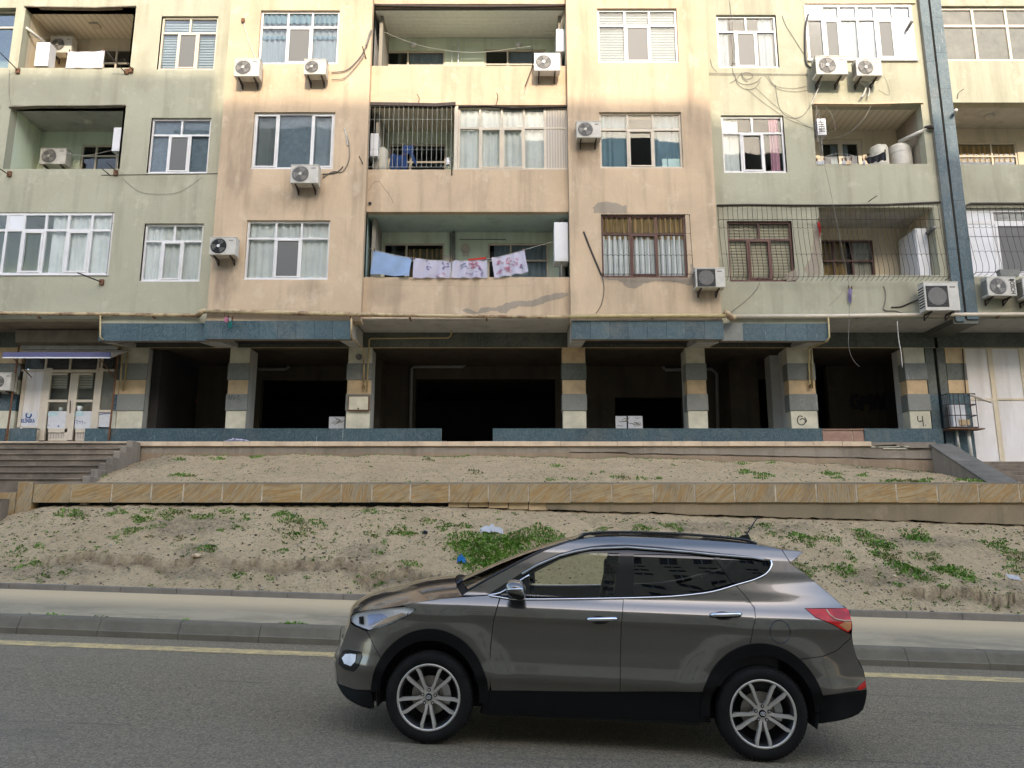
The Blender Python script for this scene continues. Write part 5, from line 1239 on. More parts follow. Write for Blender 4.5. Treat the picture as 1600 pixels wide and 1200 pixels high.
ac(1338, 93, 1378, 118, Y_GRN, 'smaller outdoor unit of the pair under the white glazed balcony', side=-1, gap=.18)
ac(1445, 441, 1499, 485, Y_GRN-.1, 'large boxy outdoor unit with a square grille against the blue tiled joint', style='square', side=-1, d_=.34)
ac(1543, 433, 1588, 462, Y_GRN, 'outdoor unit marked with upright letters BOSCH on the far right wall', side=-1, text='BOSCH')
ac(1599, 435, 1640, 466, Y_GRN, 'outdoor unit cut off by the right edge of the picture', side=-1)
ac(78, 57, 112, 82, YB-.1, 'outdoor unit on the back wall of the top left balcony', gap=.08)
ac(62, 232, 103, 256, YB-.1, 'outdoor unit on the back wall of the second left balcony', gap=.08)
ac(-14, 583, 17, 610, Y_COL-.05, 'outdoor unit left of the clinic front at the left edge of the picture', gap=.05)

# white wall boxes on the balconies
def wallbox(px0, py0, px1, py1, Y_, d_, label, name='boiler', m_='white', extra=True):
    x0, x1, z0, z1 = rect(px0, py0, px1, py1, Y_); t_ = thing(name, ((x0+x1)/2, Y_, z0), label, name.replace('_', ' '))
    MB().box(x0, x1, Y_, Y_+d_, z0, z1).build('casing', m_, t_, bevel=.012)
    if extra: MB().box(x0+.04, x1-.04, Y_-.006, Y_-.001, z0+.05, z1-.05).build('door_panel', m_, t_); MB().tube([((x0+x1)/2, Y_+.1, z0), ((x0+x1)/2, Y_+.1, z0-.5)], .02).build('supply_pipe', 'pipe_grey', t_)
    return t_
wallbox(55, 66, 76, 103, 20.95, .35, 'white boxy unit standing at the left end of the top left balcony', 'boiler')
wallbox(176, 199, 190, 236, 20.97, .25, 'pale flat box on the side wall of the second left balcony', 'wall_box')
wallbox(576, 208, 591, 244, 20.9, .45, 'white boiler behind the bars beside the yellow drum', 'boiler')
wallbox(869, 45, 882, 80, 20.9, .6, 'white unit on the right side wall of the top central balcony', 'wall_unit')
t_ = wallbox(866, 347, 888, 408, 20.63, .5, 'tall white metal cabinet hanging at the right end of the laundry balcony', 'cabinet')
wallbox(1277, 185, 1291, 211, 20.72, .4, 'narrow white unit at the left end of the second right balcony', 'wall_unit')
b = MB(); x0, x1, z0, z1 = rect(1278, 187, 1290, 209, 20.715)
for q in range(5): b.box(x0+.03, x1-.03, 20.705, 20.713, z0+(z1-z0)*(.15+.16*q), z0+(z1-z0)*(.22+.16*q))
b.build('louvre', 'acgrille', bpy.data.objects[[o.name for o in C.objects if o.name.startswith('wall_unit')][-1]])
# cabinet in perspective on the barred balcony
x0, x1 = X(1434, 400, 21.0), X(1452, 400, 21.0)
t_ = thing('cabinet', ((x0+x1)/2, 21.4, 6.4), 'big white double door cabinet against the side wall behind the right hand bars', 'cabinet')
MB().box(x0, x1, 20.98, 22.0, rect(1434, 358, 1452, 432, 21)[2]-.5, Z(357, 21.0)).build('casing', 'white', t_, bevel=.01)
for q in range(2): MB().box(x0-.015, x0-.001, 21.03+q*.48, 21.47+q*.48, 6.2, Z(363, 21.0)).build('door', 'white', t_)
# tanks and drums
def drum(px0, py0, px1, py1, Y_, label, m_='tank', cone=False):
    x0, x1, z0, z1 = rect(px0, py0, px1, py1, Y_); r_ = (x1-x0)/2; c = ((x0+x1)/2, Y_+r_, 0)
    t_ = thing('water_tank', (c[0], c[1], z0-.5), label, 'tank', None)
    MB().lathe([(r_*.9, z0-.5), (r_, z0-.4), (r_, z1-.10), (r_*.92, z1-.03), (r_*.6, z1), (0, z1+.01)], c, 'z', 24).build('body', m_, t_, smooth=True)
    MB().lathe([(.09, z1), (.09, z1+.05), (0, z1+.05)], c, 'z', 14).build('lid', m_, t_, smooth=True)
    for zz in (z0+.05, z1-.3): MB().lathe([(r_+.002, zz), (r_+.012, zz+.02), (r_+.002, zz+.04)], c, 'z', 24).build('ring', m_, t_, smooth=True)
drum(1367, 223, 1394, 257, 21.0, 'cream round water tank with the black cloth hanging before it')
drum(1399, 220, 1432, 257, 21.1, 'larger pale water tank at the right end of the second right balcony', 'acwhite')
drum(588, 230, 605, 266, 21.1, 'yellowish drum behind the bars between the boiler and the jeans')
fl_ = pipe('flue_pipe', [P(1404, 222, 21.2), P(1452, 200, 20.6)], .06, 'acwhite', None, 'long pale flue pipe sticking out over the tanks towards the blue joint', 'flue pipe')
pipe('end_cap', [P(1446, 200.5, 20.68), P(1457, 197.8, 20.5)], .068, 'iron', fl_)
pipe('flue_pipe', [P(1446, 366, 21.1), P(1460, 356, 20.4)], .05, 'acgrille', None, 'short dark flue pipe poking out above the barred cabinet', 'flue pipe')
pipe('flue_pipe', [P(1416, 48, 20.6), P(1425, 33, 20.3)], .05, 'acgrille', None, 'short grey flue pipe on the white glazed balcony', 'flue pipe')
pipe('flue_pipe', [P(1488, 182, 20.7), P(1494, 172, 20.3)], .05, 'acwhite', None, 'short flue with a white cap at the corner of the far right open balcony', 'flue pipe')
pipe('flue_pipe', [P(877, 46, 21.1), P(882, 20, 20.9)], .06, 'pvc_cream', None, 'cream flue pipe rising at the right end of the top central balcony', 'flue pipe')
pipe('flue_pipe', [P(38, 42, 20.8), P(44, 46, 20.8), P(70, 66, 21.2)], .05, 'acwhite', None, 'white pipe slanting down to the boxy unit on the top left balcony', 'pipe')

# ================================================================ GAS PIPE
gz = lambda px_, py_: P(px_, py_, Y_FAC-.12)
gas = thing('gas_pipe', (0, Y_FAC-.12, 5.95), 'long flaking yellow gas pipe running along the whole front above the dark bays', 'gas pipe')
gl = lambda px_, py_: P(px_, py_, Y_GRN-.1)
MB().tube([gl(-80, 489), gl(0, 489.5), gl(160, 491), gl(309, 493)], .055, 8).build('pipe_run', 'pipe', gas, smooth=True)
MB().tube(catmull([gl(309, 493), gz(312, 490), gz(316, 486.5), gz(322, 486)], 4), .075, 8).build('pipe_bend', 'pipe', gas, smooth=True)
MB().tube([gz(322, 486), gz(400, 488), gz(540, 491), gz(640, 493), gz(800, 495), gz(888, 495.5)], [.07, .07, .07, .05, .05, .05], 8).build('pipe_run', 'pipe', gas, smooth=True)
MB().tube([gz(888, 495), gz(960, 494), gz(1080, 493.5), gz(1134, 493.5)], .06, 8).build('pipe_run', 'pipe_y', gas, smooth=True)
MB().tube(catmull([gz(1131, 488), gz(1137, 490), gz(1141, 496), gl(1146, 496)], 4), .085, 8).build('pipe_bend', 'pipe', gas, smooth=True)
MB().tube([gl(1146, 494.5), gl(1300, 494), gl(1450, 492), gl(1620, 491), gl(1700, 491)], .062, 8).build('pipe_run', 'pvc_cream', gas, smooth=True)
for px_ in (60, 157, 240, 548, 640, 760, 1020, 1210, 1340, 1560):
    f_ = gz if 320 < px_ < 1135 else gl; c = f_(px_, 491); MB().box(c.x-.02, c.x+.02, c.y-.03, Y_GRN, c.z-.10, c.z-.055).build('pipe_clamp', 'rust', gas)
def riser(pts, r_, m_, lb): return pipe('gas_riser', [p for p in pts], r_, m_, None, lb, 'pipe')
riser([P(157, 491, Y_GRN-.12), P(156.5, 526, Y_GRN-.12), P(160, 530, Y_GRN-.1), P(191, 545, Y_COL-.1), P(188, 606, Y_COL-.1), P(193, 611, Y_COL-.1), P(200, 545, Y_COL-.1)], .022, 'pipe_y', 'thin yellow gas riser bending under the left canopy end towards the clinic pillar')
riser([P(549, 492, Y_FAC-.1), P(549, 526, Y_FAC-.1), P(569, 547, Y_COL-.12), P(568, 612, Y_COL-.12)], .028, 'pipe', 'flaking gas riser running down the pillar left of the central bay')
riser([P(706, 517, Y_COL-.3), P(704, 525, Y_COL-.1), P(700, 528, Y_COL-.08), P(580, 529, Y_COL-.08), P(577, 531, Y_COL-.08), P(573, 612, Y_COL-.1)], .022, 'pipe_y', 'thin yellow pipe running left under the central soffit and down the pillar')
riser([P(1294, 495, Y_GRN-.12), P(1296, 527, Y_GRN-.12), P(1292, 533, Y_GRN-.1), P(1263, 545, Y_COL-.12), P(1265, 597, Y_COL-.12), P(1269, 607, Y_COL-.12), P(1268, 546, Y_COL-.12)], .024, 'pipe_y', 'thin yellow gas riser looping down the pillar with the number six')
for px_, py_ in ((568, 605), (1266, 604)):
    c = P(px_, py_, Y_COL-.13); MB().lathe([(.05, -.02), (.05, .02), (0, .02)], c, 'y', 10).build('valve', 'rust', None, smooth=True, label='rusty valve on the pipe at the central bay pillar' if px_ < 800 else 'rusty valve at the foot of the looped pipe on the numbered pillar', cat='valve')
# round meter, enamel box on the pillar
c = P(561, 558, Y_COL-.04); MB().lathe([(.09, 0), (.09, -.03), (.055, -.05), (.05, -.03), (0, -.03)], c, 'y', 18).build('round_sign', 'acgrille', None, smooth=True, label='small round dark disc high on the pillar left of the central bay', cat='disc')
x0, x1, z0, z1 = rect(543.5, 618, 576.5, 641.5, Y_COL-.14); t_ = thing('meter_box', ((x0+x1)/2, Y_COL-.06, z0), 'white enamel meter box with a brown rim on the pillar left of the central bay', 'meter box')
MB().box(x0, x1, Y_COL-.12, Y_COL-.056, z0, z1).build('frame', 'rust', t_); MB().box(x0+.03, x1-.03, Y_COL-.135, Y_COL-.121, z0+.03, z1-.03).build('door', 'cream_stone', t_); MB().lathe([(.025, -.14), (0, -.15)], ((x0+x1)/2, Y_COL, z0+.06), 'y', 8).build('lock', 'iron', t_)

# ================================================================ CAGE BY THE HOARDING
yc0, yc1 = Y_COL-.42, Y_COL-.06
x0, x1, z0, z1 = rect(1483, 615, 1526, 668, yc0)
cg = thing('meter_cage', ((x0+x1)/2, Y_COL, z0), 'rusty barred cage holding white gas meters beside the white hoarding', 'cage')
for q in range(6):
    xx = x0+(x1-x0)*q/5; MB().tube([(xx, yc0, z0), (xx, yc0, z1)], .012, 5).build('bar', 'iron', cg)
for q in range(3): yy = yc0+(yc1-yc0)*(q+1)/4; MB().tube([(x0, yy, z0), (x0, yy, z1)], .012, 5).build('bar', 'iron', cg)
for zz in (z0+.01, z0+(z1-z0)*.36, z0+(z1-z0)*.68, z1): MB().tube([(x0, yc1, zz), (x0, yc0, zz), (x1, yc0, zz), (x1, yc1, zz)], .014, 5).build('rail', 'iron', cg)
MB().box(x0-.06, x1+.16, yc0-.04, yc1, z0-.05, z0-.02).build('shelf', 'rust', cg)
t_ = thing('gas_meter', (x0+.35, Y_COL-.25, z0), 'white gas meter standing inside the barred cage', 'meter')
MB().box(x0+.14, x0+.56, yc0+.10, yc1-.05, z0+.02, z0+.70).build('casing', 'white', t_, bevel=.03); MB().box(x0+.30, x0+.60, yc0+.07, yc0+.099, z0+.08, z0+.24).build('dial', 'tan_stone', t_)
for px_, lb in ((1494, 'left white pipe under the barred meter cage'), (1512, 'right white pipe under the barred meter cage, thicker')):
    c = P(px_, 668, Y_COL-.2); MB().tube([(c.x, c.y, z0-.04), (c.x+.02, c.y, 2.35 if px_ < 1500 else 2.0)], .035 if px_ < 1500 else .05, 8).build('standpipe', 'acwhite', None, smooth=True, label=lb, cat='pipe')
pipe('tube_lamp', [P(1516, 617, Y_COL-.45), P(1549, 628.5, Y_COL-.7)], .035, 'pvc_cream', None, 'pale tube sticking out to the right of the barred cage', 'tube')
pipe('conduit', [P(1504, 545, Y_COL-.06), P(1507, 585, Y_COL-.06), P(1509, 615, Y_COL-.1)], .016, 'iron', None, 'thin dark conduit running down the edge of the hoarding to the cage', 'conduit')

# ================================================================ GRILLES
def grille(label, x0, x1, z0, z1, y0, bulge, nbars, m_='iron', rails=(.0, 1.), r_=.008, par_cat='window grille', scroll=True, sides=True, group=None):
    t_ = thing('window_grille', ((x0+x1)/2, y0, z0), label, par_cat, group)
    def prof(x):   # bar bulging out near the bottom
        return [(x, y0-.06, z1), (x, y0-.06-bulge*.15, z0+(z1-z0)*.60), (x, y0-.06-bulge*.8, z0+(z1-z0)*.22), (x, y0-.06-bulge, z0+(z1-z0)*.10), (x, y0-.06-bulge*.75, z0+.02), (x, y0-.02, z0-.02)] if bulge else [(x, y0-.06, z1), (x, y0-.06, z0)]
    proto = None
    for i in range(nbars):
        x = x0+(x1-x0)*i/(nbars-1)
        if proto is None:
            proto = MB().tube(prof(0) if not bulge else catmull(prof(0), 3), r_, 4).build('bar', m_, None, origin=(0, 0, 0)); ob = proto; ob.parent = t_; ob.location = (x-t_.location.x, -t_.location.y, -t_.location.z)
        else:
            ob = proto.copy(); C.objects.link(ob); ob.parent = t_; ob.location = (x-t_.location.x, -t_.location.y, -t_.location.z)
    for f_ in rails:
        z = z0+(z1-z0)*f_; yb = y0-.06-(bulge*(1 if f_ < .12 else .8 if f_ < .3 else .35 if f_ < .5 else .1) if bulge else 0)
        MB().tube([(x0, y0, z), (x0, yb, z), (x1, yb, z), (x1, y0, z)], r_*1.25, 5).build('rail', m_, t_)
    if scroll:
        b = MB(); st_ = (x1-x0)/(nbars-1)
        for fz, sgn in (((.30, -1), (.70, 1)) if scroll is True else scroll):
            z = z0+(z1-z0)*fz; yb = y0-.062-(bulge*(.62 if fz < .5 else .12) if bulge else 0)
            for i in range(0, nbars-1):
                xa = x0+st_*i; b.tube([(xa+st_*q/4, yb, z+sgn*(-.045)*math.sin(math.pi*q/4)) for q in range(5)], r_*.8, 4)
        b.build('scrollwork', m_, t_)
    return t_
a = rect(941, 336, 1073, 433, Y_FAC); grille('dark iron grille over the brown window on the peach wall, above the peeled plaster', a[0]-.02, a[1]+.10, a[2]+.02, a[3]-.03, Y_FAC-.03, .10, 18, rails=(.0, 1.))
a = rect(1123, 323, 1470, 440, Y_GRN); grille('wide bellied iron grille spanning the right brown window and the barred balcony', a[0], a[1]-.02, a[2]+.03, a[3], Y_GRN-.04, .22, 46, m_='iron', rails=(.0, .80, 1.), r_=.007)
a = rect(1510, 325, 1760, 434, Y_GRN); grille('bellied iron grille over the last window at the far right', a[0], 17.3, a[2]+.05, a[3], Y_GRN-.04, .22, 26, rails=(.0, .55, 1.), r_=.007)
a = rect(574, 166, 706, 262, Y_MID); grille('pale thin grille over the open left half of the central second balcony', a[0]+.05, a[1]-.02, a[2]+.02, a[3], Y_MID+.06, 0, 18, m_='pale_iron', rails=(.0, .78, 1.), scroll=((.30, 1),), r_=.006)

# ================================================================ LAUNDRY
def cloth_obj(name, pts, Y_, m_, label, cat, amp=.03, nw=3, prints=None, seed=0, group=None, th=.0):
    """pts: four photo corners tl,tr,br,bl"""
    tl, tr, br, bl = [P(x, y, Y_) for x, y in pts]; n1, n2 = 22, 12; b = MB(); g = {}
    for j in range(n2+1):
        for i in range(n1+1):
            u, v = i/n1, j/n2; top = tl.lerp(tr, u); bot = bl.lerp(br, u); p = top.lerp(bot, v)
            sg = math.sin(math.pi*u)*.03*(1-v)
            off = amp*(.4+v)*math.sin(u*nw*6.28+seed+v*1.5)+.4*amp*math.sin(u*13+v*5+seed)
            g[i, j] = (p.x+.3*off*v, p.y+off, p.z-sg)
    for j in range(n2):
        for i in range(n1): b.quad(g[i, j], g[i+1, j], g[i+1, j+1], g[i, j+1])
    mid = (tl+tr)/2; t_ = thing(name, (mid.x, Y_, bl.z), label, cat, group)
    o = b.build('fabric', m_, t_, merge=True, smooth=True, fixn=False)
    for q, (u0, v0, du, dv, mm, kk) in enumerate(prints or []):
        b = MB(); random.seed(seed*10+q)
        for s_ in range(kk):
            ln = []
            ua, va = u0+random.uniform(0, du), v0+random.uniform(0, dv)
            for e in range(4):
                uu, vv = min(.97, max(.03, ua+random.uniform(-.045, .045))), min(.97, max(.03, va+random.uniform(-.07, .07)))
                c_ = g[round(uu*n1), round(vv*n2)]; top = tl.lerp(tr, uu); bot = bl.lerp(br, uu); p = top.lerp(bot, vv); ln.append((p.x, c_[1]-.012, p.z))
            b.tube(ln, .0065, 4)
        b.build('print', mm, t_)
    for u in (.03, .97): c_ = tl.lerp(tr, u); MB().box(c_.x-.012, c_.x+.012, c_.y-.02, c_.y+.02, c_.z-.03, c_.z+.05).build('peg', 'rust', t_)
    return t_
YL = Y_MID-.06
cloth_obj('laundry_sheet', [(583, 390.5), (643, 403), (640, 432), (578, 428)], YL, 'sheet_blue', 'plain pale blue sheet, leftmost on the laundry line', 'sheet', nw=1.5, seed=1)
cloth_obj('laundry_sheet', [(646, 403), (705, 408), (704, 434), (645, 434)], YL, 'sheet_white', 'white printed sheet hanging right beside the blue sheet', 'sheet', seed=2, prints=[(.35, .1, .12, .5, 'violet_ink', 9), (.78, .05, .15, .5, 'violet_ink', 10), (.62, .75, .2, .2, 'pink_ink', 5)])
cloth_obj('laundry_sheet', [(707, 407), (761, 404), (762, 434), (706, 434)], YL, 'sheet_white', 'white printed sheet with a red strip along its top, third on the laundry line', 'sheet', seed=3, prints=[(.25, .15, .2, .3, 'signblue', 7), (.5, .15, .3, .35, 'pink_ink', 24), (.4, .7, .3, .25, 'violet_ink', 6), (.75, .4, .15, .5, 'violet_ink', 8)])
MB().hexa([tuple(P(731, 407, YL-.03)), tuple(P(759, 404.5, YL-.03)), tuple(P(759, 404.5, YL)), tuple(P(731, 407, YL)), tuple(P(731, 405, YL-.03)), tuple(P(759, 401.5, YL-.03)), tuple(P(759, 401.5, YL)), tuple(P(731, 405, YL))]).build('red_strip', 'redcloth', bpy.data.objects['laundry_sheet.002'])
cloth_obj('laundry_sheet', [(768, 403), (819, 390.5), (826, 425), (773, 434)], YL, 'sheet_white', 'white sheet with pink scribbles, rightmost and tilted on the laundry line', 'sheet', seed=4, prints=[(.15, .2, .3, .2, 'pink_ink', 9), (.4, .2, .4, .5, 'pink_ink', 22), (.1, .65, .4, .2, 'pink_ink', 14), (.8, .5, .1, .3, 'signblue', 3)])
MB().tube(catmull([P(577, 388, YL), P(610, 397, YL), P(645, 403, YL), P(700, 408, YL), P(765, 404, YL), P(820, 390, YL), P(862, 378, YL)], 4), .006, 4).build('clothes_line', 'cable_white', label='clothes line sagging across the first floor central balcony', cat='clothes line')
cloth_obj('laundry_sheet', [(107, 80), (164, 79), (160, 106), (102, 106)], Y_GRN-.03, 'sheet_clean', 'white sheet hung over the parapet of the top left balcony', 'sheet', nw=2, seed=5, amp=.015)
cloth_obj('jeans', [(628, 226), (647, 226), (645, 240), (629, 240)], Y_MID+.25, 'denim', 'blue denim garment hanging behind the bars, upper right of the two', 'jeans', seed=6, amp=.02)
b = bpy.data.objects['jeans']
for k_, (a, c) in enumerate((((628, 239), (634, 262)), ((639, 239), (648, 257)))):
    w_ = 6; q = [P(a[0], a[1], Y_MID+.25), P(a[0]+w_, a[1], Y_MID+.25), P(c[0]+w_*.7, c[1], Y_MID+.25), P(c[0], c[1], Y_MID+.25)]
    MB().hexa([tuple(q[3]), tuple(q[2]), (q[2].x, q[2].y+.05, q[2].z), (q[3].x, q[3].y+.05, q[3].z), tuple(q[0]), tuple(q[1]), (q[1].x, q[1].y+.05, q[1].z), (q[0].x, q[0].y+.05, q[0].z)]).build('trouser_leg', 'denim', b, bevel=.015)
cloth_obj('denim_skirt', [(610, 239), (632, 242), (634, 264), (607, 264)], Y_MID+.22, 'denim', 'wide blue denim piece hanging behind the bars next to the yellow drum', 'denim', seed=7, amp=.04)
cloth_obj('black_garment', [(1352, 247), (1384, 236), (1385, 250), (1356, 256)], Y_GRN+.05, 'blackcloth', 'black garment draped in front of the cream water tank', 'garment', seed=8, amp=.03)
for i, (a, w_, m_, lb) in enumerate(((1276, 12, 'bag_white', 'small white cloth at the left end of the second right balcony line'), (1316, 5, 'sheet_clean', 'narrow white cloth third from the left on the second right balcony line'), (1322, 8, 'coping', 'pinkish cloth left of the black garment'), (1348, 4, 'sheet_clean', 'white strip of cloth touching the black garment'))):
    cloth_obj('small_cloth', [(a, 250), (a+w_, 249), (a+w_, 257), (a, 257)], Y_GRN-.02, m_, lb, 'cloth', amp=.01, seed=i)
for (pts, m_, nm, lb, cat, Y_) in (
 ([(1277, 349), (1279, 343), (1283, 357), (1281, 372)], 'redcloth', 'red_rag', 'red rag tied to the bars of the wide grille', 'rag', Y_GRN-.1),
 ([(1326, 449), (1331, 450), (1330, 476), (1325, 470)], 'violet_ink', 'violet_rag', 'violet plastic rag hanging on a wire under the wide grille', 'rag', Y_GRN-.06),
 ([(351, 494), (357, 495), (356, 502), (352, 504)], 'pink_ink', 'pink_rag', 'small pink rag on the gas pipe above the left canopy', 'rag', Y_FAC-.2),
 ([(357, 502), (363, 499), (362, 510), (358, 514)], 'tealcloth', 'teal_rag', 'small teal rag below the pink one over the canopy tiles', 'rag', Y_FAC-.2),
 ([(357, 496), (364, 496), (362, 501), (358, 502)], 'bag_white', 'white_rag', 'small white rag between the pink and the teal ones on the gas pipe', 'rag', Y_FAC-.2)):
    cloth_obj(nm, pts, Y_, m_, lb, cat, amp=.02, seed=9)
x0, x1, z0, z1 = rect(1560, 422, 1592, 432, Y_GRN-.35); t_ = thing('planter', ((x0+x1)/2, Y_GRN-.3, z0), 'blue grey plastic planter on the ledge above the unit marked BOSCH', 'planter'); MB().hexa([(x0+.04, Y_GRN-.40, z0), (x1-.04, Y_GRN-.40, z0), (x1-.04, Y_GRN-.25, z0), (x0+.04, Y_GRN-.25, z0), (x0, Y_GRN-.42, z1), (x1, Y_GRN-.42, z1), (x1, Y_GRN-.23, z1), (x0, Y_GRN-.23, z1)]).build('trough', 'greytile', t_)

# ================================================================ CABLES, HOOKS
def cable(pts, Y_, lb, r_=.008, m_='cable', name='cable', n_=5, cat='cable', parent=None):
    pp = [P(p[0], p[1], Y_ if len(p) < 3 else p[2]) for p in pts]
    return MB().tube(catmull(pp, n_) if len(pp) > 2 else pp, r_, 4).build(name, m_, parent, smooth=True, label=lb if parent is None else None, cat=cat if parent is None else None)
FO, FG, FM = Y_FAC-.02, Y_GRN-.02, Y_MID-.02
cable([(1104, 114), (1180, 115), (1262, 116)], FG, 'pair of thin cables stretched across the green wall, upper one', .006, 'cable_grey')
cable([(1104, 116.5), (1180, 117), (1262, 117)], FG, 'pair of thin cables stretched across the green wall, lower one', .006, 'cable_grey')
b = MB()
for ln in ([(1140, 0), (1144, 40), (1149, 80), (1145, 105), (1147, 118)], [(1147, 116), (1154, 128), (1168, 132), (1182, 128), (1190, 120)], [(1158, 116), (1166, 124), (1176, 120), (1172, 114), (1162, 114), (1160, 122), (1168, 128)], [(1149, 118), (1152, 130), (1164, 139), (1178, 138), (1188, 126)], [(1160, 112), (1150, 124), (1140, 130)]):
    b.tube(catmull([P(x, y, FG) for x, y in ln], 5), .007, 4)
b.build('cable_tangle', 'cable_grey', label='tangle of looped cables hanging from the stretched pair on the green wall', cat='cable tangle')
cable([(1110, 92), (1113, 104), (1120, 112)], FG, 'short curl of wire left of the top right green window', .006, 'cable_grey')
cable([(1200, 118), (1212, 134), (1240, 138), (1262, 134)], FG, 'cable sagging right from the tangle, upper loop', .006, 'cable_grey')
cable([(1196, 118), (1214, 138), (1244, 143), (1262, 140)], FG, 'cable sagging right from the tangle, lower loop', .006, 'cable_grey')
cable([(1222, 24), (1228, 40), (1242, 62), (1256, 84)], FG, 'slack cable falling from the top right green window corner to the units', .007)
cable([(1212, 132), (1214, 150), (1220, 172), (1236, 184), (1255, 180), (1268, 160), (1274, 140)], FG, 'long cable drooping below the tangle and up to the larger unit', .007, 'cable_grey')
cable([(1166, 138), (1200, 165), (1240, 190), (1290, 205)], FG, 'thin cable slanting down right across the green wall to the second balcony', .006, 'cable_grey')
cable([(1180, 136), (1215, 168), (1250, 190), (1275, 205)], FG, 'second thin slanting cable just under the first', .005, 'cable_grey')
cable([(1263, 22), (1259, 40), (1258, 70), (1260, 98), (1268, 106)], FG-.02, 'thick black insulated hose beside the white glazed balcony', .03, 'cable', 'hose')
cable([(1286, 120), (1278, 140), (1266, 165)], FG-.1, 'white drain hose hanging from the larger of the paired units', .012, 'cable_white', 'hose')
cable([(1335, 124), (1352, 134), (1350, 146), (1346, 152)], FG-.1, 'tangled white hose end below the smaller unit of the pair', .03, 'cable_white', 'hose')
cable([(1343, 128), (1358, 138), (1356, 152)], FG-.08, 'second hose end below the smaller unit of the pair', .022, 'acwhite' if False else 'cable_white', 'hose')
cable([(1370, 130), (1382, 120), (1390, 148), (1372, 140)], FG, 'wire loop right of the paired units', .004, 'cable_grey')
b = MB()
for ln in ([(1275, 165), (1280, 185), (1290, 202), (1305, 205), (1300, 180), (1290, 168)], [(1361, 165), (1350, 185), (1330, 205), (1305, 216), (1290, 210)], [(1276, 175), (1274, 200), (1280, 225), (1283, 250)], [(1278, 170), (1284, 200), (1276, 212), (1290, 214)]): b.tube(catmull([P(x, y, FG-.03) for x, y in ln], 5), .007, 4)
b.build('cable_tangle', 'cable_grey', label='loops of grey cable across the opening of the second right balcony', cat='cable tangle')
cable([(1288, 256), (1295, 285), (1301, 315), (1308, 350), (1318, 400), (1327, 450), (1327, 492), (1326, 540), (1333, 562), (1343, 573)], FG-.32, 'long thin wire falling from the second right balcony past the wide grille', .006, 'cable_grey')
cable([(1402, 502), (1404, 528), (1408, 552), (1410, 574)], FG-.1, 'frayed white cord hanging below the soffit at the right', .012, 'cable_white')
cable([(1440, 466, FG-.1), (1425, 472, FG), (1408, 479, FG), (1393, 480, FG)], FG, 'black hose running left from the large boxy unit', .022)
cable([(1381, 447), (1384, 460), (1383, 472), (1381, 484), (1400, 486), (1416, 491)], FG, 'grey cable dropping from the wide grille to the gas pipe', .014, 'cable_grey')
cable([(1321, 445), (1312, 462), (1295, 478)], FG, 'faint wire curl beside the violet rag', .004, 'cable_grey')
cable([(1187, 441), (1180, 455), (1165, 470), (1141, 489)], FG, 'wire from the corner of the right brown window to the pipe bend', .008, 'cable_grey')
hz_ = cable([(912, 362, FO), (925, 395, FO), (940, 430, FO)], FO-.02, 'thick dark hose slanting over the peach wall left of the barred brown window', .025, 'cable', 'hose')
cable([(940, 430), (944, 450), (940, 475), (931, 490)], FO, '', .009, 'cable', 'hose_end', parent=hz_)
cable([(380, 30), (387, 60), (398, 88), (402, 92)], FO, 'thin white cable running down to the top left outdoor unit', .012, 'cable_white')
b = MB(); c = P(380, 32, FO-.01); b.box(c.x-.05, c.x+.05, c.y-.03, c.y, c.z-.06, c.z+.06); b.build('junction_box', 'rust', label='small rusty junction box above the top left outdoor unit', cat='junction box')
cable([(518, 113), (540, 110), (555, 98), (566, 84), (572, 72)], FO-.02, 'pair of hoses rising right from the small outdoor unit, upper one', .018, 'cable_grey', 'hose')
cable([(518, 124), (538, 122), (556, 104), (568, 88)], FO-.02, 'pair of hoses rising right from the small outdoor unit, lower one', .012, 'cable_grey', 'hose')
cable([(572, 72), (576, 58), (580, 47)], FO-.04, 'thick hose end bending up beside the white slatted balcony end', .03, 'cable_grey', 'hose')
hz_ = cable([(504, 278), (520, 268), (535, 268), (545, 250), (545, 225), (538, 200)], FO, 'pale hose curling up the peach wall from the unit below the mesh window', .014, 'cable_grey', 'hose')
cable([(504, 272), (525, 270), (536, 260)], FO, 'darker short hose beside the pale curled one', .014, 'cable', 'hose')
cable([(543, 228), (541, 212), (538, 200)], FO-.01, '', .018, 'cable_white', 'hose_tip', parent=hz_)
cable([(193, 280), (215, 298), (240, 303), (280, 300), (315, 277)], FG, 'thin sagging cable under the second left green window', .005, 'cable_grey')
cable([(15, 108), (14, 140), (17, 165)], FG, 'thin wire down the far left pier', .005, 'cable_grey')
cable([(100, 60, 21.0), (50, 58, 21.0), (46, 62, 21)], 21., 'short line inside the top left balcony', .005, 'cable_grey')
cable([(100, 238, 21.0), (130, 243, 21.0), (170, 236, 21.0), (190, 228, 21.)], 21., 'clothes line inside the second left balcony', .006, 'cable_white')
cable([(600, 50, 21.2), (660, 72, 21.2), (740, 82, 21.2), (830, 72, 21.2)], 21.2, 'clothes line sagging inside the top central balcony', .006, 'cable_white')
cable([(1277, 249), (1310, 240), (1350, 246), (1366, 240)], FG+.05, 'clothes line across the second right balcony', .006, 'cable_white')
def hook(pts, Y_, lb, r_=.018, m_='iron'): return cable(pts, Y_, lb, r_, m_, 'line_bracket', 3, 'bracket')
hook([(165, 79, FG-.6), (197, 115, FG)], FG, 'iron laundry bracket slanting at the right end of the top left balcony, longer one')
hook([(194, 93, FG-.5), (208, 110, FG)], FG, 'shorter iron laundry bracket beside the longer one, top left')
hook([(0, 82, FG-.6), (28, 110, FG)], FG, 'iron laundry bracket at the far left pier')
hook([(160, 264, FG-.5), (172, 274, FG)], FG, 'short iron bracket at the right end of the second left balcony, lower')
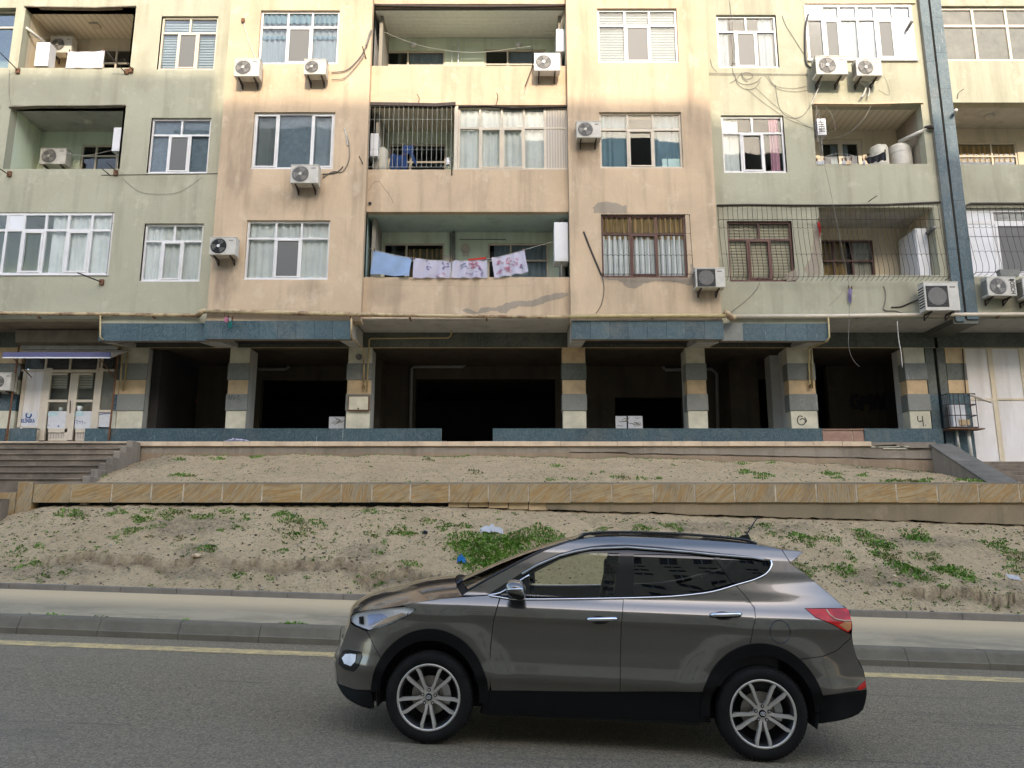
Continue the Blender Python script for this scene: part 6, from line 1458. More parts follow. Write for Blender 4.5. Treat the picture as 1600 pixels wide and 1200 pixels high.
hook([(167, 254, FG-.6), (184, 270, FG)], FG, 'iron bracket at the right end of the second left balcony, upper')
hook([(0, 264, FG-.5), (14, 273, FG)], FG, 'small iron bracket at the far left of the second row')
hook([(121, 426, FG-.6), (159, 441, FG)], FG, 'dark iron rod sticking out under the lace curtained glazed balcony')
hook([(566, 72, FM-.4), (572, 92, FM-.2), (575, 108, FM)], FM, 'iron rod at the left corner of the top central parapet')
hook([(832, 72, FM-.4), (832, 104, FM)], FM, 'thin iron rod standing left of the white parapet unit', .012)
hook([(832, 104, FM), (820, 136, FM-.2)], FM, 'iron rod slanting down left of the white parapet unit', .012)
hook([(561, 244, FM-.4), (572, 267, FM)], FM, 'dark iron bracket left of the pale grille')
hook([(706, 245, FM-.3), (706, 274, FM)], FM, 'rusty iron bracket right of the pale grille')
hook([(652, 147, FM-.2), (655, 154, FM), (654, 161, FM)], FM, 'left bent wire stub on the central parapet', .01)
hook([(776, 145, FM-.2), (778, 153, FM), (774, 167, FM)], FM, 'right bent wire stub on the central parapet', .01)
hook([(1357, 315, FG), (1370, 306, FG-.3)], FG, 'black wire stub on the green parapet above the wide grille', .014)
hook([(1496, 154, FG), (1497, 146, FG), (1506, 139, FG-.2)], FG, 'thin bent wire stub on the far right parapet', .009)
for (px_, py_, Y_, lb) in ((198, 112, FG, 'rusty bracket plate at the corner under the top left balcony'), (205, 110, FG, 'rusty plate beside the corner one, top left'), (181, 270, FG, 'rusty bracket plate at the end of the second left balcony'), (15, 272, FG, 'rusty plate at the far left of the second row'), (159, 441, FG, 'square rusty plate holding the rod below the lace curtains'), (28, 111, FG, 'rusty plate on the far left pier, top row')):
    c = P(px_, py_, Y_); MB().box(c.x-.06, c.x+.06, c.y-.03, c.y+.015, c.z-.08, c.z+.08).build('bracket_plate', 'rust', label=lb, cat='bracket')
# small kettle-like lantern at the barred balcony
c = P(700, 252, Y_MID+.2); t_ = thing('hanging_jug', tuple(c), 'small white jug hanging inside the pale grille at its right end', 'jug'); MB().lathe([(.05, -.12), (.07, -.05), (.05, .06), (.03, .1), (0, .1)], c, 'z', 14).build('body', 'white', t_, smooth=True); MB().tube(catmull([(c.x-.04, c.y, c.z+.05), (c.x, c.y, c.z+.25), (c.x+.02, c.y, c.z+.5)], 3), .006, 4).build('hanger', 'iron', t_)
# flowerpots on the window ledge, first left green window
for i, (px_, m_, lb) in enumerate(((224, 'pink_ink', 'pink pot inside the lowest left green window, left corner'), (242, 'rust', 'brown pot right of the pink one inside the window'), (286, 'coping', 'cream pot inside the right pane of the lowest left green window'), (300, 'lightblue', 'pale blue box inside the right pane of the lowest left green window'))):
    c = P(px_, 438, Y_GRN+.26); MB().lathe([(.05, 0), (.07, .12), (.06, .12), (.05, .02)], (c.x, Y_GRN+.26, c.z), 'z', 12).build('flower_pot', m_, None, smooth=True, label=lb, cat='pot')
# ================================================================ THE CAR
random.seed(21)
def paint_m():
    t = NT('grey_metallic_paint'); t.set(.2, .85, .5, 1.); t.b.inputs['Coat Roughness'].default_value = .035
    fl = t.noise(900, 1); dust = t.ramp(t.noise(2.2, 5, .7), .4, .75)
    c = t.mix(t.ramp(fl, .3, .7), (.14, .128, .112), (.195, .18, .162)); c = t.mix(t.math('MULTIPLY', dust, .22), c, (.20, .18, .15)); t.col(c)
    tc = t.n.new('ShaderNodeTexCoord'); sep = t.n.new('ShaderNodeSeparateXYZ'); t.l.new(tc.outputs['Object'], sep.inputs[0])
    low = t.ramp(t.math('ADD', sep.outputs[2], t.math('MULTIPLY', t.noise(3, 5), .25)), .25, .75, (1, 1, 1), (0, 0, 0))
    r = t.n.new('ShaderNodeMath'); r.operation = 'MULTIPLY_ADD'; t.l.new(low, r.inputs[0]); r.inputs[1].default_value = .16; r.inputs[2].default_value = .19
    t.l.new(r.outputs[0], t.b.inputs['Roughness']); return t.m
M['paint'] = paint_m()
M['cplast'] = simple('black_plastic_trim', (.006, .006, .0055), .65, var=.2, scale=6, spec=.15)
M['gloss_black'] = simple('gloss_black_trim', (.008, .008, .008), .12, var=0)
M['rubber'] = simple('tyre_rubber', (.011, .0105, .009), .85, var=.3, scale=8, bump=.1, spec=.2)
M['alloy'] = simple('alloy_face', (.54, .50, .43), .35, metal=.5, var=.06)
M['alloy_dark'] = simple('dark_wheel_barrel', (.10, .10, .10), .35, metal=.8, var=.1)
M['brake'] = simple('brake_disc', (.28, .25, .22), .4, metal=.7)
M['cabin'] = simple('cabin_black', (.02, .019, .018), .8)
M['seat_m'] = simple('seat_fabric', (.045, .04, .035), .8)
M['lens'] = glass('lamp_lens', (.98, .98, 1), .8, 1.)
M['lamp_silver'] = simple('lamp_reflector', (.88, .88, .88), .3, metal=.0, var=.1, scale=20)
M['lamp_blue'] = simple('blue_white_reflector', (.50, .60, .85), .3, var=.2, scale=15)
M['amber'] = simple('orange_reflector', (.55, .22, .08), .2)
def red_m():
    t = NT('red_lamp'); t.set(.2, 0, .35, .15); t.col(t.mix(t.ramp(t.noise(9, 2), .4, .6), (.40, .004, .004), (.62, .012, .008))); return t.m
M['redlamp'] = red_m()
M['car_glass'] = glass('car_glass', (.80, .84, .76), 4.5, .93, .008)
M['car_glass_dark'] = glass('privacy_glass', (.16, .17, .15), 5.5, .6, .008)
M['shield'] = glass('windscreen_glass', (.42, .44, .40), 5.5, .8, .008)

BASE = [(.0,.84),(.2,.86),(.3,.880),(.42,.897),(.48,.908),(.535,.931),(.58,.934),(.66,.922),(.8,.917),(.93,.922),(.985,.927),(1.03,.943),(1.09,.936),(1.12,.922),(1.16,.894),(1.20,.865),(1.24,.852),(1.30,.836),(1.45,.788),(1.58,.735),(1.66,.685),(1.72,.62),(1.9,.5)]
_bx = []
for i_ in range(381):      # smoothed profile
    z_ = i_*.005; _bx.append(sum(lerp(BASE, z_+d_*.0045)*w_ for d_, w_ in ((-3, .08), (-2, .12), (-1, .18), (0, .24), (1, .18), (2, .12), (3, .08))))
def W(x, z):
    f = max(0, min(379.99, z/.005)); i = int(f); w = _bx[i]+(_bx[i+1]-_bx[i])*(f-i)
    if x < -1.45: w -= .40*((-1.45-x)/.85)**3
    if x > 1.3: w -= .26*((x-1.3)/1.12)**3
    if z > 1.2 and x > 0: w -= .05*(x/2)**2*min(1, (z-1.2)/.2)
    for cx in (-1.35, 1.35):
        r = math.hypot(x-cx, z-.365)
        if .36 < r < .75: w += .022*math.sin((r-.36)/.39*math.pi)**2
    return w
CAR0 = Vector((.703, 7.553, -1.737))
car = thing('car', tuple(CAR0), 'dark grey metallic five door car facing left on the road, the only vehicle', 'car')
CR = Matrix.Rotation(math.atan(.0355), 4, 'Y') @ Matrix.Rotation(-R(3.2), 4, 'Z')
car.rotation_euler = CR.to_euler()
ORG[car.name] = Vector()       # the parts of the car are modelled in its own coordinates

def clip_half(pl, ax, val, sgn):
    out = []
    for i in range(len(pl)):
        a, c = pl[i], pl[(i+1) % len(pl)]; da, dc = sgn*(a[ax]-val), sgn*(c[ax]-val)
        if da >= 0: out.append(a)
        if (da >= 0) != (dc >= 0):
            t = da/(da-dc); out.append((a[0]+(c[0]-a[0])*t, a[1]+(c[1]-a[1])*t))
    return out
def area(pl): return .5*sum(pl[i][0]*pl[(i+1) % len(pl)][1]-pl[(i+1) % len(pl)][0]*pl[i][1] for i in range(len(pl)))
def shrink(pl, d_):
    if area(pl) < 0: pl = pl[::-1]
    n = len(pl); out = []
    for i in range(n):
        p0, p1, p2 = Vector(pl[i-1]), Vector(pl[i]), Vector(pl[(i+1) % n])
        e1, e2 = (p1-p0), (p2-p1)
        if e1.length < 1e-6 or e2.length < 1e-6: out.append(tuple(p1)); continue
        e1.normalize(); e2.normalize(); n1, n2 = Vector((-e1.y, e1.x)), Vector((-e2.y, e2.x)); m = n1+n2
        if m.length < .3: m = n1
        m = m.normalized(); out.append(tuple(p1+m*d_/max(.5, m.dot(n1))))
    return out
def panel(name, poly, mat, off=0., cell=.04, gap=.0025, rim=.022, parent=None, sides=(-1, 1), smooth_n=True, flat_off=None):
    """a piece of the bodywork: a side view outline laid on the curved flank"""
    pl = shrink(list(poly), gap); res = []
    xs = [p[0] for p in pl]; zs = [p[1] for p in pl]; fs = []
    i0, i1 = int(math.floor(min(xs)/cell)), int(math.ceil(max(xs)/cell)); j0, j1 = int(math.floor(min(zs)/cell)), int(math.ceil(max(zs)/cell))
    for i in range(i0, i1):
        sl = clip_half(clip_half(pl, 0, i*cell, 1), 0, (i+1)*cell, -1)
        if len(sl) < 3: continue
        for j in range(j0, j1):
            q = clip_half(clip_half(sl, 1, j*cell, 1), 1, (j+1)*cell, -1)
            if len(q) >= 3 and abs(area(q)) > 1e-7: fs.append(q)
    idx = {}; V2 = []; F = []
    for q in fs:
        f = []
        for p in q:
            k_ = (round(p[0], 4), round(p[1], 4))
            if k_ not in idx: idx[k_] = len(V2); V2.append(k_)
            if not f or f[-1] != idx[k_]: f.append(idx[k_])
        if len(f) > 1 and f[0] == f[-1]: f.pop()
        if len(set(f)) == len(f) and len(f) > 2: F.append(f)
    rimp = []
    for i in range(len(pl)):
        a, c = Vector(pl[i]), Vector(pl[(i+1) % len(pl)]); m = max(1, int((c-a).length/.05))
        for q in range(m): rimp.append(tuple(a+(c-a)*q/m))
    for s in sides:
        vs = []; ns = []; ff = []
        for (x, z) in V2:
            w = W(x, z)+off; e = .004
            wx = (W(x+e, z)-W(x-e, z))/(2*e); wz = (W(x, z+e)-W(x, z-e))/(2*e)
            vs.append((x, s*w, z)); ns.append(Vector((-wx, s, -wz)).normalized())
        for f in F: ff.append(f if s < 0 else f[::-1])
        if area([V2[i] for i in F[0]]) < 0: ff = [f[::-1] for f in ff]
        nf = len(ff)
        if rim:
            b0 = len(vs); n = len(rimp)
            for (x, z) in rimp:
                w = W(x, z)+off; vs.append((x, s*w, z)); ns.append(Vector((0, s, 0)))
            for (x, z) in rimp:
                w = W(x, z)+off-rim; vs.append((x, s*w, z)); ns.append(Vector((0, s, 0)))
            for i in range(n):
                q = (i+1) % n; ff.append([b0+i, b0+q, b0+n+q, b0+n+i])
        me = bpy.data.meshes.new(name); me.from_pydata(vs, [], ff); me.materials.append(M[mat] if isinstance(mat, str) else mat)
        me.polygons.foreach_set('use_smooth', [True]*len(ff)); me.update()
        ln = []
        for pi, pg in enumerate(me.polygons):
            for vi in pg.vertices: ln.append(tuple(ns[vi]) if pi < nf else tuple(pg.normal))
        me.normals_split_custom_set(ln)
        o = bpy.data.objects.new(name, me); link(o, parent or car); ORG[o.name] = Vector(); res.append(o)
    return res
def arc(cx, r1, r2, a0, a1, n=18, cz=.37): return [(cx+r1*math.cos(R(a0+(a1-a0)*i/n)), cz+r2*math.sin(R(a0+(a1-a0)*i/n))) for i in range(n+1)]
AR1, AR2 = .490, .535
F_, Rr = -1.355, 1.350
# fender
fender = [(-1.500, 1.058), (-1.62, 1.083), (-1.476, 1.120), (-1.30, 1.150), (-1.154, 1.168), (-1.0, 1.182), (-.902, 1.192), (-.800, 1.182), (-.842, .994), (-.860, .779), (-.845, .50)]+arc(F_, AR1, AR2, 3, 148, 22)+[(-1.925, .857), (-1.708, .930), (-1.547, 1.016)]
panel('front_wing', fender, 'paint')
bumper = [(-1.925, .857)]+arc(F_, AR1, AR2, 148, 178, 6)+[(-2.0, .372), (-2.196, .378), (-2.223, .475), (-2.231, .560), (-2.212, .62), (-2.193, .657), (-2.157, .754), (-2.12, .85), (-2.100, .905), (-2.05, .885)]
panel('front_bumper', bumper, 'paint')
panel('lower_front_bumper', [(-1.845, .386), (-1.83, .33), (-1.815, .245), (-1.948, .250), (-2.08, .283), (-2.15, .32), (-2.196, .376), (-2.0, .370)], 'cplast')
headl = [(-2.100, .915), (-2.098, .955), (-2.065, .985), (-1.95, 1.018), (-1.83, 1.044), (-1.70, 1.062), (-1.60, 1.072), (-1.536, 1.069), (-1.507, 1.052), (-1.547, 1.017), (-1.708, .931), (-1.80, .895), (-1.909, .862), (-2.04, .888)]
hl = panel('headlight', headl, 'lamp_silver', off=-.030, rim=.02, cell=.02)
for s_i, h_ in enumerate(hl):
    s = (-1, 1)[s_i]
    panel('lens', headl, 'lens', off=.002, parent=h_, sides=(s,), rim=0, cell=.02)
    panel('projector', [(-2.008, .905), (-2.016, .965), (-1.968, .975), (-1.955, .90)], 'gloss_black', off=-.018, parent=h_, sides=(s,), cell=.02)
    panel('side_reflector', [(-1.915, .895), (-1.930, .99), (-1.80, 1.010), (-1.74, .985)], 'lamp_blue', off=-.022, parent=h_, sides=(s,), cell=.02)
    panel('amber_strip', [(-1.885, .888), (-1.70, .950), (-1.575, 1.018), (-1.62, 1.026), (-1.74, .980)], 'coping', off=-.014, parent=h_, sides=(s,), cell=.02)
fogr = [(-2.20, .60), (-2.165, .665), (-2.10, .69), (-1.965, .69), (-1.945, .655), (-1.97, .575), (-2.02, .515), (-2.12, .515), (-2.195, .55)]
panel('fog_lamp_surround', fogr, 'gloss_black', off=.006)
fg = panel('fog_lamp', [(-2.160, .608), (-2.123, .648), (-2.06, .66), (-2.005, .662), (-2.004, .605), (-2.047, .558), (-2.125, .566)], 'lamp_silver', off=.012)
for s_i, h_ in enumerate(fg): panel('lens', [(-2.12, .608), (-2.08, .635), (-2.04, .605), (-2.07, .580)], 'lens', off=.016, parent=h_, sides=((-1, 1)[s_i],))
fd = [(-.795, 1.178), (-.695, 1.168), (-.45, 1.176), (-.16, 1.189), (.04, 1.200), (.236, 1.210), (.222, 1.08), (.215, 1.013), (.210, .75), (.210, .478), (-.05, .466), (-.35, .454), (-.633, .447), (-.840, .442), (-.858, .60), (-.858, .779), (-.842, .994)]
fds = panel('front_door', fd, 'paint')
rd = [(.236, 1.210), (.372, 1.219), (.637, 1.239), (.904, 1.275), (1.05, 1.310), (1.177, 1.350), (1.25, 1.27), (1.311, 1.182), (1.306, 1.10), (1.281, 1.033), (1.262, .930), (1.250, .898)]+arc(Rr, AR1, AR2, 102, 168, 12)+[(.864, .510), (.55, .497), (.210, .478), (.210, .75), (.215, 1.013)]
rds = panel('rear_door', rd, 'paint')
side = [(-1.120, 1.183), (-1.068, 1.229), (-.90, 1.328), (-.711, 1.435), (-.54, 1.530), (-.375, 1.606), (-.28, 1.640), (-.192, 1.668), (-.11, 1.690), (-.023, 1.705), (.11, 1.717), (.259, 1.722), (.60, 1.722), (.956, 1.716), (1.20, 1.707), (1.369, 1.697), (1.50, 1.682), (1.612, 1.660), (1.64, 1.60), (1.665, 1.548), (1.77, 1.475), (1.87, 1.392), (1.97, 1.305), (2.055, 1.225), (2.09, 1.200), (1.90, 1.196), (1.728, 1.190), (1.80, 1.124), (1.931, 1.077), (2.067, 1.008), (2.11, .985), (2.09, .965), (1.97, .87), (1.85, .825), (1.66, .80)]+arc(Rr, AR1, AR2, 50, 100, 10)+[(1.250, .898), (1.262, .930), (1.281, 1.033), (1.306, 1.10), (1.311, 1.182), (1.25, 1.27), (1.177, 1.352), (1.316, 1.393), (1.39, 1.422), (1.441, 1.450), (1.480, 1.488), (1.503, 1.535), (1.500, 1.570), (1.343, 1.590), (1.002, 1.612), (.802, 1.626), (.55, 1.642), (.281, 1.650), (.12, 1.645), (-.025, 1.626), (-.16, 1.598), (-.302, 1.556), (-.492, 1.468), (-.62, 1.386), (-.746, 1.300), (-.902, 1.196), (-1.0, 1.186)]
panel('side_frame', side, 'paint')
panel('rear_bumper', [(1.66, .80), (1.85, .825), (1.97, .87), (2.09, .965), (2.11, .985), (2.122, .90), (2.147, .817), (2.175, .755), (2.207, .706), (2.216, .63), (2.219, .563), (2.0, .546), (1.81, .525)]+arc(Rr, AR1, AR2, 20, 50, 8), 'paint')
panel('spoiler_side', [(1.614, 1.660), (1.70, 1.656), (1.80, 1.647), (1.74, 1.60), (1.668, 1.552), (1.64, 1.60)], 'paint')
panel('lower_rear_bumper', [(1.81, .525), (2.0, .546), (2.219, .563), (2.218, .500), (2.192, .406), (2.091, .349), (1.927, .321), (1.80, .300), (1.79, .34), (1.815, .44)], 'cplast')
ref_ = panel('rear_reflector', [(2.125, .568), (2.15, .600), (2.213, .640), (2.217, .585), (2.17, .565)], 'redlamp', off=.006)
tl_ = [(1.728, 1.190), (1.90, 1.196), (2.09, 1.202), (2.108, 1.190), (2.111, 1.105), (2.100, 1.04), (2.067, 1.010), (2.0, 1.042), (1.931, 1.079), (1.80, 1.125)]
tls = panel('tail_lamp', tl_, 'redlamp', off=.004)
for s_i, h_ in enumerate(tls):
    s = (-1, 1)[s_i]; panel('indicator', [(1.985, 1.075), (2.05, 1.10), (2.105, 1.098), (2.096, 1.045), (2.062, 1.022)], 'amber', off=.007, parent=h_, sides=(s,))
    MB().tube([(x, s*(W(x, z)+.008), z) for x, z in ((1.905, 1.190), (1.925, 1.15), (1.965, 1.118), (2.04, 1.106), (2.105, 1.108))], .006, 5).build('light_guide', 'coping', h_, smooth=True)
# cladding
for c_, nm in ((F_, 'front'), (Rr, 'rear')):
    a0, a1 = (-4, 179) if nm == 'front' else (3, 186)
    panel('wheel_arch_trim', arc(c_, AR1+.004, AR2+.004, a0, a1, 36)+arc(c_, .418, .445, a1, a0, 36), 'cplast', off=.012, gap=0, rim=.05)
panel('sill_trim', [(-.885, .40), (-.87, .44), (-.633, .447), (-.05, .466), (.210, .478), (.864, .512), (.875, .46), (.90, .36), (.95, .275), (-.86, .245), (-.93, .26)], 'cplast', off=.004, gap=0, rim=.08)
# glass and dark frames
fgl = [(-.545, 1.205), (-.560, 1.365), (-.47, 1.418), (-.382, 1.463), (-.301, 1.508), (-.20, 1.540), (-.10, 1.562), (-.026, 1.572), (.10, 1.578), (.212, 1.578), (.185, 1.42), (.147, 1.225), (-.16, 1.210)]
rgl = [(.335, 1.576), (.60, 1.584), (.82, 1.585), (1.015, 1.582), (1.09, 1.47), (1.150, 1.372), (1.0, 1.325), (.771, 1.272), (.55, 1.252), (.372, 1.243), (.322, 1.240)]
qgl = [(1.060, 1.577), (1.25, 1.572), (1.40, 1.566), (1.480, 1.558), (1.484, 1.53), (1.462, 1.490), (1.41, 1.452), (1.30, 1.410), (1.192, 1.375), (1.125, 1.47)]
panel('door_glass', fgl, 'car_glass', off=-.012, gap=-.006, rim=0, cell=.05); panel('rear_door_glass', rgl, 'car_glass_dark', off=-.012, gap=-.006, rim=0, cell=.05); panel('quarter_glass', qgl, 'car_glass_dark', off=-.012, gap=-.006, rim=0, cell=.05)
top_fr = [(-.902, 1.198), (-.746, 1.302), (-.62, 1.388), (-.492, 1.470), (-.302, 1.558), (-.16, 1.600), (-.025, 1.627), (.12, 1.646), (.281, 1.651), (.55, 1.643), (.802, 1.627), (1.002, 1.613), (1.343, 1.591), (1.500, 1.570), (1.484, 1.560), (1.40, 1.566), (1.25, 1.572), (1.015, 1.582), (.82, 1.585), (.60, 1.584), (.335, 1.576), (.212, 1.578), (.10, 1.578), (-.026, 1.572), (-.10, 1.562), (-.20, 1.540), (-.301, 1.508), (-.382, 1.463), (-.47, 1.418), (-.560, 1.365), (-.70, 1.27), (-.845, 1.195)]
panel('window_frame', top_fr, 'gloss_black', off=-.004, gap=0, rim=.015, cell=.05)
panel('mirror_sail', [(-.845, 1.195), (-.70, 1.27), (-.560, 1.367), (-.545, 1.20)], 'gloss_black', off=-.006, gap=0, cell=.05)
panel('pillar_trim', [(.212, 1.579), (.335, 1.577), (.322, 1.238), (.236, 1.212), (.145, 1.208)], 'gloss_black', off=-.005, gap=0, cell=.05)
panel('pillar_trim', [(1.013, 1.583), (1.062, 1.579), (1.127, 1.47), (1.194, 1.374), (1.148, 1.371), (1.088, 1.47)], 'gloss_black', off=-.005, gap=0, cell=.05)
trim = [(-.560, 1.372), (-.70, 1.278), (-.80, 1.215), (-.895, 1.192), (-.804, 1.181), (-.695, 1.171), (-.45, 1.179), (-.16, 1.192), (.10, 1.206), (.372, 1.222), (.637, 1.242), (.904, 1.278), (1.05, 1.312), (1.177, 1.353), (1.316, 1.394), (1.39, 1.424), (1.441, 1.452), (1.480, 1.490), (1.502, 1.534), (1.498, 1.568)]
for s in (-1, 1): MB().tube([(x, s*(W(x, z)+.004), z) for x, z in catmull([(a, c, 0) for a, c in trim], 3) and [(v[0], v[1]) for v in catmull([(a, c, 0) for a, c in trim], 3)]], .0085, 6).build('window_trim', 'chrome', car, smooth=True)
# rain deflector line
for s in (-1, 1): MB().tube([(x, s*(W(x, z)+.012), z) for x, z in [(-.62, 1.375), (-.492, 1.455), (-.302, 1.540), (-.16, 1.58), (-.025, 1.607), (.281, 1.63), (.802, 1.61), (1.0, 1.596), (1.343, 1.582), (1.44, 1.57)]], .011, 6).build('rain_deflector', 'steel', car, smooth=True)
# shell behind the panels so gaps read black
shell = [(-2.19, .40), (-2.20, .60), (-2.07, .93), (-1.62, 1.06), (-1.1, 1.15), (-.80, 1.16), (.236, 1.19), (1.17, 1.31), (1.52, 1.48), (1.55, 1.62), (1.63, 1.56), (2.03, 1.22), (2.08, .95), (2.18, .70), (2.18, .42), (1.9, .34)]
shell = [(-2.19, .40), (-2.20, .60), (-2.07, .93), (-1.62, 1.06), (-1.1, 1.15), (-.80, 1.155), (.236, 1.185), (.90, 1.25), (1.17, 1.32), (1.45, 1.42), (1.53, 1.55), (1.63, 1.56), (2.03, 1.22), (2.08, .95), (2.18, .70), (2.18, .42), (1.82, .35)]+arc(Rr, .45, .48, -4, 184, 24)+[(.9, .30), (-.87, .27)]+arc(F_, .45, .48, -4, 184, 24)+[(-1.83, .28)]
panel('inner_shell', shell, 'cabin', off=-.055, gap=0, rim=0, cell=.08)
# wheel wells and underside
for c_ in (F_, Rr):
    for s in (-1, 1):
        MB().lathe([(.44, s*.905), (.44, s*.55), (.0, s*.55)], (c_, 0, .37), 'y', 28, a0=R(-14), a1=R(194)).build('wheel_well', 'cabin', car, fixn=False)
MB().box(-1.95, 1.80, -.56, .56, .24, .62).box(-.86, .86, -.85, .85, .24, .50).build('underbody', 'cabin', car)

# ---- wrap-over surfaces (bumper, bonnet, screen, roof, tailgate)
def band(name, st, mat, n=20, rim=0, p=2.2, parent=None):
    b = MB(); g = {}
    for j, (x, z, bx, bz) in enumerate(st):
        w = W(x, z)
        for i in range(n+1):
            v = -1+2*i/n; k_ = 1-abs(v)**p; g[i, j] = (x+bx*k_, v*w, z+bz*k_)
    for j in range(len(st)-1):
        for i in range(n): b.quad(g[i, j], g[i+1, j], g[i+1, j+1], g[i, j+1])
    return b.build(name, mat, parent or car, merge=True, smooth=True)
def dense(st, k_=4): return [tuple(v)+() for v in _cat4(st, k_)]
def _cat4(st, n):
    out = []
    for i in range(len(st)-1):
        p0 = st[max(0, i-1)]; p1 = st[i]; p2 = st[i+1]; p3 = st[min(len(st)-1, i+2)]
        for j in range(n):
            t = j/n; out.append(tuple(.5*((2*b_)+(c-a)*t+(2*a-5*b_+4*c-d_)*t*t+(3*b_-a-3*c+d_)*t**3) for a, b_, c, d_ in zip(p0, p1, p2, p3)))
    out.append(tuple(st[-1])); return out
band('front_skirt', dense([(-1.80, .235, -.35, 0), (-1.948, .248, -.28, 0), (-2.08, .283, -.2, 0), (-2.203, .385, -.14, 0)]), 'cplast')
band('bumper_face', dense([(-2.203, .387, -.14, 0), (-2.223, .475, -.13, 0), (-2.231, .56, -.13, 0), (-2.193, .657, -.13, 0), (-2.157, .754, -.13, 0)]), 'paint')
gr = band('front_grille', dense([(-2.157, .756, -.12, 0), (-2.12, .85, -.12, .01), (-2.100, .905, -.12, .02), (-2.098, .953, -.12, .04)]), 'gloss_black')
for zz, xx in ((.80, -2.143), (.85, -2.125), (.90, -2.108)):
    w = W(xx, zz)*.8; MB().tube([(xx-.005-.13*(1-abs(v)**2.2), v*w, zz+.02*(1-v*v)) for v in [-1+.1*i for i in range(21)]], .009, 5).build('grille_bar', 'chrome', gr, smooth=True)
band('bonnet', dense([(-2.096, .957, -.125, .045), (-2.072, .985, -.12, .06), (-1.98, 1.018, -.11, .09), (-1.83, 1.046, -.10, .118), (-1.635, 1.083, -.095, .135), (-1.476, 1.120, -.10, .138), (-1.30, 1.150, -.12, .135), (-1.154, 1.172, -.145, .128), (-1.122, 1.179, -.15, .124)]), 'paint', n=28)
band('cowl', [(-1.118, 1.174, -.15, .112), (-1.060, 1.205, -.15, .085)], 'cplast')
MB().tube([(-1.20, -.62, 1.262), (-1.18, -.1, 1.30), (-1.16, .4, 1.30)], .012, 5).tube([(-1.12, .1, 1.31), (-1.14, .5, 1.31)], .012, 5).build('wiper', 'gloss_black', car, smooth=True)
band('windscreen', dense([(-1.062, 1.222, -.15, .07), (-.90, 1.322, -.145, .05), (-.711, 1.430, -.13, .035), (-.54, 1.524, -.10, .025), (-.375, 1.600, -.075, .02), (-.20, 1.662, -.05, .02)], 3), 'shield', n=24)
for s in (-1, 1): MB().tube([(x, s*(W(x, z)-.012), z+.004) for x, z in ((-1.07, 1.222), (-.90, 1.325), (-.711, 1.432), (-.54, 1.526), (-.375, 1.603), (-.20, 1.662))], .016, 6).build('screen_seal', 'gloss_black', car, smooth=True)
band('roof', dense([(-.198, 1.665, -.05, .022), (-.11, 1.689, -.03, .03), (-.023, 1.704, -.01, .035), (.259, 1.722, 0, .045), (.60, 1.722, 0, .05), (.956, 1.716, 0, .048), (1.369, 1.697, 0, .04), (1.612, 1.660, .0, .03)]), 'paint', n=24)
MB().lathe([(1, 0)], (0, 0, 0)) if False else None
b = MB(); g = {}      # sunroof glass
for j in range(9):
    for i in range(13):
        x, v = -.02+.62*j/8, -.62+1.24*i/12; z, w = 1.722-.018*(1-j/8)**2, .62; kk = 1-abs(v)**2.2; g[i, j] = (x, v*w, z+.046*kk+.004)
for j in range(8):
    for i in range(12): b.quad(g[i, j], g[i+1, j], g[i+1, j+1], g[i, j+1])
b.build('sunroof', 'gloss_black', car, merge=True, smooth=True)
band('spoiler', [(1.614, 1.658, .0, .03), (1.70, 1.655, .03, .015), (1.80, 1.647, .05, .0), (1.74, 1.60, .05, 0), (1.668, 1.552, .05, 0)], 'paint')
band('rear_screen', dense([(1.668, 1.548, .05, 0), (1.77, 1.475, .08, 0), (1.87, 1.392, .09, 0), (1.97, 1.305, .09, 0), (2.055, 1.225, .09, 0)], 2), 'gloss_black')
band('tailgate', dense([(2.055, 1.223, .09, 0), (2.095, 1.198, .08, 0), (2.111, 1.105, .08, 0), (2.105, 1.0, .08, 0), (2.122, .90, .09, 0), (2.147, .817, .09, 0), (2.207, .706, .1, 0), (2.219, .563, .1, 0)], 3), 'paint')
band('rear_skirt', dense([(2.219, .561, .1, 0), (2.218, .5, .1, 0), (2.192, .406, .08, 0), (2.091, .349, .05, 0), (1.927, .321, .0, 0)], 2), 'cplast')
# fuel flap: thin ring
for s in (-1,):
    MB().tube([(1.498+.082*math.cos(a), s*(W(1.498+.082*math.cos(a), 1.006+.088*math.sin(a))+.0005), 1.006+.088*math.sin(a)) for a in [i*.2618 for i in range(25)]], .0035, 4, cap=False).build('fuel_flap', 'gloss_black', car)
# handles
for s in (-1, 1):
    for par, (x0, z0, x1, z1) in ((fds[0 if s < 0 else 1], (-.075, 1.040, .185, 1.056)), (rds[0 if s < 0 else 1], (.935, 1.115, 1.195, 1.132))):
        pts = []
        for q in range(11):
            t = q/10; x, z = x0+(x1-x0)*t, z0+(z1-z0)*t; o_ = .012+.032*math.sin(math.pi*min(1, max(0, t)))**.5
            pts.append((x, s*(W(x, z)+o_), z))
        MB().tube(pts, [.010]+[.017]*9+[.010], 8).build('handle', 'chrome', par, smooth=True)
        xm, zm = (x0+x1)/2-.02, (z0+z1)/2-.012
        b = MB(); b.poly([(xm+.075*math.cos(a), s*(W(xm, zm+.03*math.sin(a))+.0025), zm+.034*math.sin(a)) for a in [i*.3927 for i in range(16)]]); b.build('handle_recess', 'gloss_black', par, fixn=False)
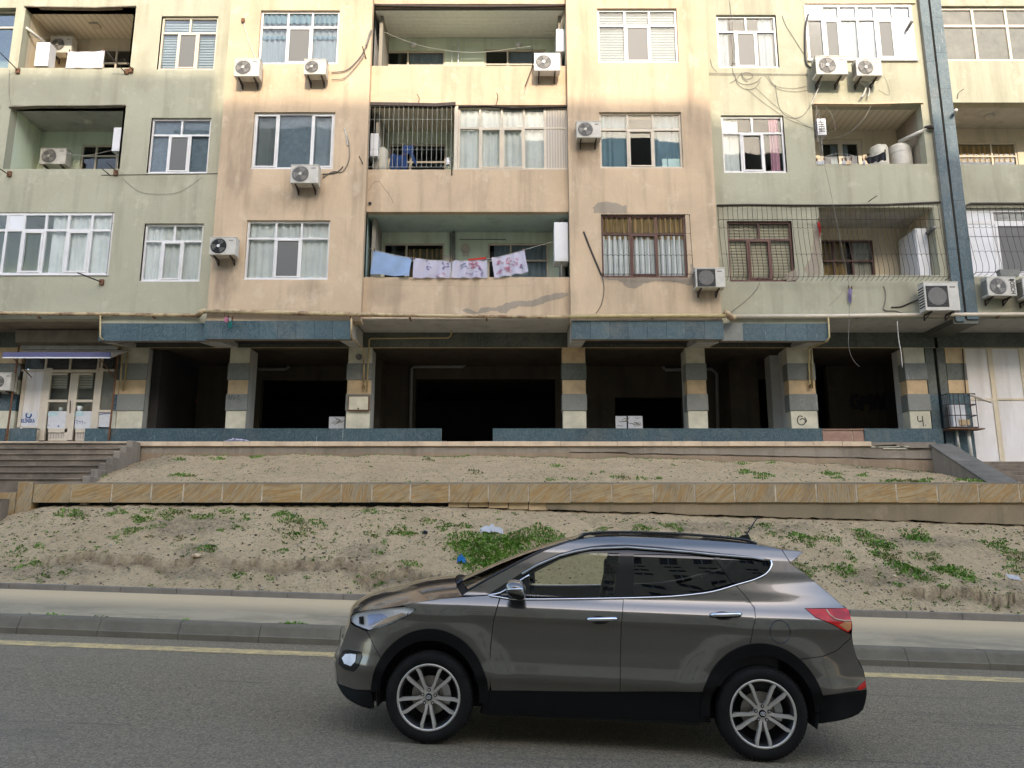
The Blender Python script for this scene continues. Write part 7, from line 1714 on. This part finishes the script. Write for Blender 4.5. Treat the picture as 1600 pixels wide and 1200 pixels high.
# mirrors
for s in (-1, 1):
    bm = bmesh.new(); bmesh.ops.create_icosphere(bm, subdivisions=3, radius=1); b = MB()
    for v in bm.verts:
        x, y, z = v.co; sx_ = .105*(1 if x < 0 else .62)
        x_ = math.copysign(abs(x)**.8, x)*sx_; z_ = math.copysign(abs(z)**.75, z)*.078*(1-.15*y*s if True else 1); y_ = math.copysign(abs(y)**.8, y)*.115
        b.v.append((-.640+x_, s*1.015+y_, 1.255+z_-.02*x))
    for f in bm.faces: b.f.append(tuple(v.index for v in f.verts)); b.mi.append(1 if sum(v.co.z for v in f.verts)/3 < -.25 else 0)
    bm.free(); mo = b.build('wing_mirror', ['paint', 'gloss_black'], car, smooth=True, fixn=False)
    MB().hexa([(-.74, s*.86, 1.19), (-.60, s*.86, 1.19), (-.58, s*.95, 1.20), (-.70, s*.95, 1.20), (-.74, s*.85, 1.225), (-.60, s*.85, 1.225), (-.58, s*.95, 1.235), (-.70, s*.95, 1.235)]).build('mirror_arm', 'gloss_black', mo)
    MB().tube([(-.73, s*1.10, 1.262), (-.68, s*1.128, 1.268), (-.60, s*1.13, 1.272)], .008, 5).build('repeater', 'chrome', mo, smooth=True)
# roof rails
for s in (-1, 1):
    y = lambda x: s*(W(x, 1.71)-.045)
    MB().tube(catmull([(-.14, y(-.14), 1.69), (-.05, y(0), 1.735), (.2, y(.2), 1.757), (.6, y(.6), 1.762), (1.0, y(1.), 1.752), (1.3, y(1.3), 1.732), (1.42, y(1.42), 1.70)], 4), .014, 6).build('roof_rail', 'gloss_black', car, smooth=True)
MB().hexa([(1.33, -.02, 1.71), (1.52, -.015, 1.69), (1.52, .015, 1.69), (1.33, .02, 1.71), (1.43, -.008, 1.775), (1.49, -.006, 1.785), (1.49, .006, 1.785), (1.43, .008, 1.775)]).tube([(1.47, 0, 1.78), (1.50, 0, 1.83), (1.58, 0, 1.95)], [.007, .006, .006], 5).build('aerial', 'gloss_black', car, smooth=False)
# ---- wheels
def wheel(cx, s):
    cz = .365; yo = s*.930
    w_ = MB().lathe([(.262, yo-s*.012), (.275, yo-s*.002), (.31, yo+s*.004), (.335, yo-s*.004), (.352, yo-s*.02), (.362, yo-s*.045), (.366, yo-s*.08), (.366, yo-s*.17), (.355, yo-s*.22), (.26, yo-s*.235)], (cx, 0, cz), 'y', 56).build('wheel', 'rubber', car, smooth=True)
    b = MB()
    for q in range(60):
        a = q*math.tau/60; ca, sa = math.cos(a), math.sin(a); ca2, sa2 = math.cos(a+.06), math.sin(a+.06)
        p = lambda r, y, c_, s_: (cx+r*c_, y, cz+r*s_)
        b.hexa([p(.345, yo-s*.014, ca, sa), p(.345, yo-s*.014, ca2, sa2), p(.366, yo-s*.07, ca2, sa2), p(.366, yo-s*.07, ca, sa), p(.352, yo-s*.012, ca, sa), p(.352, yo-s*.012, ca2, sa2), p(.370, yo-s*.07, ca2, sa2), p(.370, yo-s*.07, ca, sa)])
    b.build('tread', 'rubber', w_)
    MB().lathe([(.245, yo-s*.014), (.250, yo-s*.004), (.262, yo-s*.004), (.266, yo-s*.012)], (cx, 0, cz), 'y', 56).build('rim_lip', 'alloy', w_, smooth=True)
    MB().lathe([(.246, yo-s*.014), (.232, yo-s*.035), (.226, yo-s*.10), (.22, yo-s*.19), (.0, yo-s*.195)], (cx, 0, cz), 'y', 48).build('rim_barrel', 'alloy_dark', w_, smooth=True)
    MB().lathe([(.155, yo-s*.12), (.155, yo-s*.105), (.08, yo-s*.105), (.075, yo-s*.09), (0, yo-s*.09)], (cx, 0, cz), 'y', 40).build('brake_disc', 'brake', w_, fixn=False)
    b = MB(); b.lathe([(.175, yo-s*.14), (.175, yo-s*.085), (.115, yo-s*.085)], (cx, 0, cz), 'y', 10, a0=R(-22), a1=R(38)); b.build('brake_caliper', 'steel', w_, fixn=False)
    for k_ in range(5):
        A = R(-90+72*k_+(2 if cx < 0 else 0)); d_ = Vector((math.cos(A), 0, math.sin(A))); n_ = Vector((-math.sin(A), 0, math.cos(A))); c = Vector((cx, 0, cz))
        b = MB()
        for q in (-1, 1):
            def pt(r, o_, y): v = c+d_*r+n_*(o_*q); return (v.x, y, v.z)
            yf = [yo-s*.030, yo-s*.020, yo-s*.008, yo-s*.006]; rs = [.045, .10, .205, .252]
            oi = [.000, .007, .034, .038]; oo = [.030, .034, .066, .064]
            for e in range(3):
                f0, f1 = yf[e], yf[e+1]; k0, k1 = f0-s*.030, f1-s*.030
                b.hexa([pt(rs[e], oi[e], k0), pt(rs[e], oo[e], k0), pt(rs[e+1], oo[e+1], k1), pt(rs[e+1], oi[e+1], k1), pt(rs[e], oi[e]+.003, f0), pt(rs[e], oo[e]-.003, f0), pt(rs[e+1], oo[e+1]-.003, f1), pt(rs[e+1], oi[e+1]+.003, f1)])
        b.build('spoke', 'alloy', w_, merge=False)
    MB().lathe([(.072, yo-s*.06), (.070, yo-s*.034), (.035, yo-s*.030), (0, yo-s*.030)], (cx, 0, cz), 'y', 30).build('hub', 'alloy', w_, smooth=False, fixn=False)
    for k_ in range(5):
        A = R(-54+72*k_); c = (cx+.056*math.cos(A), 0, cz+.056*math.sin(A))
        MB().lathe([(.0145, yo-s*.030), (.0145, yo-s*.026), (.0, yo-s*.026)], c, 'y', 12).build('bolt_hole', 'gloss_black', w_, fixn=False)
        MB().lathe([(.008, yo-s*.026), (.007, yo-s*.018), (0, yo-s*.018)], c, 'y', 6).build('wheel_nut', 'alloy', w_, fixn=False)
    hc = MB().lathe([(.029, yo-s*.030), (.028, yo-s*.020), (.0, yo-s*.016)], (cx, 0, cz), 'y', 24).build('hub_cap', 'cplast', w_, smooth=True, fixn=False)
    b = MB(); c = (cx, yo-s*.013, cz)
    b.tube([(c[0]+.020*math.cos(a), c[1], c[2]+.013*math.sin(a)) for a in [i*.3927 for i in range(17)]], .002, 4, cap=False)
    b.tube([(c[0]-.010, c[1], c[2]-.008), (c[0]-.004, c[1], c[2]+.009)], .0022, 4).tube([(c[0]+.004, c[1], c[2]-.009), (c[0]+.010, c[1], c[2]+.008)], .0022, 4).tube([(c[0]-.007, c[1], c[2]-.001), (c[0]+.007, c[1], c[2]+.001)], .0022, 4)
    b.build('emblem', 'alloy', w_)
    return w_
for cx in (F_, Rr):
    for s in (-1, 1): wheel(cx, s)
# ---- cabin
for y in (-.38, .38):
    st_ = MB().hexa([(-.46, y-.25, .62), (.04, y-.25, .60), (.04, y+.25, .60), (-.46, y+.25, .62), (-.48, y-.25, .80), (.04, y-.25, .74), (.04, y+.25, .74), (-.48, y+.25, .80)]).hexa([(-.02, y-.24, .72), (.10, y-.24, .72), (.10, y+.24, .72), (-.02, y+.24, .72), (.14, y-.19, 1.28), (.24, y-.19, 1.28), (.24, y+.19, 1.28), (.14, y+.19, 1.28)]).build('front_seat', 'seat_m', car, bevel=.04)
    MB().box(.15, .25, y-.13, y+.13, 1.31, 1.50).build('headrest', 'seat_m', st_, bevel=.035)
    MB().tube([(.19, y-.05, 1.27), (.195, y-.05, 1.33)], .008, 5).tube([(.19, y+.05, 1.27), (.195, y+.05, 1.33)], .008, 5).build('headrest_post', 'steel', st_)
MB().hexa([(.85, -.65, .62), (1.25, -.65, .60), (1.25, .65, .60), (.85, .65, .62), (.85, -.65, .80), (1.20, -.65, .76), (1.20, .65, .76), (.85, .65, .80)]).hexa([(1.18, -.62, .74), (1.30, -.62, .74), (1.30, .62, .74), (1.18, .62, .74), (1.34, -.56, 1.26), (1.42, -.56, 1.26), (1.42, .56, 1.26), (1.34, .56, 1.26)]).build('rear_seat', 'seat_m', car, bevel=.03)
MB().hexa([(-1.15, -.78, .75), (-.62, -.78, .75), (-.62, .78, .75), (-1.15, .78, .75), (-1.12, -.74, 1.12), (-.66, -.74, 1.13), (-.66, .74, 1.13), (-1.12, .74, 1.12)]).build('dashboard', 'cabin', car, bevel=.03)
MB().tube([(-.48-.06*math.sin(a), -.38+.18*math.cos(a), 1.08+.17*math.sin(a)) for a in [i*.2618 for i in range(25)]], .015, 6, cap=False).tube([(-.47, -.38, 1.08), (-.66, -.38, .98)], .03, 6).tube([(-.48, -.56, 1.08), (-.48, -.20, 1.08)], .018, 5).build('steering_wheel', 'cabin', car, smooth=True)
MB().box(-.60, -.58, -.10, .12, 1.50, 1.56).build('rear_view_mirror', 'cabin', car, bevel=.01)
MB().box(-1.0, 1.6, -.80, .80, .50, .60).build('cabin_floor', 'cabin', car)
for s in (-1, 1): MB().hexa([(-.80, s*.80, .55), (1.5, s*.80, .55), (1.5, s*.85, .55), (-.80, s*.85, .55), (-.80, s*.80, 1.17), (1.5, s*.78, 1.22), (1.5, s*.82, 1.22), (-.80, s*.84, 1.17)]).build('door_lining', 'cabin', car)


# ================================================================ OPPOSITE SIDE OF THE STREET (behind the lens, seen in reflections)
random.seed(9)
opp = thing('opposite_building', (5, -38, -1.5), 'tall apartment block across the street behind the viewpoint', 'building')
def opp_block(x0, x1, top, y0=-34.):
    b = MB(); b.box(x0, x1, y0-12, y0-.25, -3, top)
    w = b.build('wall_body', 'opp_wall', opp)
    xs = x0+1.2; ops = []
    while xs+1.8 < x1:
        z = 1.2
        while z+1.7 < top-.8: ops.append((xs, xs+1.7, z, z+1.5)); z += 3.2
        xs += 3.4
    wall_open('front_wall', x0, x1, -3, top, y0, .24, ops, 'opp_wall', opp)
    b = MB(); f = MB()
    for o in ops:
        b.box(o[0], o[1], y0-.21, y0-.19, o[2], o[3]); f.box((o[0]+o[1])/2-.04, (o[0]+o[1])/2+.04, y0-.18, y0-.12, o[2], o[3]).box(o[0]-.1, o[1]+.1, y0+.0, y0+.08, o[2]-.08, o[2]-.003)
    b.build('window_panes', 'opp_glass', opp, kind='stuff'); f.build('window_bars', 'white', opp, kind='stuff')
opp_block(-36, .85, 42.15); opp_block(.85, 15.4, 40.95); opp_block(15.4, 22.1, 40.6); opp_block(22.1, 46, 39.45); opp_block(-92, -37, 25, -32.); opp_block(47, 100, 26, -32.)
